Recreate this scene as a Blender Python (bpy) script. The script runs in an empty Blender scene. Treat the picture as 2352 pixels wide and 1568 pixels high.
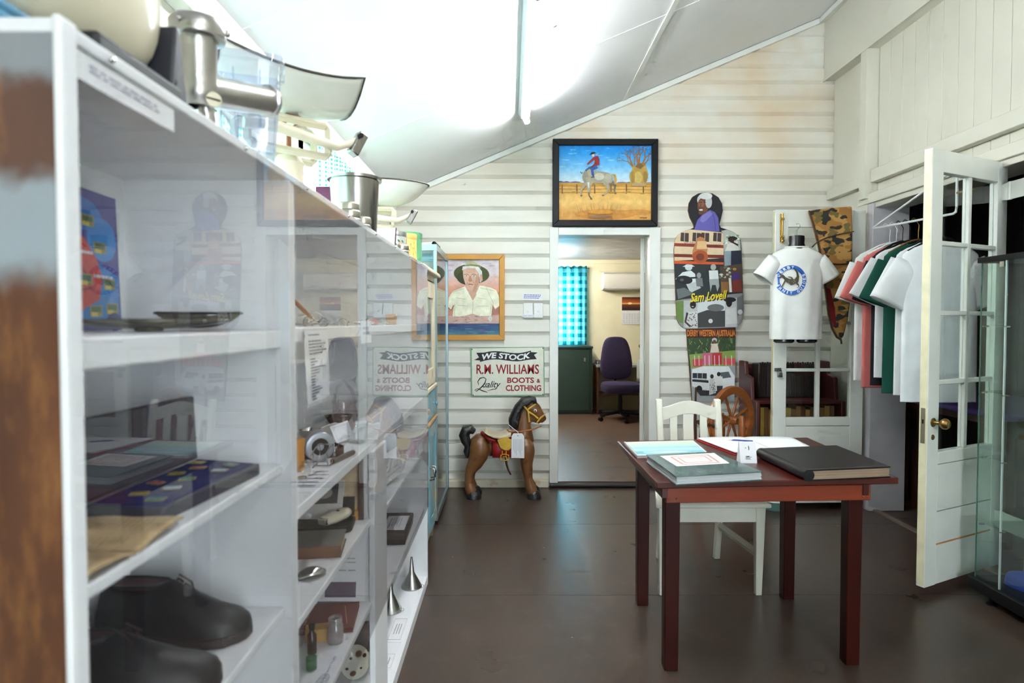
import bpy, bmesh, math, random
from mathutils import Matrix, Vector, noise as mnoise
from mathutils.geometry import tessellate_polygon
PI = math.pi
random.seed(7)
SC = bpy.context.scene
COL = SC.collection

# ------------------------------------------------------------------ camera
F_PX, CX, CY, CAM_H = 1450.0, 1176.0, 784.0, 1.33
PITCH, YAW = math.atan(44 / F_PX), math.atan(6 / F_PX)
cam_d = bpy.data.cameras.new('camera')
cam_d.sensor_width = 36.0
cam_d.lens = 36.0 * F_PX / 2352.0
cam_d.clip_start = 0.02
cam_d.dof.use_dof = True
cam_d.dof.focus_distance = 4.3
cam_d.dof.aperture_fstop = 4.0
cam = bpy.data.objects.new('camera', cam_d)
COL.objects.link(cam)
cam.location = (0, 0, CAM_H)
cam.rotation_euler = (PI / 2 - PITCH, 0, -YAW)
SC.camera = cam

# ------------------------------------------------------------------ world and exposure
world = bpy.data.worlds.new('world')
SC.world = world
world.use_nodes = True
bg = world.node_tree.nodes['Background']
bg.inputs[0].default_value = (0.80, 0.90, 1.0, 1)
bg.inputs[1].default_value = 7.0
SC.view_settings.view_transform = 'Standard'
SC.view_settings.look = 'None'
SC.view_settings.exposure = 1.22
SC.view_settings.gamma = 1.0
SC.view_settings.use_curve_mapping = False
SC.cycles.transparent_max_bounces = 14
SC.cycles.max_bounces = 5
SC.cycles.diffuse_bounces = 3
SC.cycles.use_adaptive_sampling = True
SC.cycles.adaptive_threshold = 0.15
SC.cycles.adaptive_min_samples = 14
SC.cycles.glossy_bounces = 2
SC.cycles.transmission_bounces = 2
SC.cycles.caustics_reflective = False
SC.cycles.caustics_refractive = False
SC.cycles.sample_clamp_indirect = 6.0
TUBE_POWER = 66.0      # emission strength of the lit fluorescent tubes


def portal(loc, rot, sx, sy):
    d = bpy.data.lights.new('daylight_portal', 'AREA')
    d.shape = 'RECTANGLE'; d.size = sx; d.size_y = sy
    d.cycles.is_portal = True
    o = bpy.data.objects.new('daylight_portal', d)
    o.location = loc; o.rotation_euler = rot
    COL.objects.link(o)
portal((-1.02, 1.9, 1.68), (0, -PI / 2, 0), 0.70, 1.4)
portal((-1.02, 3.42, 1.75), (0, -PI / 2, 0), 0.90, 1.0)
portal((1.72, -2.72, 1.4), (PI / 2, 0, 0), 1.6, 2.0)
portal((0.86, 9.42, 1.6), (-PI / 2, 0, 0), 1.0, 1.1)


# ------------------------------------------------------------------ pixel -> place (the photograph's camera)
def ray(px, py):
    x, y, z = (px - CX) / F_PX, 1.0, -(py - CY) / F_PX
    c, s = math.cos(PITCH), math.sin(PITCH)
    y, z = y * c + z * s, -y * s + z * c
    c, s = math.cos(YAW), math.sin(YAW)
    return Vector((x * c + y * s, -x * s + y * c, z))
def at(px, py, Y):
    r = ray(px, py); return Vector((0, 0, CAM_H)) + r * (Y / r.y)
def atx(px, py, X):
    r = ray(px, py); return Vector((0, 0, CAM_H)) + r * (X / r.x)
def atz(px, py, Z):
    r = ray(px, py); return Vector((0, 0, CAM_H)) + r * ((Z - CAM_H) / r.z)


# ------------------------------------------------------------------ colour and materials
def lin(c):
    c /= 255.0
    return c / 12.92 if c <= 0.04045 else ((c + 0.055) / 1.055) ** 2.4
def C(r, g, b):
    return (lin(r), lin(g), lin(b), 1.0)
MATS = {}
def nt(m):
    return m.node_tree.nodes, m.node_tree.links
def mat(name, col, rough=0.5, metal=0.0, var=0.08, vscale=6.0, bump=0.0, bscale=60.0, spec=0.5, col2=None, c2lo=0.55, c2hi=0.7, c2scale=5.0, stretch=(1, 1, 1), coat=0.0, rvar=0.0):
    """principled paint with procedural variation; col2 = worn patches of a second colour"""
    if name in MATS: return MATS[name]
    m = bpy.data.materials.new(name); m.use_nodes = True
    n, l = nt(m)
    b = n['Principled BSDF']
    b.inputs['Roughness'].default_value = rough
    b.inputs['Metallic'].default_value = metal
    b.inputs['Specular IOR Level'].default_value = spec
    b.inputs['Coat Weight'].default_value = coat
    tc = n.new('ShaderNodeTexCoord'); mp = n.new('ShaderNodeMapping')
    mp.inputs['Scale'].default_value = stretch
    l.new(tc.outputs['Object'], mp.inputs['Vector'])
    src = None
    if var > 0:
        nz = n.new('ShaderNodeTexNoise'); nz.inputs['Scale'].default_value = vscale; nz.inputs['Detail'].default_value = 5
        l.new(mp.outputs[0], nz.inputs['Vector'])
        mr = n.new('ShaderNodeMapRange'); mr.inputs[3].default_value = 1 - var; mr.inputs[4].default_value = 1 + var
        mr.inputs[1].default_value = 0.3; mr.inputs[2].default_value = 0.7
        l.new(nz.outputs[0], mr.inputs[0])
        mx = n.new('ShaderNodeMix'); mx.data_type = 'RGBA'; mx.blend_type = 'MULTIPLY'; mx.inputs[0].default_value = 1
        mx.inputs[6].default_value = col
        l.new(mr.outputs[0], mx.inputs[7]); src = mx.outputs[2]
        if rvar:
            m2 = n.new('ShaderNodeMapRange'); m2.inputs[3].default_value = rough - rvar; m2.inputs[4].default_value = rough + rvar
            l.new(nz.outputs[0], m2.inputs[0]); l.new(m2.outputs[0], b.inputs['Roughness'])
    if col2 is not None:
        n2 = n.new('ShaderNodeTexNoise'); n2.inputs['Scale'].default_value = c2scale; n2.inputs['Detail'].default_value = 8; n2.inputs['Roughness'].default_value = 0.65
        l.new(mp.outputs[0], n2.inputs['Vector'])
        mr2 = n.new('ShaderNodeMapRange'); mr2.inputs[1].default_value = c2lo; mr2.inputs[2].default_value = c2hi
        l.new(n2.outputs[0], mr2.inputs[0])
        m3 = n.new('ShaderNodeMix'); m3.data_type = 'RGBA'
        l.new(mr2.outputs[0], m3.inputs[0])
        if src is None: m3.inputs[6].default_value = col
        else: l.new(src, m3.inputs[6])
        m3.inputs[7].default_value = col2; src = m3.outputs[2]
    if src is None: b.inputs['Base Color'].default_value = col
    else: l.new(src, b.inputs['Base Color'])
    if bump > 0:
        nb = n.new('ShaderNodeTexNoise'); nb.inputs['Scale'].default_value = bscale; nb.inputs['Detail'].default_value = 4
        l.new(mp.outputs[0], nb.inputs['Vector'])
        bp = n.new('ShaderNodeBump'); bp.inputs['Strength'].default_value = bump; bp.inputs['Distance'].default_value = 0.01
        l.new(nb.outputs[0], bp.inputs['Height']); l.new(bp.outputs[0], b.inputs['Normal'])
    MATS[name] = m
    return m
def glass(name, tint=(1, 1, 1, 1), f0=0.045, rough=0.0, haze=0.0, hazecol=(0.8, 0.8, 0.85, 1), f90=1.0):
    """sheet glass: clear body with angle-dependent mirror reflection (same from every side); haze = dust film"""
    if name in MATS: return MATS[name]
    m = bpy.data.materials.new(name); m.use_nodes = True
    n, l = nt(m); n.remove(n['Principled BSDF'])
    geo = n.new('ShaderNodeNewGeometry')
    dt = n.new('ShaderNodeVectorMath'); dt.operation = 'DOT_PRODUCT'
    l.new(geo.outputs['Normal'], dt.inputs[0]); l.new(geo.outputs['Incoming'], dt.inputs[1])
    ab = n.new('ShaderNodeMath'); ab.operation = 'ABSOLUTE'; l.new(dt.outputs['Value'], ab.inputs[0])
    om = n.new('ShaderNodeMath'); om.operation = 'SUBTRACT'; om.inputs[0].default_value = 1; l.new(ab.outputs[0], om.inputs[1])
    pw = n.new('ShaderNodeMath'); pw.operation = 'POWER'; pw.inputs[1].default_value = 5; l.new(om.outputs[0], pw.inputs[0])
    ml = n.new('ShaderNodeMath'); ml.operation = 'MULTIPLY_ADD'; ml.inputs[1].default_value = f90 - f0; ml.inputs[2].default_value = f0
    l.new(pw.outputs[0], ml.inputs[0])
    tr = n.new('ShaderNodeBsdfTransparent'); tr.inputs[0].default_value = tint
    gl = n.new('ShaderNodeBsdfGlossy'); gl.inputs['Roughness'].default_value = rough
    mx = n.new('ShaderNodeMixShader')
    l.new(ml.outputs[0], mx.inputs[0])
    body = tr.outputs[0]
    if haze > 0:
        df = n.new('ShaderNodeBsdfDiffuse'); df.inputs[0].default_value = hazecol
        mh = n.new('ShaderNodeMixShader'); mh.inputs[0].default_value = haze
        l.new(tr.outputs[0], mh.inputs[1]); l.new(df.outputs[0], mh.inputs[2]); body = mh.outputs[0]
    l.new(body, mx.inputs[1]); l.new(gl.outputs[0], mx.inputs[2])
    l.new(mx.outputs[0], n['Material Output'].inputs[0])
    MATS[name] = m
    return m
def emit(name, col, st):
    if name in MATS: return MATS[name]
    m = bpy.data.materials.new(name); m.use_nodes = True
    b = m.node_tree.nodes['Principled BSDF']
    b.inputs['Base Color'].default_value = col
    b.inputs['Emission Color'].default_value = col; b.inputs['Emission Strength'].default_value = st
    MATS[name] = m
    return m
def print_mat(name, rough=0.5, var=0.05, vscale=40.0, spec=0.4):
    """flat print / paint: colour comes from the mesh colour attribute, broken up a little by noise"""
    if name in MATS: return MATS[name]
    m = bpy.data.materials.new(name); m.use_nodes = True
    n, l = nt(m); b = n['Principled BSDF']
    b.inputs['Roughness'].default_value = rough; b.inputs['Specular IOR Level'].default_value = spec
    at_ = n.new('ShaderNodeAttribute'); at_.attribute_name = 'Col'
    tc = n.new('ShaderNodeTexCoord')
    nz = n.new('ShaderNodeTexNoise'); nz.inputs['Scale'].default_value = vscale; nz.inputs['Detail'].default_value = 6
    l.new(tc.outputs['Object'], nz.inputs['Vector'])
    mr = n.new('ShaderNodeMapRange'); mr.inputs[1].default_value = 0.3; mr.inputs[2].default_value = 0.7
    mr.inputs[3].default_value = 1 - var; mr.inputs[4].default_value = 1 + var
    l.new(nz.outputs[0], mr.inputs[0])
    mx = n.new('ShaderNodeMix'); mx.data_type = 'RGBA'; mx.blend_type = 'MULTIPLY'; mx.inputs[0].default_value = 1
    l.new(at_.outputs['Color'], mx.inputs[6]); l.new(mr.outputs[0], mx.inputs[7])
    l.new(mx.outputs[2], b.inputs['Base Color'])
    MATS[name] = m
    return m


# ------------------------------------------------------------------ mesh builder
def rotz(a): return Matrix.Rotation(a, 4, 'Z')
def T(x, y, z): return Matrix.Translation((x, y, z))
FACE_CAM = Matrix(((1, 0, 0, 0), (0, 0, -1, 0), (0, 1, 0, 0), (0, 0, 0, 1)))   # local x->X, y->Z, z->-Y
FACE_RIGHT = Matrix(((0, 0, 1, 0), (1, 0, 0, 0), (0, 1, 0, 0), (0, 0, 0, 1)))  # local x->Y, y->Z, z->+X
class MB:
    def __init__(s, xf=None):
        s.v = []; s.f = []; s.c = []; s.xf = xf or Matrix.Identity(4)
    def add(s, vs, fs, xf=None):
        k = len(s.v); m = s.xf @ xf if xf is not None else s.xf
        s.v += [tuple(m @ Vector(p)) for p in vs]
        s.f += [tuple(i + k for i in q) for q in fs]
        return s
    def box(s, x0, y0, z0, x1, y1, z1, xf=None):
        vs = [(x0, y0, z0), (x1, y0, z0), (x1, y1, z0), (x0, y1, z0), (x0, y0, z1), (x1, y0, z1), (x1, y1, z1), (x0, y1, z1)]
        return s.add(vs, [(0, 3, 2, 1), (4, 5, 6, 7), (0, 1, 5, 4), (1, 2, 6, 5), (2, 3, 7, 6), (3, 0, 4, 7)], xf)
    def prism(s, poly, h, xf=None):
        n = len(poly)
        a = sum(poly[i][0] * poly[(i + 1) % n][1] - poly[(i + 1) % n][0] * poly[i][1] for i in range(n))
        if a < 0: poly = poly[::-1]
        vs = [(p[0], p[1], 0) for p in poly] + [(p[0], p[1], h) for p in poly]
        tri = tessellate_polygon([[Vector((p[0], p[1], 0)) for p in poly]])
        fs = []
        for t in tri:
            x = [poly[i] for i in t]
            ar = (x[1][0] - x[0][0]) * (x[2][1] - x[0][1]) - (x[2][0] - x[0][0]) * (x[1][1] - x[0][1])
            q = tuple(t) if ar > 0 else tuple(reversed(t))
            fs.append(tuple(i + n for i in q)); fs.append(tuple(reversed(q)))
        fs += [(i, (i + 1) % n, n + (i + 1) % n, n + i) for i in range(n)]
        return s.add(vs, fs, xf)
    def loft(s, rings, closed=True, cap=True, xf=None):
        n = len(rings[0]); vs = [p for r in rings for p in r]; fs = []
        for i in range(len(rings) - 1):
            for j in range(n if closed else n - 1):
                a, b = i * n + j, i * n + (j + 1) % n
                fs.append((a, b, b + n, a + n))
        if cap and closed:
            fs.append(tuple(range(n - 1, -1, -1))); k = (len(rings) - 1) * n
            fs.append(tuple(range(k, k + n)))
        return s.add(vs, fs, xf)
    def tube(s, pts, r, n=10, flat=1.0, closed=False, up=(0, 0, 1), xf=None):
        pts = [Vector(p) for p in pts]; m = len(pts)
        rs = r if isinstance(r, (list, tuple)) else [r] * m
        rings = []
        for i, p in enumerate(pts):
            if closed: d = pts[(i + 1) % m] - pts[i - 1]
            else: d = pts[min(i + 1, m - 1)] - pts[max(i - 1, 0)]
            d.normalize()
            u = Vector(up)
            if abs(u.dot(d)) > 0.93: u = Vector((1, 0, 0)) if abs(d.x) < 0.9 else Vector((0, 1, 0))
            a = d.cross(u).normalized(); b = a.cross(d).normalized()
            rr = rs[i]; ra, rb = (rr, rr * flat) if not isinstance(rr, (tuple, list)) else rr
            rings.append([tuple(p + a * (ra * math.cos(t)) + b * (rb * math.sin(t))) for t in [2 * PI * k / n for k in range(n)]])
        if closed: return s.loft(rings + [rings[0]], cap=False, xf=xf)
        return s.loft(rings, xf=xf)
    def cyl(s, p0, p1, r0, r1=None, n=16, xf=None):
        return s.tube([p0, p1], [r0, r0 if r1 is None else r1], n, xf=xf)
    def lathe(s, prof, n=24, xf=None, arc=2 * PI):
        full = abs(arc - 2 * PI) < 1e-6
        rings = [[(r * math.cos(t), r * math.sin(t), z) for t in [arc * k / (n if full else n - 1) for k in range(n)]] for r, z in prof]
        return s.loft(rings, closed=full, cap=False, xf=xf)
    def ball(s, c, r, nu=14, nv=9, xf=None):
        r = r if isinstance(r, (tuple, list)) else (r, r, r)
        vs = [(c[0], c[1], c[2] - r[2])]; fs = []
        for i in range(1, nv):
            p = PI * i / nv
            for k in range(nu):
                t = 2 * PI * k / nu
                vs.append((c[0] + r[0] * math.sin(p) * math.cos(t), c[1] + r[1] * math.sin(p) * math.sin(t), c[2] - r[2] * math.cos(p)))
        vs.append((c[0], c[1], c[2] + r[2])); L = len(vs) - 1
        for k in range(nu):
            fs.append((0, 1 + (k + 1) % nu, 1 + k)); b = 1 + (nv - 2) * nu
            fs.append((L, b + k, b + (k + 1) % nu))
            for i in range(nv - 2):
                a = 1 + i * nu
                fs.append((a + k, a + (k + 1) % nu, a + nu + (k + 1) % nu, a + nu + k))
        return s.add(vs, fs, xf)
    def grid(s, fn, nu, nv, xf=None, wrap=False):
        vs = [fn(i / (nu - 1), j / (nv - 1)) for j in range(nv) for i in range(nu)]
        fs = [(j * nu + i, j * nu + i + 1, (j + 1) * nu + i + 1, (j + 1) * nu + i) for j in range(nv - 1) for i in range(nu - 1)]
        return s.add(vs, fs, xf)
    def build(s, name, m, parent=None, bevel=0.0, smooth=40, world=False, solid=0.0, sub=0, seg=2):
        me = bpy.data.meshes.new(name); me.from_pydata(s.v, [], s.f); me.update()
        if s.c:
            ca = me.color_attributes.new('Col', 'FLOAT_COLOR', 'POINT')
            ca.data.foreach_set('color', [x for q in s.c for x in q])
        if smooth:
            me.polygons.foreach_set('use_smooth', [True] * len(me.polygons))
            me.set_sharp_from_angle(angle=math.radians(smooth))
        me.materials.append(m)
        o = bpy.data.objects.new(name, me); COL.objects.link(o)
        if solid:
            md = o.modifiers.new('solid', 'SOLIDIFY'); md.thickness = abs(solid); md.offset = 1 if solid > 0 else -1
        if bevel:
            md = o.modifiers.new('bevel', 'BEVEL'); md.width = bevel; md.segments = seg; md.limit_method = 'ANGLE'; md.angle_limit = math.radians(40)
        if sub:
            md = o.modifiers.new('sub', 'SUBSURF'); md.levels = sub; md.render_levels = sub
        if parent is not None: attach(o, parent, world)
        return o
def attach(o, parent, world=False):
    o.parent = parent
    if world and parent.parent is None: o.matrix_parent_inverse = parent.matrix_basis.inverted()
def tag(o, label, cat, group=None, kind=None):
    o['label'] = label; o['category'] = cat
    if group: o['group'] = group
    if kind: o['kind'] = kind
    return o
def thing(name, label, cat, loc=(0, 0, 0), rz=0.0, group=None, rot=None):
    o = bpy.data.objects.new(name, None); o.empty_display_size = 0.05
    COL.objects.link(o); o.location = loc; o.rotation_euler = rot if rot else (0, 0, rz)
    return tag(o, label, cat, group)
def struct(o):
    o['kind'] = 'structure'; return o
def box(name, m, b, parent=None, bevel=0.0, world=False):
    return MB().box(*b).build(name, m, parent, bevel, world=world)


# ------------------------------------------------------------------ flat prints: layered colour shapes on a plane
_TXT = {}
def text_shape(txt, bold=0.0, shear=0.0):
    k = (txt, bold, shear)
    if k not in _TXT:
        cu = bpy.data.curves.new('lettering', 'FONT'); cu.body = txt; cu.size = 1; cu.offset = bold; cu.shear = shear; cu.resolution_u = 3
        o = bpy.data.objects.new('lettering', cu); COL.objects.link(o)
        bpy.context.view_layer.update()
        e = o.evaluated_get(bpy.context.evaluated_depsgraph_get()); me = e.to_mesh()
        vs = [(q.co.x, q.co.y) for q in me.vertices]; fs = [tuple(p.vertices) for p in me.polygons]
        e.to_mesh_clear(); bpy.data.objects.remove(o); bpy.data.curves.remove(cu)
        x0, x1 = min(q[0] for q in vs), max(q[0] for q in vs); y0, y1 = min(q[1] for q in vs), max(q[1] for q in vs)
        _TXT[k] = ([((q[0] - x0) / (x1 - x0), (q[1] - y0) / (y1 - y0)) for q in vs], fs)
    return _TXT[k]
class Pic:
    """shapes drawn in picture coordinates; fn maps (u, v) to a 3-D point, nrm is the direction the print faces"""
    def __init__(s, fn, nrm, step=0.00004, base=0.0):
        s.fn = fn; s.n = Vector(nrm); s.step = step; s.k = 0; s.base = base; s.mb = MB()
    def _put(s, pts, fs, col):
        s.k += 1; off = s.n * (s.base + s.step * s.k); k0 = len(s.mb.v)
        pos = [Vector(s.fn(*p)) + off for p in pts]
        for q in fs:
            nn = (pos[q[1]] - pos[q[0]]).cross(pos[q[2]] - pos[q[0]])
            s.mb.f.append(tuple(i + k0 for i in (q if nn.dot(s.n) > 0 else reversed(q))))
        s.mb.v += [tuple(p) for p in pos]
        if callable(col): s.mb.c += [C(*col(*p)) for p in pts]
        elif isinstance(col[0], (tuple, list)): s.mb.c += [C(*c) for c in col]
        else: s.mb.c += [C(*col)] * len(pts)
    def poly(s, pts, col):
        tri = tessellate_polygon([[Vector((p[0], p[1], 0)) for p in pts]])
        s._put(pts, [tuple(t) for t in tri], col); return s
    def rect(s, x0, y0, x1, y1, col):
        s._put([(x0, y0), (x1, y0), (x1, y1), (x0, y1)], [(0, 1, 2, 3)], col); return s
    def vgrad(s, x0, y0, x1, y1, stops):
        """stops: [(v, colour)] from top to bottom"""
        pts, cs, fs = [], [], []
        for i, (t, c) in enumerate(stops):
            y = y0 + (y1 - y0) * t; pts += [(x0, y), (x1, y)]; cs += [c, c]
            if i: fs.append((2 * i - 2, 2 * i - 1, 2 * i + 1, 2 * i))
        s._put(pts, fs, cs); return s
    def ell(s, cx, cy, rx, ry, col, n=20, a=0.0, a0=0.0, a1=2 * PI):
        ca, sa = math.cos(a), math.sin(a); full = a1 - a0 > 6.28; q = []
        for k in range(n if full else n + 1):
            t = a0 + (a1 - a0) * k / n; x, y = rx * math.cos(t), ry * math.sin(t)
            q.append((cx + x * ca - y * sa, cy + x * sa + y * ca))
        s._put(q + [(cx, cy)], [(k, (k + 1) % n if full else k + 1, len(q)) for k in range(n)], col); return s
    def line(s, pts, w, col):
        w = w if isinstance(w, (list, tuple)) else [w] * len(pts); L, R = [], []
        for i, p in enumerate(pts):
            a, b = pts[max(i - 1, 0)], pts[min(i + 1, len(pts) - 1)]
            dx, dy = b[0] - a[0], b[1] - a[1]; d = math.hypot(dx, dy) or 1
            ox, oy = -dy / d * w[i] / 2, dx / d * w[i] / 2
            L.append((p[0] + ox, p[1] + oy)); R.append((p[0] - ox, p[1] - oy))
        n = len(pts)
        s._put(L + R, [(i, i + 1, n + i + 1, n + i) for i in range(n - 1)], col); return s
    def text(s, txt, x0, y0, x1, y1, col, bold=0.0, shear=0.0, warp=None):
        """fit the words into the box x0..x1, y0 (top) .. y1 (bottom)"""
        vs, fs = text_shape(txt, bold, shear)
        pts = [(x0 + (x1 - x0) * u, y1 + (y0 - y1) * v) for u, v in vs]
        if warp: pts = [warp(*p) for p in pts]
        s._put(pts, fs, col); return s
    def words(s, x0, y0, x1, y1, rows, col, fill=0.55, seed=1, vertical=False):
        """lines too small to read: broken strokes"""
        r = random.Random(seed); h = (y1 - y0) / rows
        for i in range(rows):
            x = x0; end = x0 + (x1 - x0) * r.uniform(0.55, 1.0); y = y0 + h * i
            while x < end:
                w = (x1 - x0) * r.uniform(0.05, 0.16)
                s.rect(x, y, min(x + w, x1), y + h * fill, col); x += w + (x1 - x0) * 0.025
        return s
    def build(s, name, m, parent=None, world=True):
        return s.mb.build(name, m, parent, smooth=0, world=world)
def crop(ox, oy, sc, Y):
    return lambda u, v: at(ox + u / sc, oy + v / sc, Y)

# ------------------------------------------------------------------ setting: materials
def board_mat(name, base, stain, zlo, zhi):
    """painted weatherboard; brown water stains grow towards the roof"""
    m = mat(name, base, rough=0.42, var=0.05, vscale=3.0, bump=0.06, bscale=25, stretch=(0.5, 1, 4))
    n, l = nt(m); b = n['Principled BSDF']
    src = b.inputs['Base Color'].links[0].from_socket
    geo = n.new('ShaderNodeNewGeometry'); sp = n.new('ShaderNodeSeparateXYZ'); l.new(geo.outputs['Position'], sp.inputs[0])
    mr = n.new('ShaderNodeMapRange'); mr.inputs[1].default_value = zlo; mr.inputs[2].default_value = zhi
    mr.inputs[3].default_value = 0.0; mr.inputs[4].default_value = 1.0
    l.new(sp.outputs[2], mr.inputs[0])
    nz = n.new('ShaderNodeTexNoise'); nz.inputs['Scale'].default_value = 2.2; nz.inputs['Detail'].default_value = 5
    l.new(geo.outputs['Position'], nz.inputs['Vector'])
    m2 = n.new('ShaderNodeMapRange'); m2.inputs[1].default_value = 0.30; m2.inputs[2].default_value = 0.75
    l.new(nz.outputs[0], m2.inputs[0])
    mu = n.new('ShaderNodeMath'); mu.operation = 'MULTIPLY'; l.new(mr.outputs[0], mu.inputs[0]); l.new(m2.outputs[0], mu.inputs[1])
    mx = n.new('ShaderNodeMix'); mx.data_type = 'RGBA'; l.new(mu.outputs[0], mx.inputs[0]); l.new(src, mx.inputs[6]); mx.inputs[7].default_value = stain
    l.new(mx.outputs[2], b.inputs['Base Color'])
    return m
WHITE_BOARD = board_mat('cream_weatherboard_paint', C(236, 233, 223), C(224, 188, 140), 1.9, 3.5)
WHITE_TRIM = mat('white_trim_paint', C(236, 236, 230), rough=0.35, var=0.04, vscale=5)
CREAM_WALL = mat('cream_gloss_wall_paint', C(218, 214, 199), rough=0.36, var=0.04, vscale=2.5)
CEIL = mat('ceiling_white_paint', C(246, 246, 247), rough=0.45, var=0.03, vscale=2)
WHITE_SHELF = mat('white_cabinet_paint', C(236, 236, 238), rough=0.4, var=0.03, vscale=6, bump=0.04, bscale=40)
FLOORM = mat('brown_painted_floor', C(68, 54, 46), rough=0.30, var=0.16, vscale=3.5, bump=0.05, bscale=90, col2=C(86, 71, 61), c2lo=0.56, c2hi=0.75, c2scale=7, spec=0.55, rvar=0.08)
n_, l_ = nt(FLOORM)   # paint chips and scuffs
vo = n_.new('ShaderNodeTexVoronoi'); vo.inputs['Scale'].default_value = 4.2
g_ = n_.new('ShaderNodeNewGeometry'); l_.new(g_.outputs['Position'], vo.inputs['Vector'])
lt = n_.new('ShaderNodeMath'); lt.operation = 'LESS_THAN'; lt.inputs[1].default_value = 0.022; l_.new(vo.outputs['Distance'], lt.inputs[0])
mxf = n_.new('ShaderNodeMix'); mxf.data_type = 'RGBA'; l_.new(lt.outputs[0], mxf.inputs[0])
bf = n_['Principled BSDF']; l_.new(bf.inputs['Base Color'].links[0].from_socket, mxf.inputs[6]); mxf.inputs[7].default_value = C(168, 158, 146)
l_.new(mxf.outputs[2], bf.inputs['Base Color'])
BACKFLOOR = mat('worn_brown_vinyl', C(92, 70, 56), rough=0.4, var=0.15, vscale=3, col2=C(60, 46, 38), c2scale=4)
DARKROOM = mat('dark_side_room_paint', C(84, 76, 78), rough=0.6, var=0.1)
BLACKRUB = mat('black_rubber_edge', C(35, 30, 28), rough=0.5)
CREAM_BACK = mat('cream_office_wall', C(228, 220, 190), rough=0.6, var=0.04)
GLASS = glass('window_glass', (0.97, 0.99, 0.98, 1))
ACRYL = glass('acrylic_sheet', (0.985, 0.985, 0.99, 1), f0=0.05, haze=0.007, hazecol=(0.75, 0.76, 0.85, 1), f90=0.8)

def cz(x): return 2.708 + 0.4175 * x      # height of the sloping ceiling
XL, XR, YB, YF = -0.95, 2.60, 5.10, -2.6

def holed(u0, u1, v0, v1, holes):
    """cells (u0,v0,u1,v1) of a wall rectangle that are not in a hole"""
    us = sorted({u0, u1} | {h[0] for h in holes} | {h[2] for h in holes}); vs = sorted({v0, v1} | {h[1] for h in holes} | {h[3] for h in holes})
    out = []
    for a, b in zip(us, us[1:]):
        for c, d in zip(vs, vs[1:]):
            mu, mv = (a + b) / 2, (c + d) / 2
            if not any(h[0] < mu < h[2] and h[1] < mv < h[3] for h in holes): out.append((a, c, b, d))
    return out

# floor: a slab with sheets laid on it, open joints between
floor = struct(box('floor', FLOORM, (-1.05, YF - 0.1, -0.06, 2.78, YB + 0.1, -0.004)))
ys = [YF, -1.22, -0.14, 0.94, 2.02, 3.04, 4.12, 5.10]
for a, b in zip(ys, ys[1:]):
    box('floor_sheet', FLOORM, (XL, a + 0.0015, -0.004, 2.60, b - 0.0015, 0.0), floor)
struct(box('trim_1', mat('worn_threshold', C(120, 105, 92), rough=0.5), (2.565, 3.06, 0.0, 2.60, 4.42, 0.012)))

# back wall: core with the doorway, each weatherboard its own board
DX0, DX1, DZ = 0.385, 1.125, 2.03
wb = MB()
for a, c, b, d in holed(-1.05, 2.78, 0.0, 2.25, [(DX0, -1, DX1, DZ)]):
    wb.box(a, 5.10, c, b, 5.20, d)
wb.prism([(-1.05, 2.25), (2.78, 2.25), (2.78, cz(2.78)), (-1.05, cz(-1.05))], 0.10, T(0, 5.20, 0) @ FACE_CAM)
wall_back = struct(wb.build('wall_back', WHITE_BOARD))
def weatherboard(xa, xb, z0, h=0.1248):
    pr = [(5.10, z0 + 0.001), (5.0945, z0 + 0.002), (5.072, z0 + 0.030), (5.072, z0 + h - 0.003), (5.10, z0 + h - 0.003)]
    mb = MB(); n = len(pr)
    mb.add([(xa, p[0], p[1]) for p in pr] + [(xb, p[0], p[1]) for p in pr],
           [tuple(range(n)), tuple(range(2 * n - 1, n - 1, -1))] + [(i, i + n, (i + 1) % n + n, (i + 1) % n) for i in range(n)])
    o = mb.build('weatherboard', WHITE_BOARD, wall_back, smooth=0)
    return o
k = 0
while True:
    z0 = 0.104 + 0.1248 * k
    if z0 > 3.78: break
    if z0 < 2.05:
        weatherboard(-0.95, 0.322, z0); weatherboard(1.205, 2.60, z0)
    else:
        weatherboard(max(-0.95, (z0 - 2.70) / 0.4175), 2.60, z0, min(0.1248, cz(2.6) - z0))
    k += 1
bb = MB().box(-0.95, 5.035, 0.0, 0.315, 5.099, 0.062).build('baseboard_back', mat('worn_cream_skirting', C(232, 222, 198), rough=0.5, col2=C(196, 168, 130), c2scale=9), bevel=0.008)
struct(bb)
struct(MB().box(1.21, 5.035, 0, 2.60, 5.099, 0.062).build('baseboard_back_2', MATS['worn_cream_skirting'], bevel=0.008))
# doorway to the office: casing, lining, vinyl lip
dc = struct(box('trim_2', WHITE_TRIM, (0.322, 5.045, 0.035, 0.391, 5.226, 2.085), bevel=0.004))
struct(box('trim_3', WHITE_TRIM, (1.119, 5.045, 0.035, 1.205, 5.226, 2.085), bevel=0.004))
struct(box('trim_4', WHITE_TRIM, (0.391, 5.046, 2.024, 1.119, 5.226, 2.084), bevel=0.004))
struct(MB().tube([(0.33, 5.05, 0.018), (0.6, 5.045, 0.019), (0.9, 5.05, 0.018), (1.20, 5.047, 0.018)], 0.019, 10).build('trim_5', BLACKRUB))

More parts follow.
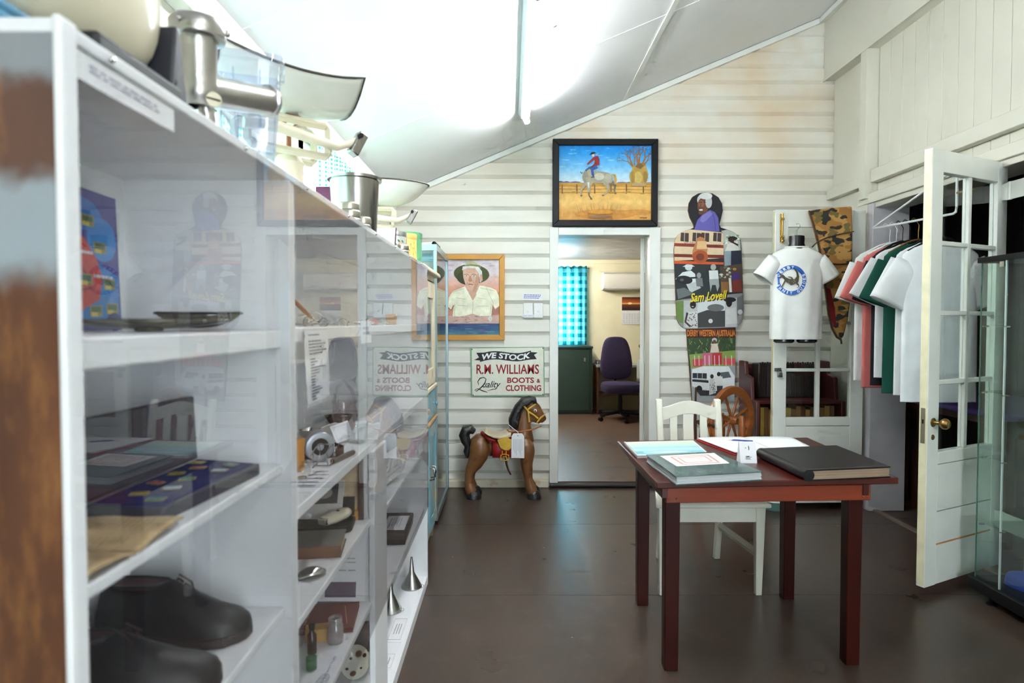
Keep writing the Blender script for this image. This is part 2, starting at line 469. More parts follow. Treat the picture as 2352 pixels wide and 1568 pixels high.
# ceiling: sheets with joints, cover strip, cornices
cm = MB().prism([(-1.05, cz(-1.05) + 0.012), (2.78, cz(2.78) + 0.012), (2.78, cz(2.78) + 0.08), (-1.05, cz(-1.05) + 0.08)], 7.8, T(0, 5.2, 0) @ FACE_CAM)
ceiling = struct(cm.build('ceiling', CEIL))
for xa, xb in ((-1.0, 0.912), (0.914, 2.6)):
    for a, b in zip([YF, -0.72, 0.73, 2.19, 3.645], [-0.72, 0.73, 2.19, 3.645, 5.10]):
        MB().prism([(xa, cz(xa)), (xb, cz(xb)), (xb, cz(xb) + 0.012), (xa, cz(xa) + 0.012)], b - a - 0.003, T(0, b, 0) @ FACE_CAM).build('ceiling_sheet', CEIL, ceiling)
def strip(name, p, q, w, h, m=WHITE_TRIM):
    """square moulding from p to q, w wide, hanging h below"""
    p, q = Vector(p), Vector(q)
    return struct(MB().tube([p, q], [(w / 2 * 1.414, h / 2 * 1.414)] * 2, 4).build(name, m))
MB().prism([(0.895, cz(0.895) - 0.009), (0.931, cz(0.931) - 0.009), (0.931, cz(0.931)), (0.895, cz(0.895))], 7.69, T(0, 5.095, 0) @ FACE_CAM).build('cover_strip', WHITE_TRIM, ceiling)
for y in (3.645, 2.19, 0.73):
    MB().prism([(-0.95, cz(-0.95) - 0.003), (2.6, cz(2.6) - 0.003), (2.6, cz(2.6)), (-0.95, cz(-0.95))], 0.012, T(0, y + 0.006, 0) @ FACE_CAM).build('joint_strip', CEIL, ceiling)
struct(MB().prism([(-0.95, cz(-0.95) - 0.045), (2.5, cz(2.5) - 0.045), (2.5, cz(2.5) - 0.004), (-0.95, cz(-0.95) - 0.004)], 0.05, T(0, 5.085, 0) @ FACE_CAM).build('trim_6', WHITE_TRIM))
struct(box('trim_7', WHITE_TRIM, (-0.949, YF, 2.215, -0.895, 5.03, 2.312)))
struct(MB().prism([(2.44, cz(2.44) - 0.045), (2.50, cz(2.5) - 0.045), (2.50, cz(2.5) - 0.004), (2.44, cz(2.44) - 0.004)], 7.6, T(0, 5.03, 0) @ FACE_CAM).build('trim_8', WHITE_TRIM))

# left wall with two windows and upright lining boards
WIN = [(1.20, 1.33, 2.60, 2.02), (2.92, 1.33, 3.92, 2.18)]
wl = MB()
for a, c, b, d in holed(YF, 5.2, 0.0, 2.36, WIN):
    wl.box(-1.05, a, c, -0.965, b, d)
wall_left = struct(wl.build('wall_left', CREAM_WALL))
y = 0.0
while y < 5.0:
    w = min(0.115, 5.08 - y); mid = y + w / 2
    segs = [(0.0, 2.3)]
    for h in WIN:
        if h[0] - 0.06 < mid < h[2] + 0.06: segs = [(0.0, h[1]), (h[3] + 0.05, 2.3)]
    for z0, z1 in segs:
        if z1 - z0 > 0.04: box('lining_board', CREAM_WALL, (-0.966, y + 0.002, z0, -0.95, y + w - 0.002, z1), wall_left, bevel=0.002)
    y += 0.115
for i, h in enumerate(WIN):
    w = thing('window_%d' % (i + 1), '', '', (-0.99, (h[0] + h[2]) / 2, h[1])); del w['label'], w['category']; struct(w)
    fr = MB()
    for b in ((-1.04, h[0], h[1], -0.96, h[0] + 0.05, h[3]), (-1.04, h[2] - 0.05, h[1], -0.96, h[2], h[3]), (-1.04, h[0], h[1], -0.96, h[2], h[1] + 0.05), (-1.04, h[0], h[3] - 0.05, -0.96, h[2], h[3])):
        fr.box(*b)
    fr.build('frame', WHITE_TRIM, w, world=True)
    m = (h[0] + h[2]) / 2
    box('mullion', WHITE_TRIM, (-1.02, m - 0.015, h[1] + 0.05, -0.97, m + 0.015, h[3] - 0.05), w, world=True)
    for a, b in ((h[0] + 0.05, m - 0.015), (m + 0.015, h[2] - 0.05)):
        box('pane', GLASS, (-1.0, a, h[1] + 0.05, -0.996, b, h[3] - 0.05), w, world=True)
    tr = MB().box(-0.955, h[0] - 0.06, h[3], -0.925, h[2] + 0.06, h[3] + 0.05)
    struct(tr.build('trim_%d' % (20 + i), mat('brown_edged_architrave', C(214, 200, 176), rough=0.5, col2=C(140, 96, 62), c2scale=14)))

# right wall: double-door opening, fascia beam, post, rails, upright boards
OY0, OY1, OZ = 3.05, 4.42, 2.15
wr = MB()
for a, c, b, d in holed(YF, 5.2, 0.0, 3.70, [(OY0, -1, OY1, OZ)]):
    wr.box(2.605, a, c, 2.77, b, d)
wall_right = struct(wr.build('wall_right', CREAM_WALL))
y = 4.455
while y > 0.2:
    box('lining_board', CREAM_WALL, (2.588, y - 0.1275, 2.40, 2.606, y, 3.25), wall_right, bevel=0.003)
    box('lining_board', CREAM_WALL, (2.588, y - 0.1275, 2.23, 2.606, y, 2.31), wall_right, bevel=0.003)
    y -= 0.13
box('plain_panel', CREAM_WALL, (2.588, 4.54, 0.0, 2.606, 5.07, 3.25), wall_right)
box('fascia_beam', CREAM_WALL, (2.50, YF, 3.245, 2.606, 5.071, 3.78), wall_right, bevel=0.003)
box('fascia_lip', CREAM_WALL, (2.494, YF, 3.238, 2.50, 5.071, 3.256), wall_right)
box('post', CREAM_WALL, (2.50, 4.46, 2.20, 2.60, 4.54, 3.245), wall_right, bevel=0.002)
struct(box('trim_9', CREAM_WALL, (2.535, 0.2, 2.31, 2.606, 4.455, 2.40), bevel=0.004))
struct(box('trim_10', CREAM_WALL, (2.535, 4.545, 2.305, 2.606, 5.07, 2.385), bevel=0.004))
struct(box('trim_11', CREAM_WALL, (2.525, 0.2, 2.165, 2.606, 4.60, 2.235), bevel=0.004))
struct(box('trim_12', CREAM_WALL, (2.545, 3.0, 2.13, 2.782, 4.56, 2.166), bevel=0.004))
struct(box('trim_13', CREAM_WALL, (2.53, 4.47, 0.0, 2.606, 4.57, 2.165), bevel=0.004))
struct(box('trim_14', mat('lilac_grey_jamb_paint', C(196, 192, 196), rough=0.4), (2.53, 4.405, 0.0, 2.785, 4.471, 2.16), bevel=0.003))
struct(box('trim_15', CREAM_WALL, (2.53, 2.95, 0.0, 2.785, 3.062, 2.165), bevel=0.003))
# wall behind the camera
wf_ = MB()
for a, c, b, d in holed(-1.05, 2.78, 0.0, 3.8, [(0.92, 0.40, 2.52, 2.40)]):
    wf_.box(a, YF - 0.1, c, b, YF, d)
wf = struct(wf_.build('wall_front', CREAM_WALL))
w4 = thing('window_4', '', '', (1.72, YF - 0.05, 0.40)); del w4['label'], w4['category']; struct(w4)  # unseen window, added to throw light on the cabinet fronts
f4 = MB(); [f4.box(*b) for b in ((0.92, YF - 0.09, 0.40, 0.97, YF + 0.01, 2.40), (2.47, YF - 0.09, 0.40, 2.52, YF + 0.01, 2.40), (0.97, YF - 0.09, 0.40, 2.47, YF + 0.01, 0.45), (0.97, YF - 0.09, 2.35, 2.47, YF + 0.01, 2.40), (1.70, YF - 0.09, 0.45, 1.74, YF + 0.01, 2.35))]
f4.build('frame', WHITE_TRIM, w4, world=True)
for a, b in ((0.97, 1.70), (1.74, 2.47)): box('pane', GLASS, (a, YF - 0.05, 0.45, b, YF - 0.046, 2.35), w4, world=True)

# office behind the doorway
of = struct(box('floor_office', BACKFLOOR, (-0.6, 5.105, -0.02, 3.4, 9.4, 0.035)))
ow = MB()
for a, c, b, d in holed(-0.6, 3.4, 0.0, 2.24, [(0.30, 1.0, 1.06, 2.06)]):
    ow.box(a, 9.30, c, b, 9.40, d)
ow.box(-0.7, 5.2, 0, -0.6, 9.4, 2.24); ow.box(3.4, 5.2, 0, 3.5, 9.4, 2.24)
ow.box(-0.7, 5.2, 0, 0.385, 5.22, 2.24); ow.box(1.125, 5.2, 0, 3.5, 5.22, 2.24); ow.box(0.385, 5.2, 2.03, 1.125, 5.22, 2.24)
struct(ow.build('wall_office', CREAM_BACK))
oc = struct(box('ceiling_office', mat('office_ceiling_paint', C(206, 198, 196), rough=0.35, var=0.06), (-0.7, 5.2, 2.262, 3.5, 9.4, 2.32)))
for i in range(26):
    box('ceiling_board', MATS['office_ceiling_paint'], (-0.6, 5.22 + 0.157 * i, 2.245, 3.4, 5.22 + 0.157 * i + 0.153, 2.262), oc, bevel=0.002)
struct(box('trim_16', CREAM_BACK, (-0.6, 9.27, 2.19, 3.4, 9.30, 2.245)))
struct(box('trim_17', CREAM_BACK, (1.33, 9.285, 2.08, 2.3, 9.30, 2.10)))
w3 = thing('window_3', '', '', (0.68, 9.35, 1.0)); del w3['label'], w3['category']; struct(w3)
f3 = MB(); [f3.box(*b) for b in ((0.30, 9.31, 1.0, 0.34, 9.39, 2.06), (1.02, 9.31, 1.0, 1.06, 9.39, 2.06), (0.34, 9.31, 1.0, 1.02, 9.39, 1.04), (0.34, 9.31, 2.02, 1.02, 9.39, 2.06))]
f3.build('frame', WHITE_TRIM, w3, world=True)
for i in range(8):
    MB(T(0, 9.345, 1.10 + 0.115 * i) @ Matrix.Rotation(0.5, 4, 'X')).box(0.34, -0.055, -0.002, 1.02, 0.055, 0.002).build('louvre_blade', glass('louvre_glass', (0.85, 0.93, 1.0, 1)), w3, world=True)

# dark side room beyond the double doors
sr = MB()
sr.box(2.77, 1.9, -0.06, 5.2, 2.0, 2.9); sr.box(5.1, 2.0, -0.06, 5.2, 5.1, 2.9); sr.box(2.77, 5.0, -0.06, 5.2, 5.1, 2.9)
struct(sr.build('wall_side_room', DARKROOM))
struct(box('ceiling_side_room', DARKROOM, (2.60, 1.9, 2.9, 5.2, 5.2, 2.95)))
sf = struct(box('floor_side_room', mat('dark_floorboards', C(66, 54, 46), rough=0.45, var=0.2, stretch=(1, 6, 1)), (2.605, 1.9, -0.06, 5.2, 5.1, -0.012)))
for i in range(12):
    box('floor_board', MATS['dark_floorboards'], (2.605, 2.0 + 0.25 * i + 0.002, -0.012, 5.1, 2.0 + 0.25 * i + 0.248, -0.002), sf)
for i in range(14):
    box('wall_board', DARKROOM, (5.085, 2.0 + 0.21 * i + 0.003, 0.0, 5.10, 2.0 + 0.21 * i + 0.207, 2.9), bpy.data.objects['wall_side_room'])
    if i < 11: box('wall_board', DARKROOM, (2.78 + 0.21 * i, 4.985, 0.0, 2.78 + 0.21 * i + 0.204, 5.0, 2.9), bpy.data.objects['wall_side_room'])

# fluorescent battens fixed under the sloping ceiling
TUBE = emit('lit_fluorescent_tube', (0.93, 0.97, 1.0, 1), TUBE_POWER)
BATTEN = mat('white_enamel_batten', C(222, 228, 232), rough=0.35, var=0.02)
def batten(label, x, y0, y1):
    L = y1 - y0
    t = thing('fluorescent_light', label, 'ceiling light', (x, y0, cz(x) - 0.001), rot=(0, -math.atan(0.4175), 0), group='fluorescent battens on the ceiling')
    MB().box(-0.03, 0.0, -0.052, 0.03, L, 0.0).build('housing', BATTEN, t, bevel=0.005)
    MB().cyl((0, 0.03, -0.083), (0, L - 0.03, -0.083), 0.014, n=12).build('tube', TUBE, t)
    for y in (0.006, L - 0.032):
        MB().prism([(-0.024, -0.052), (0.024, -0.052), (0.020, -0.094), (0.010, -0.102), (-0.010, -0.102), (-0.020, -0.094)], 0.026, T(0, y + 0.026, 0) @ FACE_CAM).build('lamp_holder', BATTEN, t, bevel=0.003)
    return t
batten('lit fluorescent batten running towards the weatherboard wall', 0.085, 2.60, 4.27)
batten('added unseen fluorescent batten over the near end of the room', 1.30, -1.9, -0.36)  # lamp added behind the camera as front fill
batten('fluorescent batten whose grey end cap just shows at the top edge', 0.168, 1.42, 2.955)
ol = thing('fluorescent_light', 'fluorescent batten on the office ceiling, glowing past the door head', 'ceiling light', (0.35, 8.2, 2.244), group='fluorescent battens on the ceiling')
MB().box(-0.03, -0.6, -0.05, 0.03, 0.6, 0).build('housing', BATTEN, ol, bevel=0.004)
MB().cyl((0, -0.58, -0.078), (0, 0.58, -0.078), 0.014, n=10).build('tube', emit('lit_office_tube', (1, 0.96, 0.86, 1), 170.0), ol)

# ------------------------------------------------------------------ common materials
CHROME = mat('chrome_metal', C(200, 200, 198), rough=0.18, metal=1.0, var=0.05, vscale=20)
ALU = mat('cast_aluminium', C(176, 172, 168), rough=0.3, metal=1.0, var=0.12, vscale=15, bump=0.05, bscale=120)
STEEL = mat('brushed_steel', C(150, 146, 142), rough=0.22, metal=1.0, var=0.15, vscale=8, stretch=(6, 6, 0.5))
BRASS = mat('aged_brass', C(150, 118, 70), rough=0.35, metal=1.0, var=0.15)
BLACKP = mat('black_paint', C(13, 12, 13), rough=0.45, var=0.1, spec=0.25)
BLACKL = mat('black_leather', C(15, 14, 15), rough=0.36, var=0.15, bump=0.12, bscale=150, spec=0.25)
PAPER = mat('white_paper', C(238, 238, 240), rough=0.7, var=0.02)
AGED = mat('aged_paper', C(190, 162, 120), rough=0.8, var=0.12, vscale=12, col2=C(150, 118, 78), c2scale=10)
PRINT = print_mat('printed_ink', 0.55)
OILP = print_mat('oil_paint_on_canvas', 0.6, var=0.13, vscale=28)
MAROON = mat('maroon_stained_wood', C(68, 19, 12), rough=0.3, var=0.2, vscale=3, stretch=(1, 8, 1), coat=0.08, bump=0.02, spec=0.35)
WOOD = mat('honey_brown_wood', C(150, 84, 38), rough=0.35, var=0.2, vscale=5, stretch=(1, 1, 6), coat=0.2)
DARKWOOD = mat('dark_brown_wood', C(74, 42, 26), rough=0.4, var=0.25, vscale=6)
CREAMP = mat('cream_enamel', C(226, 216, 190), rough=0.25, var=0.05, coat=0.3)
CLEAR = glass('clear_glassware', (0.95, 0.97, 0.97, 1), f0=0.07)
def card(name, label, cat, pts, nrm, m=PAPER, th=0.0008, group=None, draw=None):
    """a piece of paper or card with four world corners (tl, tr, br, bl) facing nrm; draw(pic) prints on it in 0..100 coordinates"""
    p = [Vector(q) for q in pts]; n = Vector(nrm).normalized(); c = sum(p, Vector()) / 4
    t = thing(name, label, cat, c, group=group)
    mb = MB(); mb.add([tuple(q - n * th) for q in p] + [tuple(q) for q in p], [(0, 1, 2, 3), (7, 6, 5, 4), (0, 4, 5, 1), (1, 5, 6, 2), (2, 6, 7, 3), (3, 7, 4, 0)])
    mb.build('sheet', m, t, world=True, smooth=0)
    if draw:
        pic = Pic(lambda u, v: p[0].lerp(p[1], u / 100).lerp(p[3].lerp(p[2], u / 100), v / 100), n, base=0.0002)
        draw(pic); pic.build('printing', PRINT, t)
    return t

# ------------------------------------------------------------------ white display cabinets along the left wall
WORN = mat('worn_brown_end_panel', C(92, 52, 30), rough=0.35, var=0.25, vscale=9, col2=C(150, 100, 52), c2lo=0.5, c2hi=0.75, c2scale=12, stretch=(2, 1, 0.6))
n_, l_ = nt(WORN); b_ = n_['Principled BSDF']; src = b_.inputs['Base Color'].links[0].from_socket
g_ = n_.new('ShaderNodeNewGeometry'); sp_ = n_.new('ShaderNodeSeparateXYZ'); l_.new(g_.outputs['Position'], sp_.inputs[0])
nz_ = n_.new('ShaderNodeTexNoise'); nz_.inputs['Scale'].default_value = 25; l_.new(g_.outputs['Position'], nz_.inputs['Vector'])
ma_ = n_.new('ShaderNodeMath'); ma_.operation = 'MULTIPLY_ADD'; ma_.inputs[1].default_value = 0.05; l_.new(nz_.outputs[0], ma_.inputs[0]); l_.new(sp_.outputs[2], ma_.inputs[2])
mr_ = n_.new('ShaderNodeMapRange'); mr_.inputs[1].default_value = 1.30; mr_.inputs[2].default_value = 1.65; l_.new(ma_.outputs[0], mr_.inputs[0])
rp_ = n_.new('ShaderNodeValToRGB'); rp_.color_ramp.interpolation = 'EASE'   # pale blue-grey bands by height over the brown
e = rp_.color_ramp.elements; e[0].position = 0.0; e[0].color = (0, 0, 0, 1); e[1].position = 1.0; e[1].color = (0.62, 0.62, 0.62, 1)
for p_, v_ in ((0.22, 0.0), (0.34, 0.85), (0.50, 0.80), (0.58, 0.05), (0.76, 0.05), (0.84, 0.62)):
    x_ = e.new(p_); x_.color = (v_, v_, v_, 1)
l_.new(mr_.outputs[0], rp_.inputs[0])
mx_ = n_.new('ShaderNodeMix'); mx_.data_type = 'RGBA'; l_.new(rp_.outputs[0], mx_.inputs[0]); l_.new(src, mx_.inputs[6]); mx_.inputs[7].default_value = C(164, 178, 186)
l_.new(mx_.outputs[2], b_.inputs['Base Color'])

CF, CB = -0.415, -0.735     # front and back planes of the white cabinets
def cabinet(label, y0, y1, shelves, glass_z0, near_mat, top=1.61):
    t = thing('display_cabinet', label, 'cabinet', ((CF + CB) / 2, (y0 + y1) / 2, 0), group='white display cabinets along the window wall')
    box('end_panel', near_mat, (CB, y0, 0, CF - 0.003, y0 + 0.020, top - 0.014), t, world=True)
    box('end_panel', WHITE_SHELF, (CB, y1 - 0.022, 0, CF, y1 - 0.001, top - 0.014), t, world=True)
    box('back_panel', WHITE_SHELF, (CB, y0 + 0.02, 0.0, CB + 0.012, y1 - 0.022, top - 0.014), t, world=True)
    box('top_panel', WHITE_SHELF, (CB, y0, top - 0.014, CF + 0.002, y1 - 0.001, top), t, world=True, bevel=0.002)
    for zt, th, a, b in shelves:
        box('shelf', WHITE_SHELF, (CB + 0.012, a, zt - th, CF - 0.014, b, zt), t, world=True, bevel=0.003)
    g = box('glass_sheet', ACRYL, (CF + 0.003, y0 + 0.003, glass_z0, CF + 0.006, y1 - 0.004, top - 0.004), t, world=True)
    y = y0 + 0.07
    while y < y1:
        MB().lathe([(0, 0.0035), (0.0028, 0.003), (0.004, 0.001), (0.004, 0)], 10, T(CF + 0.006, y, top - 0.010) @ Matrix.Rotation(PI / 2, 4, 'Y')).build('screw', CHROME, g, world=True)
        y += 0.33
    return t
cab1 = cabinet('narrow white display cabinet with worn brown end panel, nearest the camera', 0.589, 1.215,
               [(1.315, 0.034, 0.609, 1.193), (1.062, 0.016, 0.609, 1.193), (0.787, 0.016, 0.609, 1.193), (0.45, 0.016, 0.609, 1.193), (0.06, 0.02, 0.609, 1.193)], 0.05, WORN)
box('corner_strip', WHITE_SHELF, (CF - 0.003, 0.586, 0, CF + 0.004, 0.611, 1.612), cab1, world=True, bevel=0.002)
cab2 = cabinet('wide white display cabinet with centre divider and clear front sheet', 1.215, 3.185,
               [(1.320, 0.032, 1.235, 3.163), (0.955, 0.026, 1.235, 3.163), (0.722, 0.018, 1.235, 1.955), (0.458, 0.018, 1.235, 1.955), (0.690, 0.018, 1.99, 3.163), (0.392, 0.016, 1.99, 3.163), (0.045, 0.03, 1.235, 3.163)], 0.40, WHITE_SHELF)
MB().box(CB + 0.012, 1.955, 0.44, CF - 0.022, 1.985, 0.929).box(CF - 0.022, 1.945, 0.045, CF - 0.004, 2.14, 0.929).build('divider', WHITE_SHELF, cab2, world=True, bevel=0.002)
box('toe_board', WHITE_SHELF, (CF - 0.02, 1.24, 0.0, CF - 0.001, 3.163, 0.044), cab2, world=True)

# ------------------------------------------------------------------ worn blue cupboard
BLUEP = mat('peeling_blue_paint', C(124, 172, 186), rough=0.5, var=0.12, vscale=7, col2=C(196, 168, 132), c2lo=0.52, c2hi=0.62, c2scale=6, stretch=(1, 2, 0.7), bump=0.1, bscale=30)
CREAMOLD = mat('chipped_cream_paint', C(222, 210, 182), rough=0.5, var=0.08, vscale=8, col2=C(120, 78, 44), c2lo=0.60, c2hi=0.66, c2scale=9, stretch=(1, 3, 0.6), bump=0.08)
bc = thing('painted_cupboard', 'old blue and cream cupboard with peeling paint and glazed upper door', 'cupboard', (-0.70, 3.58, 0))
BX = -0.462
box('body', BLUEP, (-0.875, 3.245, 0.10, BX - 0.02, 3.93, 1.605), bc, world=True)
MB().prism([(-0.88, 0), (-0.43, 0), (-0.428, 0.01), (-0.435, 0.026), (-0.88, 0.026)], 0.74, T(0, 3.955, 1.605) @ FACE_CAM).build('top_board', CREAMOLD, bc, world=True, bevel=0.004)
fr = MB(); [fr.box(*b) for b in ((BX - 0.02, 3.245, 0.10, BX - 0.004, 3.275, 1.605), (BX - 0.02, 3.905, 0.10, BX - 0.004, 3.93, 1.605), (BX - 0.02, 3.275, 1.575, BX - 0.004, 3.905, 1.605))]
fr.build('face_frame', CREAMOLD, bc, world=True)
ud = MB(); [ud.box(*b) for b in ((BX - 0.012, 3.28, 0.965, BX + 0.006, 3.40, 1.565), (BX - 0.012, 3.80, 0.965, BX + 0.006, 3.90, 1.565), (BX - 0.012, 3.40, 0.965, BX + 0.006, 3.80, 1.06), (BX - 0.012, 3.40, 1.47, BX + 0.006, 3.80, 1.565))]
udo = ud.build('door', CREAMOLD, bc, world=True, bevel=0.003)
box('pane', GLASS, (BX - 0.006, 3.40, 1.06, BX - 0.002, 3.80, 1.47), udo, world=True)
box('rusty_edge', mat('rust_brown_edge', C(140, 84, 44), rough=0.7, var=0.3, vscale=30), (BX + 0.0055, 3.281, 0.97, BX + 0.0075, 3.30, 1.40), udo, world=True)
box('moulding', CREAMOLD, (BX - 0.02, 3.24, 0.93, BX + 0.012, 3.935, 0.958), bc, world=True, bevel=0.006)
dr = box('drawer', BLUEP, (BX - 0.012, 3.28, 0.765, BX + 0.004, 3.90, 0.922), bc, world=True, bevel=0.004)
for y, m in ((3.40, mat('pink_wood_knob', C(196, 150, 128), rough=0.5)), (3.78, BLUEP)):
    MB().lathe([(0.008, 0), (0.007, 0.010), (0.015, 0.018), (0.015, 0.026), (0, 0.030)], 14, T(BX + 0.004, y, 0.845) @ Matrix.Rotation(PI / 2, 4, 'Y')).build('knob', m, dr, world=True)
box('moulding', mat('tan_worn_moulding', C(176, 140, 100), rough=0.6, var=0.2), (BX - 0.02, 3.24, 0.735, BX + 0.014, 3.935, 0.76), bc, world=True, bevel=0.008)
for y0, y1, hy in ((3.28, 3.585, 3.555), (3.592, 3.90, 3.62)):
    d = MB(); [d.box(*b) for b in ((BX - 0.012, y0, 0.12, BX + 0.004, y1, 0.73), (BX + 0.004, y0, 0.12, BX + 0.010, y0 + 0.05, 0.73), (BX + 0.004, y1 - 0.05, 0.12, BX + 0.010, y1, 0.73), (BX + 0.004, y0 + 0.05, 0.66, BX + 0.010, y1 - 0.05, 0.73), (BX + 0.004, y0 + 0.05, 0.12, BX + 0.010, y1 - 0.05, 0.19))]
    do = d.build('door', BLUEP, bc, world=True, bevel=0.002)
    MB().tube([(BX + 0.010, hy, 0.505), (BX + 0.035, hy, 0.50), (BX + 0.038, hy, 0.47), (BX + 0.035, hy, 0.44), (BX + 0.010, hy, 0.435)], 0.0045, 8).build('handle', STEEL, do, world=True)
box('plinth', mat('bare_wood_plinth', C(150, 120, 88), rough=0.7, var=0.2), (-0.87, 3.26, 0.075, BX - 0.004, 3.915, 0.115), bc, world=True)
for x, y in ((BX - 0.03, 3.27), (BX - 0.03, 3.905), (-0.85, 3.27), (-0.85, 3.905)):
    MB().cyl((x, y, 0.0), (x, y, 0.08), 0.012, 0.022, 8).build('foot', MATS['bare_wood_plinth'], bc, world=True)

# ------------------------------------------------------------------ aluminium framed glass showcase by the back wall
ANOD = mat('anodised_aluminium', C(176, 196, 204), rough=0.3, metal=0.85, var=0.04)
BLUEGL = glass('pale_blue_glass', (0.86, 0.95, 0.97, 1), f0=0.05)
gc = thing('glass_showcase', 'tall aluminium framed glass showcase beside the portrait', 'showcase', (-0.69, 4.48, 0))
gx0, gx1, gy0, gy1, gz0, gz1 = -0.92, -0.47, 4.10, 4.86, 0.03, 1.835
for x in (gx0, gx1 - 0.022):
    for y in (gy0, gy1 - 0.022):
        box('post', ANOD, (x, y, gz0 + 0.04, x + 0.022, y + 0.022, gz1 - 0.04), gc, world=True, bevel=0.003)
for z, h in ((gz0, 0.04), (gz1 - 0.04, 0.04)):
    r = MB(); [r.box(*b) for b in ((gx0, gy0, z, gx1, gy0 + 0.022, z + h), (gx0, gy1 - 0.022, z, gx1, gy1, z + h), (gx0, gy0 + 0.022, z, gx0 + 0.022, gy1 - 0.022, z + h), (gx1 - 0.022, gy0 + 0.022, z, gx1, gy1 - 0.022, z + h))]
    r.build('rail', ANOD, gc, world=True)
box('top_pane', BLUEGL, (gx0 + 0.02, gy0 + 0.02, gz1 - 0.008, gx1 - 0.02, gy1 - 0.02, gz1 - 0.002), gc, world=True)
box('base_board', WHITE_SHELF, (gx0 + 0.02, gy0 + 0.02, gz0 + 0.02, gx1 - 0.02, gy1 - 0.02, gz0 + 0.035), gc, world=True)
box('front_pane', GLASS, (gx1 - 0.013, gy0 + 0.02, gz0 + 0.04, gx1 - 0.009, gy1 - 0.02, gz1 - 0.04), gc, world=True)
box('side_pane', BLUEGL, (gx0 + 0.02, gy0 + 0.009, gz0 + 0.04, gx1 - 0.02, gy0 + 0.013, gz1 - 0.04), gc, world=True)
box('side_pane', GLASS, (gx0 + 0.02, gy1 - 0.013, gz0 + 0.04, gx1 - 0.02, gy1 - 0.009, gz1 - 0.04), gc, world=True)
for z in (0.62, 1.10, 1.52):
    box('glass_shelf', BLUEGL, (gx0 + 0.022, gy0 + 0.03, z, gx1 - 0.03, gy1 - 0.03, z + 0.006), gc, world=True)
for x, y in ((-0.88, 4.14), (-0.51, 4.14), (-0.88, 4.82), (-0.51, 4.82)):
    MB().cyl((x, y, 0), (x, y, 0.031), 0.014, n=10).build('foot', BLACKP, gc, world=True)
for i, (x, y) in enumerate(((-0.60, 4.30), (-0.68, 4.36), (-0.78, 4.32))):
    o = MB().lathe([(0.026, 0), (0.030, 0.005), (0.031, 0.07), (0.018, 0.09), (0.018, 0.11), (0.015, 0.11), (0.015, 0.09), (0.028, 0.068), (0.026, 0.006), (0, 0.004)], 16, T(0, 0, 0)).build('glass_jar', CLEAR, None)
    o.location = (x, y, 1.527); tag(o, ('small clear jar nearest the front of the showcase top shelf', 'clear jar in the middle of the showcase top shelf', 'clear jar furthest back on the showcase top shelf')[i], 'jar', 'jars in the showcase')
def _c(p): p.poly([(0, 0), (60, 0), (20, 100), (0, 100)], (236, 170, 130)); p.poly([(60, 0), (100, 0), (100, 100), (70, 90)], (240, 222, 150))
card('folded_card', 'folded pink and yellow card inside the glass showcase', 'card', [(-0.60, 4.55, 1.22), (-0.50, 4.62, 1.22), (-0.50, 4.62, 1.107), (-0.60, 4.55, 1.107)], (0.5, -0.8, 0), draw=_c)
mg = thing('magazine', 'curling magazine with dark spine lying on the glass showcase', 'magazine', (-0.66, 4.42, 1.836))
MB().grid(lambda u, v: (-0.15 + 0.30 * u, -0.12 + 0.24 * v, 0.004 + 0.03 * max(0, u - 0.4) ** 1.3), 9, 3).build('pages', PAPER, mg, solid=0.02)
MB().tube([(0.15, -0.12, 0.027), (0.15, 0.12, 0.027)], 0.016, 10).build('spine', BLACKP, mg)

# ------------------------------------------------------------------ table
TX0, TX1, TY0, TY1, TZ = 0.53, 1.49, 2.285, 3.12, 0.75
tb = thing('wooden_table', 'maroon stained wooden table with square legs and albums on top', 'table', (1.01, 2.7, 0))
MB().prism([(0.533, 2.268), (1.455, 2.335), (1.505, 3.165), (0.527, 3.07)], 0.024, T(0, 0, TZ - 0.024)).build('tabletop', MAROON, tb, world=True, bevel=0.004)
ORANGEW = mat('red_brown_apron_wood', C(136, 54, 28), rough=0.3, var=0.25, vscale=3, stretch=(1.0, 3, 8), coat=0.1, spec=0.35)
MB().prism([(0.588, 2.345), (1.378, 2.382), (1.377, 2.402), (0.587, 2.365)], 0.060, T(0, 0, 0.652)).build('apron', ORANGEW, tb, world=True, bevel=0.003)
MB().prism([(0.60, 2.366), (1.36, 2.402), (1.36, 2.425), (0.60, 2.39)], 0.036, T(0, 0, 0.690)).build('cleat', MAROON, tb, world=True)
box('apron', ORANGEW, (0.598, 2.985, 0.652, 1.378, 3.005, 0.726), tb, world=True, bevel=0.002)
box('apron', MAROON, (0.57, 2.34, 0.672, 0.592, 3.0, 0.726), tb, world=True, bevel=0.002)
box('apron', MAROON, (1.345, 2.376, 0.672, 1.367, 2.96, 0.726), tb, world=True, bevel=0.002)
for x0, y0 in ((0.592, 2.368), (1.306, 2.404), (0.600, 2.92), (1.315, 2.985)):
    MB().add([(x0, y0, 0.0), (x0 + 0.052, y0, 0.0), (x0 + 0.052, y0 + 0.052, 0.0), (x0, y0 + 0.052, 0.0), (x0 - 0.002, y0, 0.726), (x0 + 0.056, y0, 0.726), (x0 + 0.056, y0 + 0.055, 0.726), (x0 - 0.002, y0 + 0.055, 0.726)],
             [(0, 3, 2, 1), (4, 5, 6, 7), (0, 1, 5, 4), (1, 2, 6, 5), (2, 3, 7, 6), (3, 0, 4, 7)]).build('leg', mat('dark_maroon_leg', C(50, 12, 6), rough=0.36, var=0.15, vscale=3, spec=0.16), tb, world=True, bevel=0.003)  # legs get an even maroon, darker than the tabletop
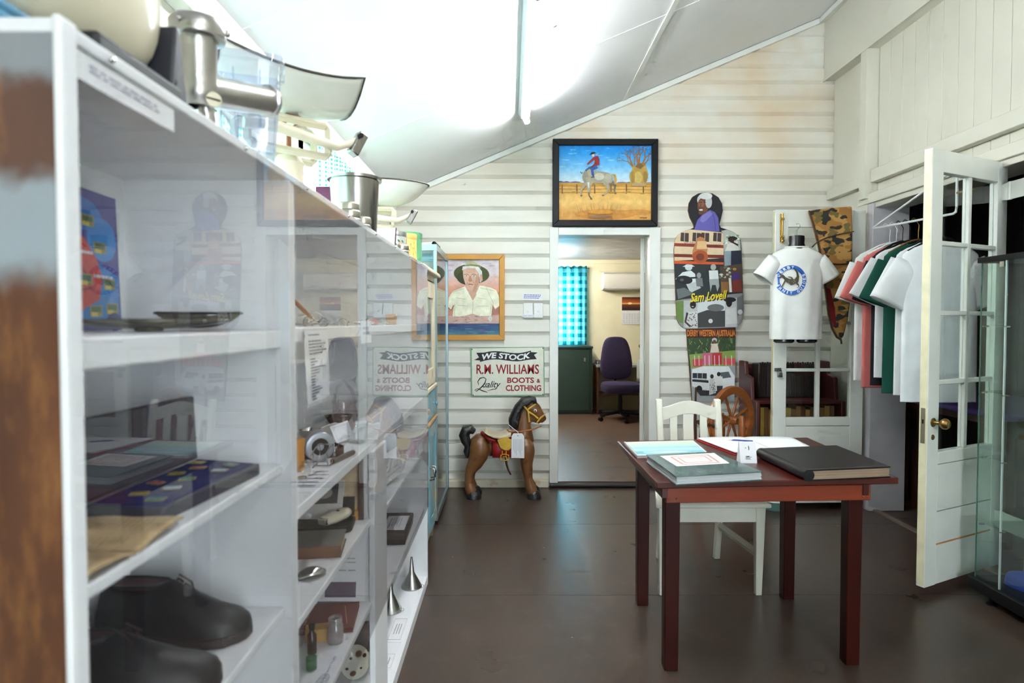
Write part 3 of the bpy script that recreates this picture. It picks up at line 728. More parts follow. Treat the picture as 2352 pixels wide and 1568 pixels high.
for x in (0.60, 0.626, 1.345, 1.362):
    MB().ball((x, 2.345 + (x - 0.588) * 0.0468, 0.668), 0.0035, 8, 5).build('nail_head', STEEL, tb, world=True)

# ------------------------------------------------------------------ white chair behind the table
WCH = mat('cream_white_chair_paint', C(230, 227, 212), rough=0.4, var=0.04, vscale=8)
ch = thing('dining_chair', 'cream white wooden chair with arched slat back behind the table', 'chair', (1.0, 3.27, 0))
def slab4(b, t, z0, z1):   # tapered post from rectangle b at z0 to rectangle t at z1
    q = lambda r, z: [(r[0], r[1], z), (r[2], r[1], z), (r[2], r[3], z), (r[0], r[3], z)]
    return MB().add(q(b, z0) + q(t, z1), [(0, 3, 2, 1), (4, 5, 6, 7), (0, 1, 5, 4), (1, 2, 6, 5), (2, 3, 7, 6), (3, 0, 4, 7)])
def legpath(pts, w, d):
    rings = [[(x - w / 2, y - d / 2, z), (x + w / 2, y - d / 2, z), (x + w / 2, y + d / 2, z), (x - w / 2, y + d / 2, z)] for x, y, z in pts]
    return MB().loft(rings)
for x, t in ((0.845, 0.838), (1.168, 1.166)):
    MB().loft([[(a - 0.017, b - 0.017, z), (a + 0.017, b - 0.017, z), (a + 0.017, b + 0.017, z), (a - 0.017, b + 0.017, z)] for a, b, z in ((x, 3.52, 0), (x, 3.47, 0.30), (x, 3.465, 0.45), (t, 3.50, 0.75), (t, 3.525, 0.885), (t, 3.527, 0.900))]).build('leg', WCH, ch, world=True, bevel=0.007, seg=3)
for x in (0.745, 1.215):
    slab4((x - 0.015, 3.03, x + 0.015, 3.06), (x - 0.024, 3.015, x + 0.024, 3.06), 0, 0.44).build('leg', WCH, ch, world=True, bevel=0.004)
MB().prism([(0.70, 2.985), (1.255, 2.985), (1.20, 3.50), (0.81, 3.50)], 0.022, T(0, 0, 0.44)).build('seat', WCH, ch, world=True, bevel=0.008)
ap = MB().box(0.735, 3.02, 0.365, 1.225, 3.042, 0.44)
ap.tube([(1.215, 3.04, 0.405), (1.17, 3.46, 0.405)], [(0.016, 0.048)] * 2, 4); ap.tube([(0.745, 3.04, 0.405), (0.845, 3.46, 0.405)], [(0.016, 0.048)] * 2, 4)
ap.build('seat_rail', WCH, ch, world=True, smooth=0)
for a, b in (((1.213, 3.045), (1.168, 3.47)), ((0.747, 3.045), (0.845, 3.47))):
    MB().tube([(a[0], a[1], 0.20), (b[0], b[1], 0.20)], [(0.011, 0.024)] * 2, 4).build('stretcher', WCH, ch, world=True, smooth=0)
top, bot = [], []
for i in range(17):
    u = i / 16; x = 0.853 + 0.30 * u; s = math.sin(PI * u)
    top.append((x, 0.856 + 0.036 * (s ** 1.6))); bot.append((x, 0.787 + 0.036 * (s ** 1.6)))
MB().prism(top + bot[::-1], 0.020, T(0, 3.520, 0) @ FACE_CAM).build('crest_rail', WCH, ch, world=True, bevel=0.004)
for x0, x1 in ((0.895, 0.935), (0.968, 1.026), (1.062, 1.102)):
    z = 0.80 + 0.02 * math.sin(PI * ((x0 + x1) / 2 - 0.853) / 0.3)
    MB().add([(x0, 3.462, 0.50), (x1, 3.462, 0.50), (x1, 3.474, 0.50), (x0, 3.474, 0.50), (x0, 3.503, z), (x1, 3.503, z), (x1, 3.515, z), (x0, 3.515, z)],
             [(0, 3, 2, 1), (4, 5, 6, 7), (0, 1, 5, 4), (1, 2, 6, 5), (2, 3, 7, 6), (3, 0, 4, 7)]).build('slat', WCH, ch, world=True, bevel=0.002)
box('back_rail', WCH, (0.858, 3.455, 0.485, 1.152, 3.477, 0.525), ch, world=True, bevel=0.003)

# ------------------------------------------------------------------ things on the table
def slab_from(corners, z0, z1, inset=0.0):
    c = sum((Vector((p[0], p[1], 0)) for p in corners), Vector()) / 4
    q = [Vector((p[0], p[1], 0)).lerp(c, inset) for p in corners]
    return MB().prism([(p.x, p.y) for p in q], z1 - z0, T(0, 0, z0))
def quadfn(c, z):
    p = [Vector((q[0], q[1], z)) for q in c]
    return lambda u, v: p[0].lerp(p[1], u / 100).lerp(p[3].lerp(p[2], u / 100), v / 100)
# spiral notebook, teal watercolour cover
nb = [(0.545, 2.975), (0.885, 3.02), (0.862, 2.70), (0.545, 2.675)]
t = thing('spiral_notebook', 'spiral bound notebook with pale teal beach watercolour cover', 'notebook', (0.71, 2.85, TZ + 0.0005))
slab_from(nb, TZ + 0.0005, TZ + 0.011, 0.01).build('pages', PAPER, t, world=True)
slab_from(nb, TZ + 0.011, TZ + 0.0125).build('cover', PAPER, t, world=True)
p = Pic(quadfn(nb, TZ + 0.0125), (0, 0, 1), base=0.0002)
p.vgrad(2, 3, 98, 96, [(0, (214, 228, 196)), (0.3, (196, 224, 206)), (0.5, (150, 205, 214)), (0.62, (206, 228, 236)), (0.8, (126, 190, 206)), (1, (160, 210, 206))])
p.poly([(2, 60), (40, 52), (98, 60), (98, 72), (50, 66), (2, 72)], (176, 214, 226)).poly([(10, 78), (60, 74), (80, 80), (40, 86)], (222, 236, 240)).line([(33, 3), (33, 40)], 0.6, (180, 206, 180)).line([(66, 3), (66, 45)], 0.6, (180, 206, 180)).rect(2, 72, 12, 90, (120, 176, 196))
p.build('cover_print', PRINT, t)
for i in range(26):
    q = Vector((nb[0][0], nb[0][1], 0)).lerp(Vector((nb[3][0], nb[3][1], 0)), (i + 0.6) / 26.5)
    MB().tube([(q.x + 0.007 * math.cos(a) + 0.001, q.y, TZ + 0.0078 + 0.0075 * math.sin(a)) for a in [2 * PI * k / 10 for k in range(10)]], 0.0008, 5, closed=True, up=(0, 1, 0)).build('wire_loop', CHROME, t, world=True)
# green marbled album
GREENB = mat('green_marbled_cover', C(66, 92, 92), rough=0.25, var=0.2, vscale=14, col2=C(112, 136, 134), c2lo=0.5, c2hi=0.7, c2scale=22, coat=0.3)
ga = [tuple(atz(*q, 0.783))[:2] for q in ((1484, 1044), (1640, 1037), (1752, 1083), (1553, 1094))]
t = thing('photo_album', 'green marbled photo album with a bordered white label', 'album', (ga[0][0] / 2 + ga[2][0] / 2, ga[0][1] / 2 + ga[2][1] / 2, TZ + 0.0005))
slab_from(ga, TZ + 0.0005, TZ + 0.004).build('back_cover', GREENB, t, world=True, bevel=0.001)
lay = MB()
for i in range(6): lay.add(*(lambda m: (m.v, m.f))(slab_from(ga, TZ + 0.0045 + 0.0042 * i, TZ + 0.0045 + 0.0042 * i + 0.0034, 0.015 + 0.006 * (i % 3))))
lay.build('pages', mat('grey_white_album_pages', C(206, 210, 212), rough=0.6), t, world=True, smooth=0)
slab_from(ga, TZ + 0.030, TZ + 0.0335).build('front_cover', GREENB, t, world=True, bevel=0.001)
gz = TZ + 0.0335
lb = [tuple(atz(*q, gz))[:2] for q in ((1515, 1047), (1640, 1040), (1676, 1064), (1555, 1071))]
p = Pic(quadfn(lb, gz), (0, 0, 1), base=0.0006)
p.rect(0, 0, 100, 100, (232, 232, 232)).rect(14, 12, 86, 90, (206, 150, 136)).rect(18, 18, 82, 84, (232, 228, 226)).rect(24, 26, 76, 76, (206, 156, 142)).rect(27, 30, 73, 72, (235, 233, 232))
for i in range(22):
    p.rect(15 + i * 3.2, 13, 16.4 + i * 3.2, 17, (236, 220, 214)); p.rect(15 + i * 3.2, 85, 16.4 + i * 3.2, 89, (236, 220, 214))
p.words(36, 38, 64, 60, 3, (210, 160, 148), 0.3, seed=4); p.build('cover_label', PRINT, t)
# black leather album
ba = [tuple(atz(*q, 0.792))[:2] for q in ((1748, 1029), (1921, 1022), (2046, 1071), (1858, 1079))]
t = thing('photo_album', 'thick black leather album with brown page edges', 'album', (ba[0][0] / 2 + ba[2][0] / 2, ba[0][1] / 2 + ba[2][1] / 2, TZ + 0.0005))
slab_from(ba, TZ + 0.0005, TZ + 0.005).build('back_cover', BLACKL, t, world=True, bevel=0.0015)
lay = MB()
for i in range(9): lay.add(*(lambda m: (m.v, m.f))(slab_from(ba, TZ + 0.0055 + 0.0034 * i, TZ + 0.0055 + 0.0034 * i + 0.0028, 0.012 + 0.005 * ((i * 2) % 3))))
lay.build('pages', mat('brown_album_pages', C(150, 128, 106), rough=0.8, var=0.15), t, world=True, smooth=0)
slab_from(ba, TZ + 0.0375, TZ + 0.0425).build('front_cover', BLACKL, t, world=True, bevel=0.002)
a, b = Vector((*ba[0], TZ + 0.022)), Vector((*ba[3], TZ + 0.022))
MB().tube([a.lerp(b, k / 6) for k in range(7)], 0.0215, 14).build('spine', BLACKL, t, world=True)
q0, q1 = Vector((*ba[3], TZ + 0.0427)), Vector((*ba[2], TZ + 0.0427)); inn = Vector((0, 0.012, 0))
sm = MB()
for i in range(60): sm.tube([q0.lerp(q1, (i + 0.2) / 60) + inn * 0.5, q0.lerp(q1, (i + 0.7) / 60) + inn * 0.5], 0.0007, 4)
so = sm.build('stitching', mat('grey_thread', C(120, 118, 116), rough=0.7), t, world=True, smooth=0); so['kind'] = 'stuff'
# open guest book
gb = [(0.918, 3.09), (1.40, 3.10), (1.372, 2.79), (0.985, 2.74)]
t = thing('guest_book', 'open guest book with blank white pages and red cover edge', 'book', (1.15, 2.95, TZ + 0.0005))
slab_from(gb, TZ + 0.0005, TZ + 0.0035).build('cover', mat('red_cloth_cover', C(176, 40, 34), rough=0.5), t, world=True)
fq = quadfn(gb, TZ + 0.004)
for u0, u1 in ((1.2, 49.8), (50.2, 98.8)):
    def pg(u, v, u0=u0, u1=u1):
        uu = u0 + (u1 - u0) * u; q = fq(uu, 2 + 96 * v); d = min(abs(uu - 50), 50) / 50
        return (q.x, q.y, q.z + 0.004 + 0.004 * (1 - (2 * d - 0.7) ** 2 * 0.7) * (0.35 if d < 0.06 else 1))
    MB().grid(pg, 12, 5).build('page', PAPER, t, world=True, solid=-0.006)
t = thing('ballpoint_pen', 'blue ballpoint pen lying on the open guest book', 'pen', (1.10, 2.97, TZ + 0.0195))
t.rotation_euler = (0, 0, math.radians(-20))
MB().tube([(-0.045, 0, 0), (-0.035, 0, 0.0), (0.04, 0, 0), (0.05, 0, 0)], [0.002, 0.0055, 0.0055, 0.005], 10).build('barrel', mat('blue_plastic', C(46, 48, 130), rough=0.3), t)
MB().tube([(-0.062, 0, 0), (-0.045, 0, 0)], [0.0008, 0.0025], 8).build('tip', CHROME, t)
MB().box(0.0, -0.002, 0.0054, 0.045, 0.002, 0.0075).build('clip', PAPER, t)
# white tent card
t = thing('tent_card', 'small white folded card standing between the two albums', 'card', (0.985, 2.60, TZ + 0.0005))
MB().prism([(-0.024, 0), (0.024, 0), (0.004, 0.085), (-0.004, 0.085)], 0.068, T(-0.034, 0, 0) @ FACE_RIGHT).build('folded_card', PAPER, t, bevel=0.0)
fn = lambda u, v: Vector((-0.034 + 0.068 * u / 100, -0.004 - 0.020 * v / 100 - 0.0004, 0.085 * (1 - v / 100)))
p = Pic(fn, (0, -0.97, 0.23), base=0.0002)
p.ell(36, 28, 4, 3, (140, 140, 140), 8).line([(54, 22), (56, 30), (55, 38)], 5, (40, 40, 42)).ell(55, 20, 2.4, 2.4, (40, 40, 42), 8)
p.words(32, 66, 74, 84, 5, (120, 120, 124), 0.5, seed=3).rect(36, 66, 54, 70, (70, 70, 74)); p.build('printing', PRINT, t, world=False)

# ------------------------------------------------------------------ glazed double doors
PANEW = glass('door_pane_glass', (0.95, 0.97, 0.96, 1), f0=0.05)
DOORP = mat('cream_white_door_paint', C(232, 232, 224), rough=0.32, var=0.04, vscale=6, bump=0.02, bscale=20)
EDGEP = mat('yellowed_door_edge', C(222, 214, 178), rough=0.45, var=0.1, vscale=12)
def leaf(num, hinge, ang, w, z0, z1, g0, g1):
    t = thing('door_%d' % num, '', '', (hinge[0], hinge[1], z0), ang); del t['label'], t['category']; struct(t)
    H = z1 - z0; sw = 0.092; g0 -= z0; g1 -= z0; th = 0.02
    for x in (0, w - sw):
        MB().box(x, -th, 0, x + sw, th, H).build('stile', DOORP, t, bevel=0.003)
    box('rail', DOORP, (sw, -th, g1, w - sw, th, H), t, bevel=0.003)
    box('rail', DOORP, (sw, -th, g0 - 0.06, w - sw, th, g0), t, bevel=0.003)
    zz = [0.0, 0.20, 0.36, g0 - 0.06]
    for a, b in zip(zz, zz[1:]):
        box('panel_board', DOORP, (sw, -th + 0.001, a + 0.002, w - sw, th - 0.001, b - 0.003), t, bevel=0.002)
    box('groove_strip', mat('bare_orange_wood', C(190, 128, 74), rough=0.7), (sw, -th + 0.006, 0.195, w - sw, th - 0.0005, 0.203), t)
    xm = w / 2; rows = [g0 + (g1 - g0) * i / 4 for i in range(5)]
    box('muntin', DOORP, (xm - 0.014, -0.016, g0, xm + 0.014, 0.016, g1), t, bevel=0.004)
    for z in rows[1:4]:
        box('muntin', DOORP, (sw, -0.016, z - 0.011, xm - 0.014, 0.016, z + 0.011), t, bevel=0.004)
        box('muntin', DOORP, (xm + 0.014, -0.016, z - 0.011, w - sw, 0.016, z + 0.011), t, bevel=0.004)
    for a, b in zip(rows, rows[1:]):
        for x0, x1 in ((sw, xm - 0.014), (xm + 0.014, w - sw)):
            box('pane', PANEW, (x0, -0.0015, a, x1, 0.0015, b), t)
    box('edge_strip', EDGEP, (w, -th + 0.003, 0.01, w + 0.0015, th - 0.003, H - 0.01), t)
    return t
HN, FN = Vector((2.585, 3.315)), Vector((1.992, 3.018))
dn = FN - HN
near = leaf(1, HN, math.atan2(dn.y, dn.x), dn.length, 0.048, 2.155, 0.70, 2.05)
wn = dn.length
kn = MB(); kr = T(wn - 0.045, 0.02, 0.80) @ Matrix.Rotation(-PI / 2, 4, 'X')
kn.lathe([(0.0, 0.0), (0.022, 0.0), (0.022, 0.003), (0.010, 0.008), (0.008, 0.03), (0.018, 0.038), (0.026, 0.05), (0.026, 0.06), (0.018, 0.072), (0, 0.075)], 20, kr).build('knob', BRASS, near)
MB().lathe([(0.0, 0.003), (0.012, 0.003), (0.014, 0.0)], 14, T(wn - 0.045, 0.02, 0.728) @ Matrix.Rotation(-PI / 2, 4, 'X')).build('keyhole_plate', BRASS, near)
box('latch_plate', mat('tarnished_latch', C(140, 132, 108), rough=0.45, metal=0.6, var=0.2), (wn + 0.0012, -0.010, 0.70, wn + 0.003, 0.010, 0.87), near)
box('latch_hole', BLACKP, (wn + 0.0028, -0.004, 0.795, wn + 0.0034, 0.004, 0.815), near)
for z in (0.305, 2.0):     # long white strap hinges reaching to the jamb
    s = MB().prism([(3.325, -0.032), (3.325, 0.032), (3.24, 0.045), (3.064, 0.045), (3.064, -0.045), (3.24, -0.045)], 0.007, T(2.545, 0, z) @ FACE_RIGHT).build('strap_hinge', DOORP, near, bevel=0.001, world=True)
    MB().cyl((2.549, 3.225, z - 0.046), (2.549, 3.225, z + 0.046), 0.009, n=10).build('hinge_knuckle', DOORP, s, world=True)
far = leaf(2, (2.495, 4.452), PI + 0.02, 0.64, 0.05, 2.115, 0.66, 1.995)
bo = MB().box(0.585, 0.02, 1.84, 0.607, 0.024, 2.035)
bo.cyl((0.596, 0.031, 1.83), (0.596, 0.031, 2.04), 0.0055, n=10); bo.box(0.583, 0.024, 1.87, 0.609, 0.038, 1.885); bo.box(0.583, 0.024, 1.99, 0.609, 0.038, 2.005)
bo.ball((0.596, 0.04, 1.845), 0.012, 10, 6)
bo.build('slide_bolt', mat('yellow_brass', C(196, 160, 84), rough=0.25, metal=1.0), far)
pl = thing('padlock', 'grey padlock hanging on the hasp of the far glazed door', 'padlock', (1.895, 4.405, 0.965))
MB().box(-0.016, -0.009, -0.02, 0.016, 0.009, 0.012).build('case', STEEL, pl, bevel=0.004)
MB().tube([(-0.010, 0, 0.012), (-0.010, 0, 0.03), (-0.004, 0, 0.036), (0.004, 0, 0.036), (0.010, 0, 0.03), (0.010, 0, 0.012)], 0.003, 8).build('shackle', CHROME, pl)
MB().box(-0.035, 0.006, 0.022, 0.012, 0.012, 0.045).build('hasp', STEEL, pl, bevel=0.001)

# ------------------------------------------------------------------ glass display case on the right
CG = glass('case_glass', (0.93, 0.98, 0.96, 1), f0=0.05)
dc_ = thing('display_case', 'tall glass display case with black top and base beside the open door', 'showcase', (2.42, 2.66, 0))
ax0, ax1, ay0, ay1 = 2.255, 2.575, 2.30, 3.015
box('lid', BLACKP, (ax0 - 0.012, ay0 - 0.01, 1.612, ax1, ay1 + 0.012, 1.638), dc_, world=True, bevel=0.002)
box('base', BLACKP, (ax0 - 0.022, ay0 - 0.01, 0.045, ax1, ay1 + 0.02, 0.10), dc_, world=True, bevel=0.003)
box('side_pane', CG, (ax0, ay0, 0.10, ax0 + 0.005, 2.862, 1.612), dc_, world=True)
box('side_pane', CG, (ax0, 2.866, 0.10, ax0 + 0.005, ay1, 1.612), dc_, world=True)
box('end_pane', CG, (ax0 + 0.005, ay1 - 0.005, 0.10, ax1, ay1, 1.612), dc_, world=True)
box('edge_bead', mat('clear_edge_bead', C(190, 204, 200), rough=0.15, var=0.0), (ax0 - 0.001, 2.861, 0.10, ax0 + 0.006, 2.867, 1.612), dc_, world=True)
box('edge_bead', mat('green_glass_edge', C(72, 112, 98), rough=0.1, var=0.0), (ax0 - 0.0005, ay1 - 0.004, 0.10, ax0 + 0.004, ay1 + 0.0005, 1.612), dc_, world=True)
for z in (0.37, 0.69, 1.0, 1.315):
    box('glass_shelf', CG, (ax0 + 0.01, ay0, z, ax1, ay1 - 0.01, z + 0.005), dc_, world=True)
    for y in (2.864, 2.99):
        MB().cyl((ax0 - 0.006, y, z - 0.004), (ax0 + 0.022, y, z - 0.004), 0.004, n=8).build('shelf_pin', CHROME, dc_, world=True)
box('hinge_block', CHROME, (ax0 - 0.003, 2.875, 1.585, ax0 + 0.012, 2.90, 1.608), dc_, world=True)
for x, y in ((ax0 + 0.02, 2.93), (ax1 - 0.05, 2.93), (ax0 + 0.02, 2.40), (ax1 - 0.05, 2.40)):
    MB().lathe([(0, 0.0), (0.024, 0.0), (0.024, 0.006), (0.012, 0.012), (0.012, 0.046)], 12, T(x, y, 0)).build('foot', BLACKP, dc_, world=True)

def shoe(label, loc, rz, upper, sole, inner, L=0.27, W=0.092, H=0.085, lace=True, group=None, scale=1.0):
    """laced low shoe, toe along +x"""
    t = thing('shoe', label, 'shoe', loc, rz, group)
    xs = [0.0, 0.03, 0.10, 0.22, 0.36, 0.50, 0.64, 0.78, 0.90, 0.97, 1.0]
    wd = [0.30, 0.62, 0.70, 0.68, 0.66, 0.78, 0.96, 1.0, 0.86, 0.52, 0.20]
    ht = [0.72, 0.80, 0.82, 0.78, 0.84, 0.98, 0.74, 0.52, 0.42, 0.32, 0.20]
    rings, sr, inn = [], [], []
    for x, w, h in zip(xs, wd, ht):
        X = (x - 0.5) * L * scale; a = w * W / 2 * scale; hh = h * H * scale; y0 = -0.008 * math.sin(PI * x) * scale
        rings.append([(X, y0 + a * math.cos(t_) * (1.0 - 0.35 * max(0, math.sin(t_)) ** 2), 0.014 * scale + hh * max(0.0, math.sin(t_)) ** 0.75) for t_ in [PI * k / 10 for k in range(11)]])
        sr.append([(X, y0 + a * 1.07, 0), (X, y0 + a * 1.07, 0.016 * scale), (X, y0 - a * 1.07, 0.016 * scale), (X, y0 - a * 1.07, 0)])
    MB().loft(rings, closed=True).build('upper', upper, t, smooth=60)
    MB().loft(sr).build('sole', sole, t, smooth=0, bevel=0.002)
    MB().box(-0.5 * L * scale, -W * 0.33 * scale, -0.0, -0.27 * L * scale, W * 0.31 * scale, 0.017 * scale).build('heel', sole, t, bevel=0.003)
    op = [(-0.46, 0.0), (-0.40, 0.20), (-0.25, 0.23), (-0.08, 0.16), (0.0, 0.0), (-0.08, -0.18), (-0.25, -0.25), (-0.40, -0.22)]
    zc = (0.014 + 0.83 * H) * scale
    MB().loft([[(x * L * scale, y * W * scale, zc + 0.004) for x, y in op], [(x * L * scale * 0.93, y * W * scale * 0.85, zc - 0.003) for x, y in op]]).build('opening', inner, t)
    MB().tube([(x * L * scale, y * W * scale * 1.02, zc + 0.004) for x, y in op], 0.0028 * scale, 6, closed=True).build('collar', upper, t)
    for s_ in (-1, 1):
        MB().tube([(0.0, s_ * 0.012, (0.014 + 0.985 * H) * scale), (0.07 * L * scale, s_ * 0.2 * W * scale, (0.014 + 0.80 * H) * scale), (0.06 * L * scale, s_ * 0.36 * W * scale, (0.014 + 0.48 * H) * scale), (-0.02 * L * scale, s_ * 0.415 * W * scale, 0.018)], 0.0018 * scale, 6).build('facing_seam', sole, t)
    if lace:
        for i in range(4):
            x = (0.02 + 0.05 * i) * L * scale; z = (0.014 + (0.955 - 0.105 * i) * H) * scale
            MB().tube([(x, -0.016, z - 0.012), (x, 0, z + 0.0005), (x, 0.016, z - 0.012)], 0.002, 6).build('lace', inner, t)
    return t
BLUES = mat('blue_suede', C(30, 62, 150), rough=0.6, var=0.1)
TANI = mat('tan_insole', C(196, 160, 110), rough=0.6)
shoe('blue slip-on shoe with tan lining in the glass display case', (2.39, 2.80, 0.101), PI / 2 + 0.15, BLUES, BLUES, TANI, lace=False, H=0.10, group='blue shoes in the display case', scale=1.15)
shoe('second blue slip-on shoe standing nearer in the display case', (2.51, 2.78, 0.101), PI / 2 - 0.05, BLUES, BLUES, TANI, lace=False, H=0.10, group='blue shoes in the display case', scale=1.15)

# ------------------------------------------------------------------ framed outback painting above the doorway
def frame4(root, m, x0, z0, x1, z1, w, yb, yf, bevel=0.004):
    """mitred picture frame on the back wall, faces -Y"""
    for q in ([(x0, z1), (x1, z1), (x1 - w, z1 - w), (x0 + w, z1 - w)], [(x0, z0), (x0 + w, z0 + w), (x1 - w, z0 + w), (x1, z0)],
              [(x0, z0), (x0, z1), (x0 + w, z1 - w), (x0 + w, z0 + w)], [(x1, z0), (x1 - w, z0 + w), (x1 - w, z1 - w), (x1, z1)]):
        MB().prism(q, yb - yf, T(0, yb, 0) @ FACE_CAM).build('frame_bar', m, root, world=True, bevel=bevel)
YP = 5.050
a, b = at(1269, 520, YP), at(1511, 320, YP)
t = thing('framed_painting', 'black framed outback painting of a buckjumping rider above the doorway', 'painting', (a.x / 2 + b.x / 2, YP, a.z))
frame4(t, BLACKP, a.x, a.z, b.x, b.z, 0.05, 5.071, 5.030)
box('canvas', PAPER, (a.x + 0.045, 5.055, a.z + 0.045, b.x - 0.045, 5.070, b.z - 0.045), t, world=True)
cr = crop(1230, 300, 6.03, 5.055)
p = Pic(cr, (0, -1, 0), base=0.0004)
p.vgrad(312, 190, 1618, 1252, [(0, (10, 134, 226)), (0.12, (36, 158, 238)), (0.3, (120, 196, 244)), (0.42, (186, 222, 244)), (0.5, (214, 230, 240)), (0.505, (222, 170, 84)), (0.62, (232, 178, 92)), (0.75, (242, 198, 118)), (0.9, (222, 160, 80)), (1, (226, 164, 84))])
for i in range(26):
    x, y = random.uniform(330, 1560), random.uniform(215, 640); p.ell(x, y, random.uniform(20, 60), random.uniform(3, 9), (60 + int(y / 5), 170 + int(y / 12), 240), 10)
p.poly([(318, 720), (318, 700), (350, 696), (390, 708), (430, 698), (480, 712), (540, 702), (600, 706), (640, 720)], (104, 96, 140))
p.poly([(1120, 722), (1150, 712), (1210, 710), (1260, 716), (1300, 708), (1320, 722)], (96, 100, 146)).poly([(1530, 722), (1560, 716), (1612, 718), (1612, 724)], (110, 100, 130))
p.rect(314, 722, 1612, 760, (206, 150, 62)).ell(960, 1160, 420, 70, (206, 140, 62), 24).ell(1400, 1130, 220, 40, (210, 146, 70), 16)
for y in (764, 806, 852):
    p.line([(316, y), (700, y + 6), (1000, y + 2), (1606, y + 14)], 5, (122, 84, 44))
for x in (368, 572, 818, 1044, 1258, 1492):
    p.line([(x, 742), (x + 2, 872)], 18, (132, 92, 48)); p.ell(x, 742, 9, 4, (170, 126, 76), 8)
for x, y in ((540, 850), (1285, 850), (1480, 870), (1060, 860)): p.ell(x, y, 40, 12, (176, 144, 62), 12)
# boab tree
OC, OD = (186, 152, 74), (146, 106, 44)
p.poly([(1322, 770), (1310, 690), (1298, 630), (1304, 590), (1330, 560), (1340, 520), (1328, 470), (1370, 490), (1400, 480), (1420, 450), (1470, 450), (1500, 480), (1530, 486), (1545, 540), (1562, 600), (1556, 650), (1535, 700), (1534, 775)], OC)
p.poly([(1380, 500), (1420, 452), (1470, 452), (1500, 490), (1450, 530)], (120, 92, 52)).ell(1420, 650, 60, 80, (206, 176, 98), 16).ell(1520, 640, 30, 80, (160, 124, 58), 14).ell(1350, 640, 26, 90, (170, 134, 62), 14).ell(1430, 750, 100, 24, (190, 158, 116), 14)
def branch(x, y, ang, L, w, d):
    if d == 0: return
    x2, y2 = x + L * math.cos(ang), y - L * math.sin(ang)
    p.line([(x, y), ((x + x2) / 2 + random.uniform(-4, 4), (y + y2) / 2), (x2, y2)], [w, w * 0.8, w * 0.6], (170, 108, 40) if d > 2 else (92, 74, 58))
    for s in (-1, 1): branch(x2, y2, ang + s * random.uniform(0.25, 0.6), L * random.uniform(0.6, 0.8), w * 0.55, d - 1)
for x, y, ang, L, w in ((1340, 490, 1.9, 100, 26), (1345, 500, 2.3, 90, 20), (1420, 460, 1.75, 100, 30), (1430, 460, 1.45, 110, 26), (1480, 470, 1.2, 100, 28), (1490, 490, 0.9, 80, 20), (1370, 480, 1.6, 90, 18)):
    branch(x, y, ang, L, w, 5)
# horse
HG, HD, HL = (170, 162, 140), (112, 106, 92), (206, 202, 184)
p.line([(960, 720), (1010, 800), (1000, 850), (930, 890)], [70, 36, 20, 18], HG).line([(1050, 720), (1100, 760), (1090, 830), (1105, 870)], [60, 34, 18, 16], HD)
p.line([(700, 720), (640, 800), (622, 850), (632, 900)], [60, 30, 20, 22], HG)
p.poly([(640, 640), (680, 560), (740, 535), (810, 560), (880, 568), (960, 580), (1010, 590), (1052, 620), (1066, 680), (1050, 730), (990, 745), (930, 730), (860, 738), (810, 722), (780, 740), (700, 720), (655, 700)], HG)
p.ell(880, 640, 70, 50, HL, 16).ell(1000, 660, 50, 60, (186, 178, 158), 16).ell(690, 640, 40, 80, (150, 144, 126), 16).line([(650, 580), (640, 600), (620, 572)], 10, (60, 58, 56))
p.poly([(690, 650), (770, 650), (790, 720), (760, 800), (742, 870), (722, 830), (700, 760)], HG).poly([(715, 720), (745, 716), (744, 800), (728, 800)], (232, 226, 214))
p.line([(740, 860), (738, 900), (770, 945)], [18, 16, 22], HD).line([(1050, 610), (1095, 622), (1108, 680), (1100, 745)], [18, 30, 34, 20], (206, 158, 76)).line([(690, 560), (740, 520), (800, 500)], 26, (60, 96, 140))
for x, y in ((632, 905), (770, 950), (930, 900), (1105, 872)): p.ell(x, y, 16, 9, (110, 86, 66), 8)
# rider
p.line([(850, 500), (780, 540), (790, 610), (800, 640)], [50, 46, 34, 24], (44, 84, 160)).line([(765, 652), (818, 646)], 12, (70, 50, 46))
p.poly([(820, 360), (862, 356), (882, 400), (880, 480), (840, 492), (800, 486), (816, 430), (806, 396)], (150, 40, 46)).line([(820, 380), (760, 430), (716, 470)], [36, 26, 20], (150, 40, 46)).line([(840, 450), (800, 490), (768, 512)], [30, 24, 18], (138, 36, 42)).ell(698, 490, 9, 12, (220, 190, 170), 8)
p.ell(796, 346, 20, 20, (226, 196, 176), 10).poly([(742, 345), (760, 322), (776, 302), (812, 300), (836, 312), (800, 330), (764, 336)], (26, 50, 66)).line([(830, 345), (856, 330), (870, 316)], 6, (200, 200, 206))
# dust and shadow
for i in range(34):
    x = random.uniform(580, 1160); y = 1140 - random.random() * 20; L = random.uniform(40, 140); dx = (x - 870) * 0.16 + random.uniform(-20, 20)
    p.line([(x, y), (x + dx, y - L)], [6, 1.5], random.choice([(196, 148, 90), (206, 164, 110), (178, 128, 70)]))
p.ell(900, 1130, 180, 32, (214, 150, 56), 18).ell(890, 1195, 165, 24, (150, 108, 74), 18).words(1440, 1204, 1560, 1222, 1, (110, 76, 42), 0.7, seed=5)
p.build('painting', OILP, t)

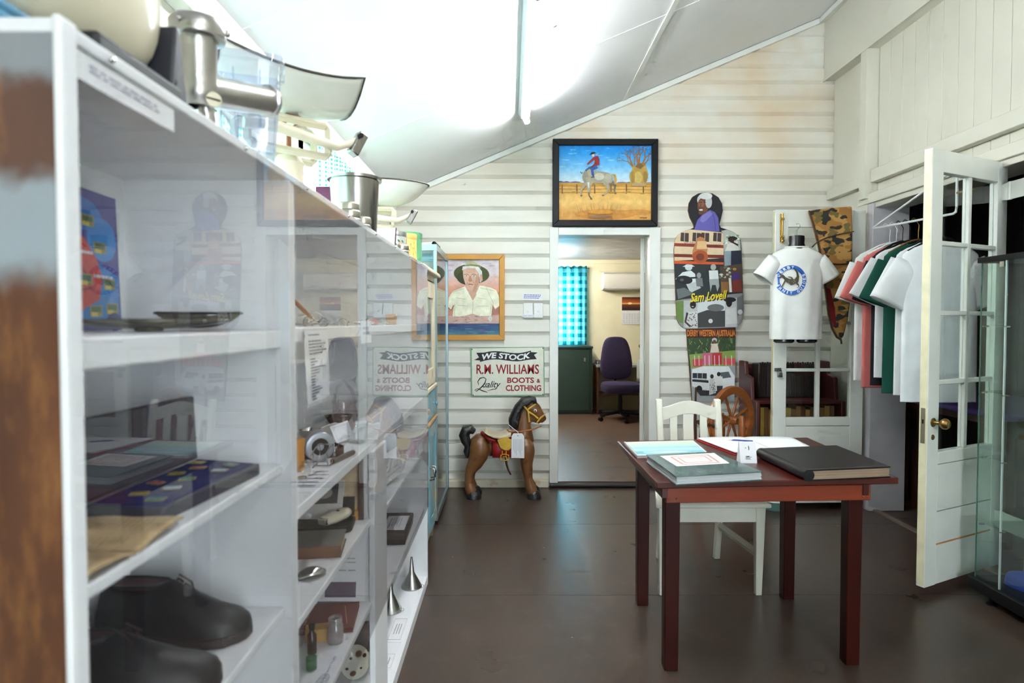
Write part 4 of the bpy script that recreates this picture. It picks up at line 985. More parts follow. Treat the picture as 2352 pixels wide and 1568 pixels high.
# ------------------------------------------------------------------ portrait of a man in a hat, pine frame
ORF = mat('orange_pine_frame', C(206, 148, 62), rough=0.4, var=0.08, vscale=10)
a, b = at(1003, 781, 5.05), at(1159, 584, 5.05)
xl = -0.60
t = thing('framed_portrait', 'pine framed portrait of a man in a wide green hat and pale shirt', 'painting', (xl / 2 + b.x / 2, 5.05, a.z))
frame4(t, ORF, xl, a.z, b.x, b.z, 0.042, 5.071, 5.036)
box('canvas', PAPER, (xl + 0.036, 5.056, a.z + 0.036, b.x - 0.036, 5.070, b.z - 0.036), t, world=True)
p = Pic(crop(850, 500, 3.4844, 5.056), (0, -1, 0), base=0.0004)
x0 = 480
p.vgrad(x0, 322, 1046, 935, [(0, (216, 208, 216)), (0.2, (226, 212, 216)), (0.32, (236, 188, 172)), (0.42, (228, 164, 134)), (0.6, (216, 152, 124)), (1, (206, 148, 128))])
for i in range(20): p.ell(random.uniform(x0 + 20, 1030), random.uniform(335, 540), random.uniform(15, 50), random.uniform(4, 10), random.choice([(216, 190, 196), (206, 180, 196), (230, 190, 170), (196, 192, 208)]), 10)
p.poly([(620, 660), (600, 760), (x0, 770), (x0, 640), (600, 600)], (196, 124, 96))
SK, SK2, SH = (226, 184, 160), (178, 128, 104), (244, 242, 216)
p.ell(812, 450, 143, 78, (72, 80, 40), 24, a=0.06).ell(790, 478, 96, 60, (54, 60, 32), 20)
p.poly([(745, 402), (775, 352), (805, 334), (850, 358), (884, 404), (820, 376)], (186, 186, 148)).poly([(740, 400), (800, 382), (890, 402), (880, 380), (810, 370), (750, 384)], (128, 130, 84))
p.poly([(736, 420), (742, 390), (800, 384), (868, 392), (896, 430), (900, 500), (880, 520), (868, 440), (820, 404)], (234, 232, 230))
p.poly([(742, 420), (780, 400), (840, 402), (868, 440), (872, 520), (850, 560), (820, 582), (786, 572), (762, 530), (746, 480)], SK)
p.poly([(868, 440), (874, 520), (850, 562), (822, 580), (840, 520), (850, 470)], (204, 158, 134)).ell(888, 480, 12, 30, (214, 168, 142), 10)
p.line([(752, 456), (772, 450), (790, 458)], 7, (150, 140, 136)).line([(810, 456), (830, 450), (852, 460)], 7, (150, 140, 136)).ell(768, 464, 12, 5, (240, 236, 230), 10).ell(832, 464, 12, 5, (240, 236, 230), 10).ell(770, 464, 5, 5, (70, 70, 80), 8).ell(832, 464, 5, 5, (70, 70, 80), 8)
p.poly([(796, 460), (806, 462), (818, 506), (800, 514), (786, 504)], (190, 136, 108)).line([(786, 534), (800, 530), (826, 536)], 7, (146, 84, 76)).line([(782, 518), (770, 540)], 4, SK2).line([(826, 516), (842, 544)], 4, SK2)
for y in (415, 428, 440): p.line([(770, y), (800, y - 3), (840, y + 2)], 2.5, (182, 136, 110))
p.poly([(770, 560), (786, 572), (822, 582), (856, 556), (870, 600), (826, 660), (786, 610)], (212, 166, 142))
p.poly([(760, 548), (790, 620), (824, 662), (852, 612), (878, 540), (960, 556), (1010, 580), (1040, 650), (1042, 700), (1000, 730), (980, 690), (970, 790), (660, 790), (672, 700), (650, 740), (622, 720), (630, 640), (660, 590)], SH)
p.poly([(760, 548), (752, 590), (820, 662), (800, 620)], (250, 248, 226)).poly([(878, 540), (896, 590), (846, 610)], (250, 248, 226))
for q in ([(824, 664), (820, 780)], [(680, 690), (672, 780)], [(690, 640), (760, 650)], [(860, 640), (930, 650)], [(972, 690), (960, 770)], [(880, 560), (1000, 586)], [(750, 566), (660, 596)], [(700, 700), (780, 706)], [(860, 706), (950, 706)], [(930, 560), (990, 690)]):
    p.line(q, 3, (190, 186, 158))
p.line([(622, 716), (650, 740), (670, 700)], 10, (176, 110, 84)).poly([(980, 700), (1000, 732), (1042, 704), (1042, 770), (972, 778)], (176, 122, 112))
p.poly([(x0, 790), (640, 782), (700, 800), (820, 766), (880, 786), (960, 784), (1044, 780), (1046, 850), (940, 842), (800, 858), (690, 850), (600, 838), (x0, 850)], (212, 178, 164))
for i in range(40):
    x = random.uniform(660, 940); y = 812 + random.uniform(-28, 34); p.line([(x, y), (x + random.uniform(10, 34), y + random.uniform(-8, 8))], 3, random.choice([(226, 196, 180), (160, 112, 96), (140, 96, 86), (214, 180, 160)]))
p.ell(962, 808, 15, 20, (226, 228, 226), 12).ell(962, 808, 9, 13, (206, 210, 206), 10)
p.vgrad(x0, 846, 1046, 935, [(0, (60, 72, 120)), (0.5, (52, 92, 130)), (1, (84, 130, 150))])
for i in range(30): x = random.uniform(x0, 960); p.ell(x + 30, random.uniform(856, 928), random.uniform(20, 46), random.uniform(2, 5), random.choice([(84, 84, 140), (44, 64, 110), (96, 140, 160), (70, 108, 140)]), 8)
p.build('painting', OILP, t)

# ------------------------------------------------------------------ painted shop sign
YS = 5.062
pts = [at(*q, YS) for q in ((1080, 798), (1250, 796), (1251, 909), (1082, 911))]
t = thing('shop_sign', 'cream shop sign with green edge and lettering above the toy horse', 'sign', (-0.02, YS, pts[2].z))
MB().prism([(q.x, q.z) for q in pts], 0.006, T(0, 5.070, 0) @ FACE_CAM).build('plate', mat('sage_green_sign_edge', C(128, 168, 136), rough=0.4, var=0.08), t, world=True, bevel=0.002)
p = Pic(crop(850, 500, 3.4844, 5.064), (0, -1, 0), base=0.0004)
p.poly([(813, 1045), (1386, 1038), (1390, 1414), (819, 1421)], (232, 231, 216))
wave = lambda x: 18 * math.sin((x - 850) / 470 * 2 * PI)
def warp(x, y): return (x, y - wave(x) - (x - 1090) * 0.10)
top_, bot_ = [], []
for i in range(25):
    x = 880 + 17 * i; q = warp(x, 1074); top_.append(q); bot_.append((q[0], q[1] + 66))
p.poly([(850, 1080), top_[2], bot_[2], (834, 1138), (872, 1116)], (30, 30, 36)).poly([top_[-3], (1342, 1078), (1312, 1096), (1334, 1130), bot_[-3]], (30, 30, 36))
p.poly(top_ + bot_[::-1], (34, 34, 40))
W2 = lambda x, y: (x, y - wave(x) - (x - 1090) * 0.10)
p.text('WE STOCK', 894, 1084, 1282, 1131, (246, 246, 244), 0.035, 0.15, warp=W2)
RED = (150, 30, 36)
p.text('R.M. WILLIAMS', 851, 1173, 1352, 1250, RED, 0.018).text('BOOTS', 1098, 1277, 1312, 1322, RED, 0.03).text('&', 1334, 1288, 1362, 1320, RED, 0.03).text('CLOTHING', 1086, 1338, 1370, 1386, RED, 0.03)
p.text('uality', 900, 1306, 1046, 1374, (36, 34, 38), 0.012, 0.45)
p.line([(868, 1338), (862, 1310), (880, 1284), (910, 1276), (928, 1290), (918, 1326), (884, 1362), (850, 1388), (838, 1380), (860, 1366), (900, 1384), (940, 1396)], [4, 7, 9, 6, 6, 9, 9, 6, 6, 5, 9, 4], (36, 34, 38))
p.line([(940, 1384), (980, 1372), (1020, 1366)], [2, 6, 2], (36, 34, 38))
for x, y in ((816, 1052), (1384, 1044), (824, 1418), (1384, 1412)): p.ell(x, y, 5, 5, (60, 66, 60), 8)
p.build('lettering', PRINT, t)

# ------------------------------------------------------------------ light switches and their notice
for i, (x0, x1) in enumerate(((1202, 1224), (1226, 1247))):
    a, b = at(x0, 730, 5.055), at(x1, 696, 5.055)
    t = thing('light_switch', ('white rocker light switch nearer the portrait', 'white dial light switch nearer the doorway')[i], 'switch', ((a.x + b.x) / 2, 5.055, a.z), group='light switches beside the doorway')
    MB().box(a.x, 5.052, a.z, b.x, 5.072, b.z).build('plate', mat('white_plastic', C(236, 236, 234), rough=0.3, var=0.01), t, world=True, bevel=0.003)
    c = ((a.x + b.x) / 2, 5.050, (a.z + b.z) / 2)
    if i: MB().cyl((c[0], 5.053, c[2]), (c[0], 5.042, c[2]), 0.010, 0.008, 14).build('dial', MATS['white_plastic'], t, world=True)
    else: MB().box(c[0] - 0.009, 5.047, c[2] - 0.013, c[0] + 0.009, 5.053, c[2] + 0.013).build('rocker', MATS['white_plastic'], t, world=True, bevel=0.002)
def _n(p): p.words(8, 18, 92, 84, 3, (120, 120, 190), 0.5, seed=2)
card('notice', 'small white typed notice above the light switches', 'notice', [at(*q, 5.066) for q in ((1200, 673), (1246, 674), (1246, 690), (1199, 689))], (0, -1, 0), draw=_n)
def _n2(p): p.text('LIGHT SWITCH', 6, 25, 94, 75, (120, 120, 190))
card('notice', 'narrow strip lettered in blue stuck across the light switches', 'notice', [at(*q, 5.050) for q in ((1199, 722), (1228, 722), (1228, 728), (1199, 728))], (0, -1, 0), draw=_n2)

# ------------------------------------------------------------------ life-size photo cut-out of a man
cr = crop(1500, 430, 3.0746, 5.058)
OUT = [(368, 36), (420, 44), (462, 72), (486, 115), (492, 165), (480, 215), (468, 262), (478, 284), (520, 298), (560, 312), (596, 336), (618, 376), (624, 440), (628, 560), (634, 780), (634, 880), (624, 930), (606, 965), (580, 988), (580, 1060), (578, 1260), (574, 1400), (570, 1510), (274, 1510), (262, 1380), (252, 1240), (240, 1100), (234, 1000), (206, 986), (180, 960), (166, 925), (160, 800), (150, 560), (146, 440), (154, 376), (172, 340), (208, 312), (262, 296), (288, 284), (284, 262), (258, 214), (246, 165), (252, 112), (276, 70), (318, 44)]
t = thing('photo_cutout', 'life-size cut-out board of a man covered in travel photographs', 'cut-out', (1.6, 5.06, cr(400, 1510).z))
w = [cr(*q) for q in OUT]
MB().prism([(q.x, q.z) for q in w], 0.008, T(0, 5.068, 0) @ FACE_CAM).build('board', mat('raw_plywood_edge', C(190, 140, 90), rough=0.7), t, world=True)
p = Pic(cr, (0, -1, 0), base=0.0026)
BK = (24, 20, 28)
p.poly(OUT, (44, 40, 46))
p.poly([q for q in OUT if q[1] < 300], BK)
# head and shoulders
p.poly([(290, 300), (312, 232), (346, 196), (400, 160), (436, 176), (460, 216), (468, 312), (300, 304)], (104, 96, 176)).poly([(346, 200), (400, 166), (420, 190), (380, 230), (352, 250), (330, 236)], (130, 124, 196)).line([(420, 190), (436, 240), (440, 310)], 5, (78, 70, 150))
p.ell(362, 90, 52, 48, (206, 206, 204), 18).ell(352, 132, 40, 58, (110, 66, 48), 18).ell(340, 118, 22, 26, (140, 88, 64), 14).ell(392, 104, 24, 44, (196, 196, 196), 14).ell(372, 62, 46, 24, (224, 224, 222), 14)
p.ell(338, 160, 14, 6, (236, 230, 226), 10).line([(322, 108), (346, 104)], 5, (50, 32, 26)).line([(354, 104), (372, 108)], 5, (50, 32, 26)).line([(340, 112), (332, 140), (346, 142)], 5, (84, 48, 36)).ell(340, 182, 22, 12, (92, 54, 42), 12)
# bus photograph
p.poly([(172, 340), (208, 312), (262, 298), (330, 304), (480, 318), (496, 330), (498, 500), (150, 520), (148, 440), (154, 376)], (232, 206, 170))
p.poly([(150, 394), (496, 408), (496, 430), (148, 416)], (140, 50, 40)).poly([(148, 470), (498, 478), (498, 502), (148, 492)], (120, 44, 34)).poly([(148, 518), (498, 530), (498, 546), (150, 540)], (220, 92, 40))
for x in (196, 280, 340, 426): p.poly([(x, 320), (x + 56, 324), (x + 54, 386), (x - 4, 380)], (70, 54, 52)).line([(x + 26, 322), (x + 24, 384)], 4, (214, 196, 170))
p.text("SAM LOVELL'S", 218, 384, 306, 400, (96, 30, 24)).text('TOURS KIMBERLEY', 366, 404, 478, 424, (96, 30, 24))
p.poly([(280, 440), (310, 360), (336, 346), (362, 362), (384, 440), (372, 520), (350, 536), (300, 530), (274, 480)], (196, 130, 84)).ell(346, 340, 18, 14, (90, 44, 30), 10).poly([(312, 380), (374, 380), (380, 436), (306, 436)], (230, 190, 140)).ell(332, 490, 56, 46, (176, 84, 40), 16).ell(332, 492, 30, 26, (120, 50, 30), 12)
# photo top right: man with hat in trees
p.poly([(480, 308), (520, 300), (560, 314), (596, 338), (614, 380), (618, 446), (500, 452), (492, 330)], (186, 190, 176))
for i in range(26): p.ell(random.uniform(494, 606), random.uniform(330, 440), 9, 7, random.choice([(90, 104, 70), (230, 234, 226), (140, 150, 116), (210, 216, 206)]), 7)
p.ell(560, 362, 34, 16, (40, 30, 30), 12).ell(556, 376, 15, 18, (60, 36, 28), 10).poly([(524, 400), (590, 388), (604, 446), (510, 450)], (226, 222, 214)).line([(580, 400), (600, 410), (530, 372)], 12, (60, 38, 30))
p.poly([(500, 452), (618, 446), (624, 540), (502, 566)], (34, 40, 60)).poly([(500, 452), (550, 450), (548, 560), (502, 566)], (150, 166, 176))
# musicians
p.poly([(152, 546), (500, 546), (470, 760), (164, 792)], (40, 46, 48)).ell(250, 566, 26, 22, (206, 216, 216), 14).poly([(206, 562), (294, 560), (270, 546), (236, 544)], (226, 232, 232))
p.poly([(156, 650), (206, 600), (266, 588), (296, 612), (302, 670), (240, 690), (200, 650)], (230, 236, 236)).poly([(230, 680), (300, 670), (338, 710), (262, 746)], (200, 206, 206)).ell(220, 654, 58, 30, (26, 26, 30), 18, a=0.1).line([(262, 640), (366, 636)], 12, (36, 34, 36)).ell(202, 654, 14, 10, (90, 90, 92), 10)
p.ell(322, 622, 16, 20, (160, 160, 158), 12).poly([(300, 642), (346, 640), (352, 700), (306, 700)], (120, 124, 124)).ell(424, 564, 20, 22, (176, 178, 176), 12).poly([(392, 588), (456, 586), (462, 646), (396, 650)], (232, 236, 234)).poly([(394, 650), (462, 646), (466, 700), (452, 736), (440, 690), (416, 690), (404, 738)], (170, 174, 174)).poly([(164, 720), (220, 708), (290, 752), (176, 790)], (110, 116, 116))
# horse rider
p.poly([(470, 560), (624, 540), (630, 740), (478, 748)], (86, 70, 60))
for i in range(24): p.ell(random.uniform(470, 570), random.uniform(560, 640), 10, 8, random.choice([(190, 194, 176), (110, 116, 90), (220, 222, 206), (70, 70, 60)]), 7)
p.poly([(550, 620), (580, 596), (610, 610), (606, 660), (560, 670)], (84, 58, 130)).ell(574, 578, 14, 10, (216, 150, 70), 10).line([(540, 640), (546, 740)], 18, (236, 232, 224)).poly([(560, 660), (620, 650), (628, 735), (556, 740)], (130, 54, 44)).poly([(478, 668), (530, 668), (530, 740), (480, 744)], (150, 104, 54))
# lower strip
p.poly([(160, 800), (214, 790), (634, 746), (634, 880), (624, 930), (606, 965), (580, 988), (234, 1000), (206, 986), (180, 960), (166, 925)], (150, 152, 152)).poly([(160, 806), (214, 800), (216, 960), (180, 955), (166, 920)], (110, 136, 70))
p.poly([(312, 800), (506, 790), (506, 870), (312, 890)], (224, 226, 228)).poly([(312, 890), (380, 866), (506, 872), (506, 985), (312, 990)], (66, 66, 66)).ell(404, 944, 16, 16, (220, 220, 220), 10).ell(440, 850, 60, 26, (110, 110, 110), 12)
p.poly([(214, 800), (312, 796), (312, 996), (214, 990)], (196, 198, 198)).ell(280, 830, 22, 28, (40, 34, 34), 12).poly([(238, 880), (312, 876), (314, 990), (228, 990)], (220, 220, 218))
for i in range(30): p.ell(random.uniform(240, 308), random.uniform(886, 984), 4, 4, (60, 60, 62), 6)
p.line([(240, 884), (226, 950), (262, 984)], 14, (66, 54, 50)).ell(278, 842, 8, 3, (220, 214, 210), 8)
p.poly([(506, 790), (588, 780), (592, 986), (506, 986)], (206, 208, 208)).ell(540, 794, 44, 18, (38, 34, 34), 14).ell(534, 812, 22, 34, (34, 28, 28), 14).poly([(512, 860), (580, 846), (594, 960), (510, 968)], (226, 226, 224)).poly([(590, 780), (634, 760), (634, 880), (594, 910)], (120, 120, 124)).ell(612, 880, 18, 18, (222, 222, 224), 10)
p.text('Sam Lovell', 264, 740, 524, 802, (40, 36, 30), 0.03, 0.3, warp=lambda x, y: (x + 4, y + 4 - (x - 394) * 0.09)).text('Sam Lovell', 260, 738, 520, 800, (248, 222, 40), 0.02, 0.3, warp=lambda x, y: (x, y - (x - 390) * 0.09))
# legs
p.poly([(234, 1000), (580, 988), (580, 1062), (240, 1062)], (70, 24, 22)).text('DERBY WESTERN AUSTRALIA', 239, 1006, 578, 1052, (224, 130, 40), 0.03)
p.poly([(240, 1062), (580, 1062), (578, 1190), (250, 1200)], (54, 76, 44))
for i in range(70): x = random.uniform(250, 570); y = random.uniform(1080, 1190); p.line([(x, y), (x + random.uniform(-18, 18), y - random.uniform(14, 40))], 4, random.choice([(120, 146, 80), (40, 56, 34), (168, 176, 120), (86, 110, 60)]))
p.poly([(252, 1180), (578, 1150), (578, 1262), (262, 1280)], (140, 160, 80)).ell(430, 1078, 18, 16, (206, 200, 196), 12).ell(430, 1090, 12, 14, (110, 70, 54), 10).poly([(404, 1104), (456, 1102), (462, 1164), (396, 1166)], (226, 214, 196)).line([(404, 1110), (396, 1164)], 9, (110, 74, 58)).line([(456, 1108), (468, 1160)], 9, (110, 74, 58))
p.poly([(344, 1172), (410, 1168), (410, 1250), (350, 1256)], (206, 100, 130)).poly([(414, 1170), (482, 1166), (484, 1250), (414, 1252)], (190, 50, 60)).poly([(276, 1214), (350, 1210), (346, 1262), (280, 1266)], (206, 70, 74)).poly([(490, 1208), (576, 1206), (576, 1252), (494, 1254)], (212, 80, 84))
for x in (290, 320, 362, 392, 430, 462, 510, 550): p.line([(x, 1186), (x + 2, 1258)], 5, (240, 220, 220))
p.poly([(262, 1276), (578, 1258), (574, 1400), (570, 1510), (274, 1510), (266, 1400)], (164, 168, 168)).poly([(272, 1284), (350, 1262), (530, 1262), (552, 1300), (572, 1330), (572, 1400), (440, 1440), (300, 1420), (272, 1400)], (236, 238, 238)).poly([(276, 1310), (376, 1312), (376, 1350), (276, 1346)], (48, 50, 54)).poly([(274, 1354), (388, 1362), (388, 1380), (274, 1370)], (40, 42, 46)).line([(310, 1312), (310, 1348)], 3, (230, 230, 230)).line([(344, 1312), (344, 1348)], 3, (230, 230, 230)).poly([(470, 1306), (530, 1300), (548, 1340), (476, 1350)], (90, 94, 98))
p.ell(322, 1424, 22, 26, (30, 30, 32), 14).poly([(300, 1430), (540, 1440), (560, 1420), (540, 1470), (330, 1470)], (52, 52, 54)).text('SAFARI TOURS', 282, 1352, 376, 1364, (60, 60, 64))
p.ell(412, 1334, 13, 16, (40, 34, 34), 10).poly([(396, 1350), (430, 1350), (440, 1450), (392, 1466)], (214, 214, 212)).ell(460, 1318, 13, 16, (36, 30, 30), 10).poly([(442, 1338), (486, 1334), (490, 1400), (444, 1400)], (232, 232, 230)).poly([(446, 1400), (488, 1400), (484, 1470), (450, 1470)], (50, 50, 54))
for i in range(16): p.ell(random.uniform(398, 434), random.uniform(1370, 1450), 3.5, 3.5, (80, 80, 84), 6)
p.build('photographs', PRINT, t)

# ------------------------------------------------------------------ old toy horse
def remesh(o, vox, smooth_it=6, fac=0.6):
    """fuse overlapping lofts of one body into a single skin"""
    r = o.modifiers.new('fuse', 'REMESH'); r.mode = 'VOXEL'; r.voxel_size = vox; r.use_smooth_shade = True
    s = o.modifiers.new('soft', 'SMOOTH'); s.factor = fac; s.iterations = smooth_it
    return o
YH = 4.80
hp = lambda u, v, dy=0.0: at(1000 + u / 5.2267, 880 + v / 5.2267, YH) + Vector((0, dy, 0))
sx = YH / 1450 / 5.2267      # metres per crop pixel
HORSE = mat('scuffed_brown_horse_paint', C(122, 80, 44), rough=0.38, var=0.2, vscale=9, col2=C(86, 50, 30), c2lo=0.52, c2hi=0.66, c2scale=10, coat=0.15)
HBLACK = mat('black_mane_paint', C(30, 27, 28), rough=0.35, var=0.2, vscale=20, bump=0.5, bscale=45)
HYEL = mat('yellow_tack_paint', C(206, 164, 52), rough=0.4, var=0.15, vscale=20)
HRED = mat('red_saddle_cloth_paint', C(150, 30, 30), rough=0.4, var=0.15, vscale=20)
hs = thing('toy_horse', 'old brown moulded toy horse with black mane, red saddle cloth and yellow bridle', 'toy horse', (hp(780, 1370).x, YH, 0))
body = MB()
def limb(pts, rad, flat=1.0, n=14, dy=0.0):
    body.tube([hp(u, v, dy + (e[0] if e else 0)) for u, v, *e in pts], [r * sx if not isinstance(r, tuple) else (r[0] * sx, r[1] * sx) for r in rad], n, flat, up=(0, 1, 0))
limb([(455, 640), (500, 690), (600, 740), (720, 745), (860, 740), (980, 720), (1080, 700), (1140, 690)], [60, 118, 140, 128, 124, 140, 122, 60], 0.92)   # barrel
limb([(1075, 720), (1060, 600), (1050, 480), (1060, 380), (1095, 290), (1130, 235)], [118, 112, 98, 90, 82, 54], 0.62)    # neck
limb([(1085, 225), (1130, 265), (1190, 320), (1240, 375), (1285, 425), (1312, 452)], [54, 94, 90, 70, 55, 40], 0.66)     # head
limb([(1150, 400), (1200, 420), (1260, 470)], [66, 56, 30], 0.6)    # jaw
limb([(1090, 215), (1080, 175)], [16, 6], dy=-0.04); limb([(1090, 215), (1080, 175)], [16, 6], dy=0.04)    # ears
for dy in (-0.068, 0.068):
    limb([(1070, 640), (1085, 720), (1095, 800), (1096, 880), (1092, 950), (1100, 1020), (1110, 1100), (1120, 1180), (1150, 1250), (1165, 1290)], [40, 96, 100, 84, 74, 68, 55, 56, 68, 64], 0.8, dy=dy)
    limb([(560, 620), (545, 690), (535, 770), (520, 850), (480, 940), (430, 1020), (418, 1100), (412, 1170), (424, 1230), (445, 1290)], [44, 112, 126, 116, 92, 68, 60, 56, 66, 68], 0.8, dy=dy)
remesh(body.build('body', HORSE, hs, world=True), 0.007, 12)
for u, v, dy in ((1165, 1340, -0.068), (1165, 1340, 0.068), (450, 1340, -0.068), (450, 1340, 0.068)):
    c = hp(u, v, dy); z1 = hp(u, 1272).z
    MB().loft([[(c.x + 0.006 + (0.048 + d) * math.cos(a) * (1.1 if math.cos(a) > 0 else 0.9), c.y + (0.040 + d) * math.sin(a), z) for a in [2 * PI * k / 14 for k in range(14)]] for z, d in ((0.0, 0.006), (0.012, 0.006), (z1, -0.006), (z1 + 0.012, -0.022))]).build('hoof', HBLACK, hs, world=True)
mane = MB()
def lock(pts, rad, dy, fl=0.5): mane.tube([hp(u, v, dy) for u, v in pts], [r * sx for r in rad], 10, fl, up=(0, 1, 0))
for dy in (-0.042, 0.0, 0.042):
    lock([(1210, 250), (1190, 195), (1130, 190), (1060, 215), (1000, 290), (960, 370), (930, 440), (930, 490), (975, 520), (990, 500)], [12, 30, 38, 46, 52, 54, 56, 52, 34, 14], dy, 0.8)
lock([(1130, 200), (1090, 240), (1050, 290)], [30, 30, 10], -0.055); lock([(990, 330), (1000, 400), (970, 450)], [30, 26, 8], -0.055); lock([(940, 430), (985, 470), (995, 510)], [34, 26, 8], -0.06)
remesh(mane.build('mane', HBLACK, hs, world=True), 0.006, 3)
tail = MB()
for dy in (-0.02, 0.02):
    tail.tube([hp(u, v, dy) for u, v in ((470, 585), (420, 545), (370, 560), (345, 620), (365, 690), (395, 750), (385, 810), (395, 860), (425, 890))], [r * sx for r in (34, 50, 64, 66, 58, 44, 50, 40, 10)], 10, 0.9, up=(0, 1, 0))
remesh(tail.build('tail', HBLACK, hs, world=True), 0.006, 3)
# saddle cloth and saddle wrap over the back
def wrap(name, us, top, bot, m, grow, parent=hs):
    """strip over the barrel from near side to far side; bot(u) = lower edge in crop px"""
    rings = []
    for u in us:
        zt, zb = hp(u, top(u)).z, hp(u, bot(u)).z; x = hp(u, 700).x; b_ = 0.118 + grow
        row = []
        for k in range(15):
            a = PI * k / 14; row.append((x, YH - b_ * math.cos(a), zb + (zt - zb) * math.sin(a) ** 0.55))
        rings.append(row)
    return MB().loft(rings, closed=False, cap=False).build(name, m, parent, world=True, solid=0.006)
wrap('saddle_cloth', [690, 760, 830, 900, 960, 1010], lambda u: 610, lambda u: 850, HRED, 0.004)
wrap('saddle', [598, 640, 700, 780, 850, 908], lambda u: 592 - 0.0021 * (u - 745) ** 2, lambda u: 632 - 0.0020 * (u - 790) ** 2, mat('off_white_saddle_paint', C(206, 190, 160), rough=0.45, var=0.1), 0.012)
MB().tube([hp(560, 580, -0.03), hp(590, 605, -0.06), hp(650, 640, -0.118), hp(720, 655, -0.126)], [0.012, 0.016, 0.012, 0.008], 10).build('cantle', HRED, hs, world=True)
sk = [hp(u, v) for u, v in ((745, 640), (800, 620), (870, 615), (915, 640), (915, 735), (880, 765), (830, 762), (780, 735))]
MB().prism([(q.x, q.z) for q in sk], 0.008, T(0, YH - 0.128, 0) @ FACE_CAM).build('saddle_flap', HYEL, hs, world=True, bevel=0.003)
g = MB()
for pts in (((785, 880), (790, 820), (830, 808), (880, 820), (884, 880), (785, 882)), ((805, 770), (805, 820)), ((850, 770), (850, 820)), ((820, 880), (815, 840), (850, 832), (858, 880))):
    g.tube([hp(u, v, -0.129) for u, v in pts], 0.004, 6, up=(0, 1, 0))
g.build('stirrup', HYEL, hs, world=True)
br = MB()
for pts in (((1065, 265), (1110, 320), (1120, 400), (1125, 450)), ((1110, 300), (1200, 240)), ((1120, 330), (1180, 370), (1230, 410)), ((1215, 460), (1260, 400), (1300, 370))):
    br.tube([hp(u, v, -0.055 - 0.006 * (u < 1150)) for u, v in pts], 0.0065, 8, 0.5, up=(0, 1, 0))
    br.tube([hp(u, v, 0.055) for u, v in pts], 0.0065, 8, 0.5, up=(0, 1, 0))
for a_, b_ in (((1200, 240), 0.05), ((1300, 370), 0.05)): br.tube([hp(*a_, -b_), hp(a_[0] + 14, a_[1] - 8, 0), hp(*a_, b_)], 0.006, 8, 0.5)
br.build('bridle', HYEL, hs, world=True)
for dy in (-0.05, 0.05):
    e_ = MB().ball(hp(1195, 318, dy), 0.013, 12, 8).build('eye', mat('white_eye_paint', C(214, 206, 190), rough=0.3), hs, world=True)
    MB().ball(hp(1196, 318, dy * 1.2), 0.006, 8, 6).build('pupil', BLACKP, e_, world=True)
MB().tube([hp(1270, 505, -0.04), hp(1200, 520, -0.075), hp(1120, 535, -0.10), hp(1040, 545, -0.115), hp(960, 548, -0.12), hp(890, 552, -0.10), hp(860, 545, -0.05)], 0.0045, 8).build('rein', mat('orange_leather_rein', C(176, 96, 44), rough=0.6), hs, world=True)
MB().tube([hp(845, 885, -0.03), hp(855, 960, -0.04), hp(875, 1020, -0.05), hp(905, 1078, -0.045)], [0.009, 0.008, 0.007, 0.006], 8).build('hanging_strap', DARKWOOD, hs, world=True)
def _tg(p):
    for i in range(7): p.line([(16 + 11 * i, 24), (16 + 11 * i, 24 + 66 * (0.7 + 0.3 * ((i * 7) % 3) / 2))], 2.4, (150, 150, 176))
    p.ell(50, 10, 4, 3, (90, 80, 60), 8)
tg = thing('paper_tag', 'white cardboard tag with upright handwriting tied to the toy horse rein', 'tag', hp(985, 850, -0.155))
w = [hp(u, v, -0.150) for u, v in ((935, 558), (1035, 558), (1062, 590), (1062, 848), (910, 845), (914, 590))]
MB().prism([(q.x, q.z) for q in w], 0.0012, T(0, w[0].y, 0) @ FACE_CAM).build('sheet', PAPER, tg, world=True)
p = Pic(lambda u, v: hp(912 + 1.5 * u, 556 + 2.9 * v, -0.1512), (0, -1, 0), base=0.0004); _tg(p); p.build('printing', PRINT, tg)
MB().tube([hp(985, 585, -0.152), hp(990, 550, -0.135), hp(930, 510, -0.11), hp(880, 480, -0.07)], 0.0025, 6).build('string', PAPER, tg, world=True)

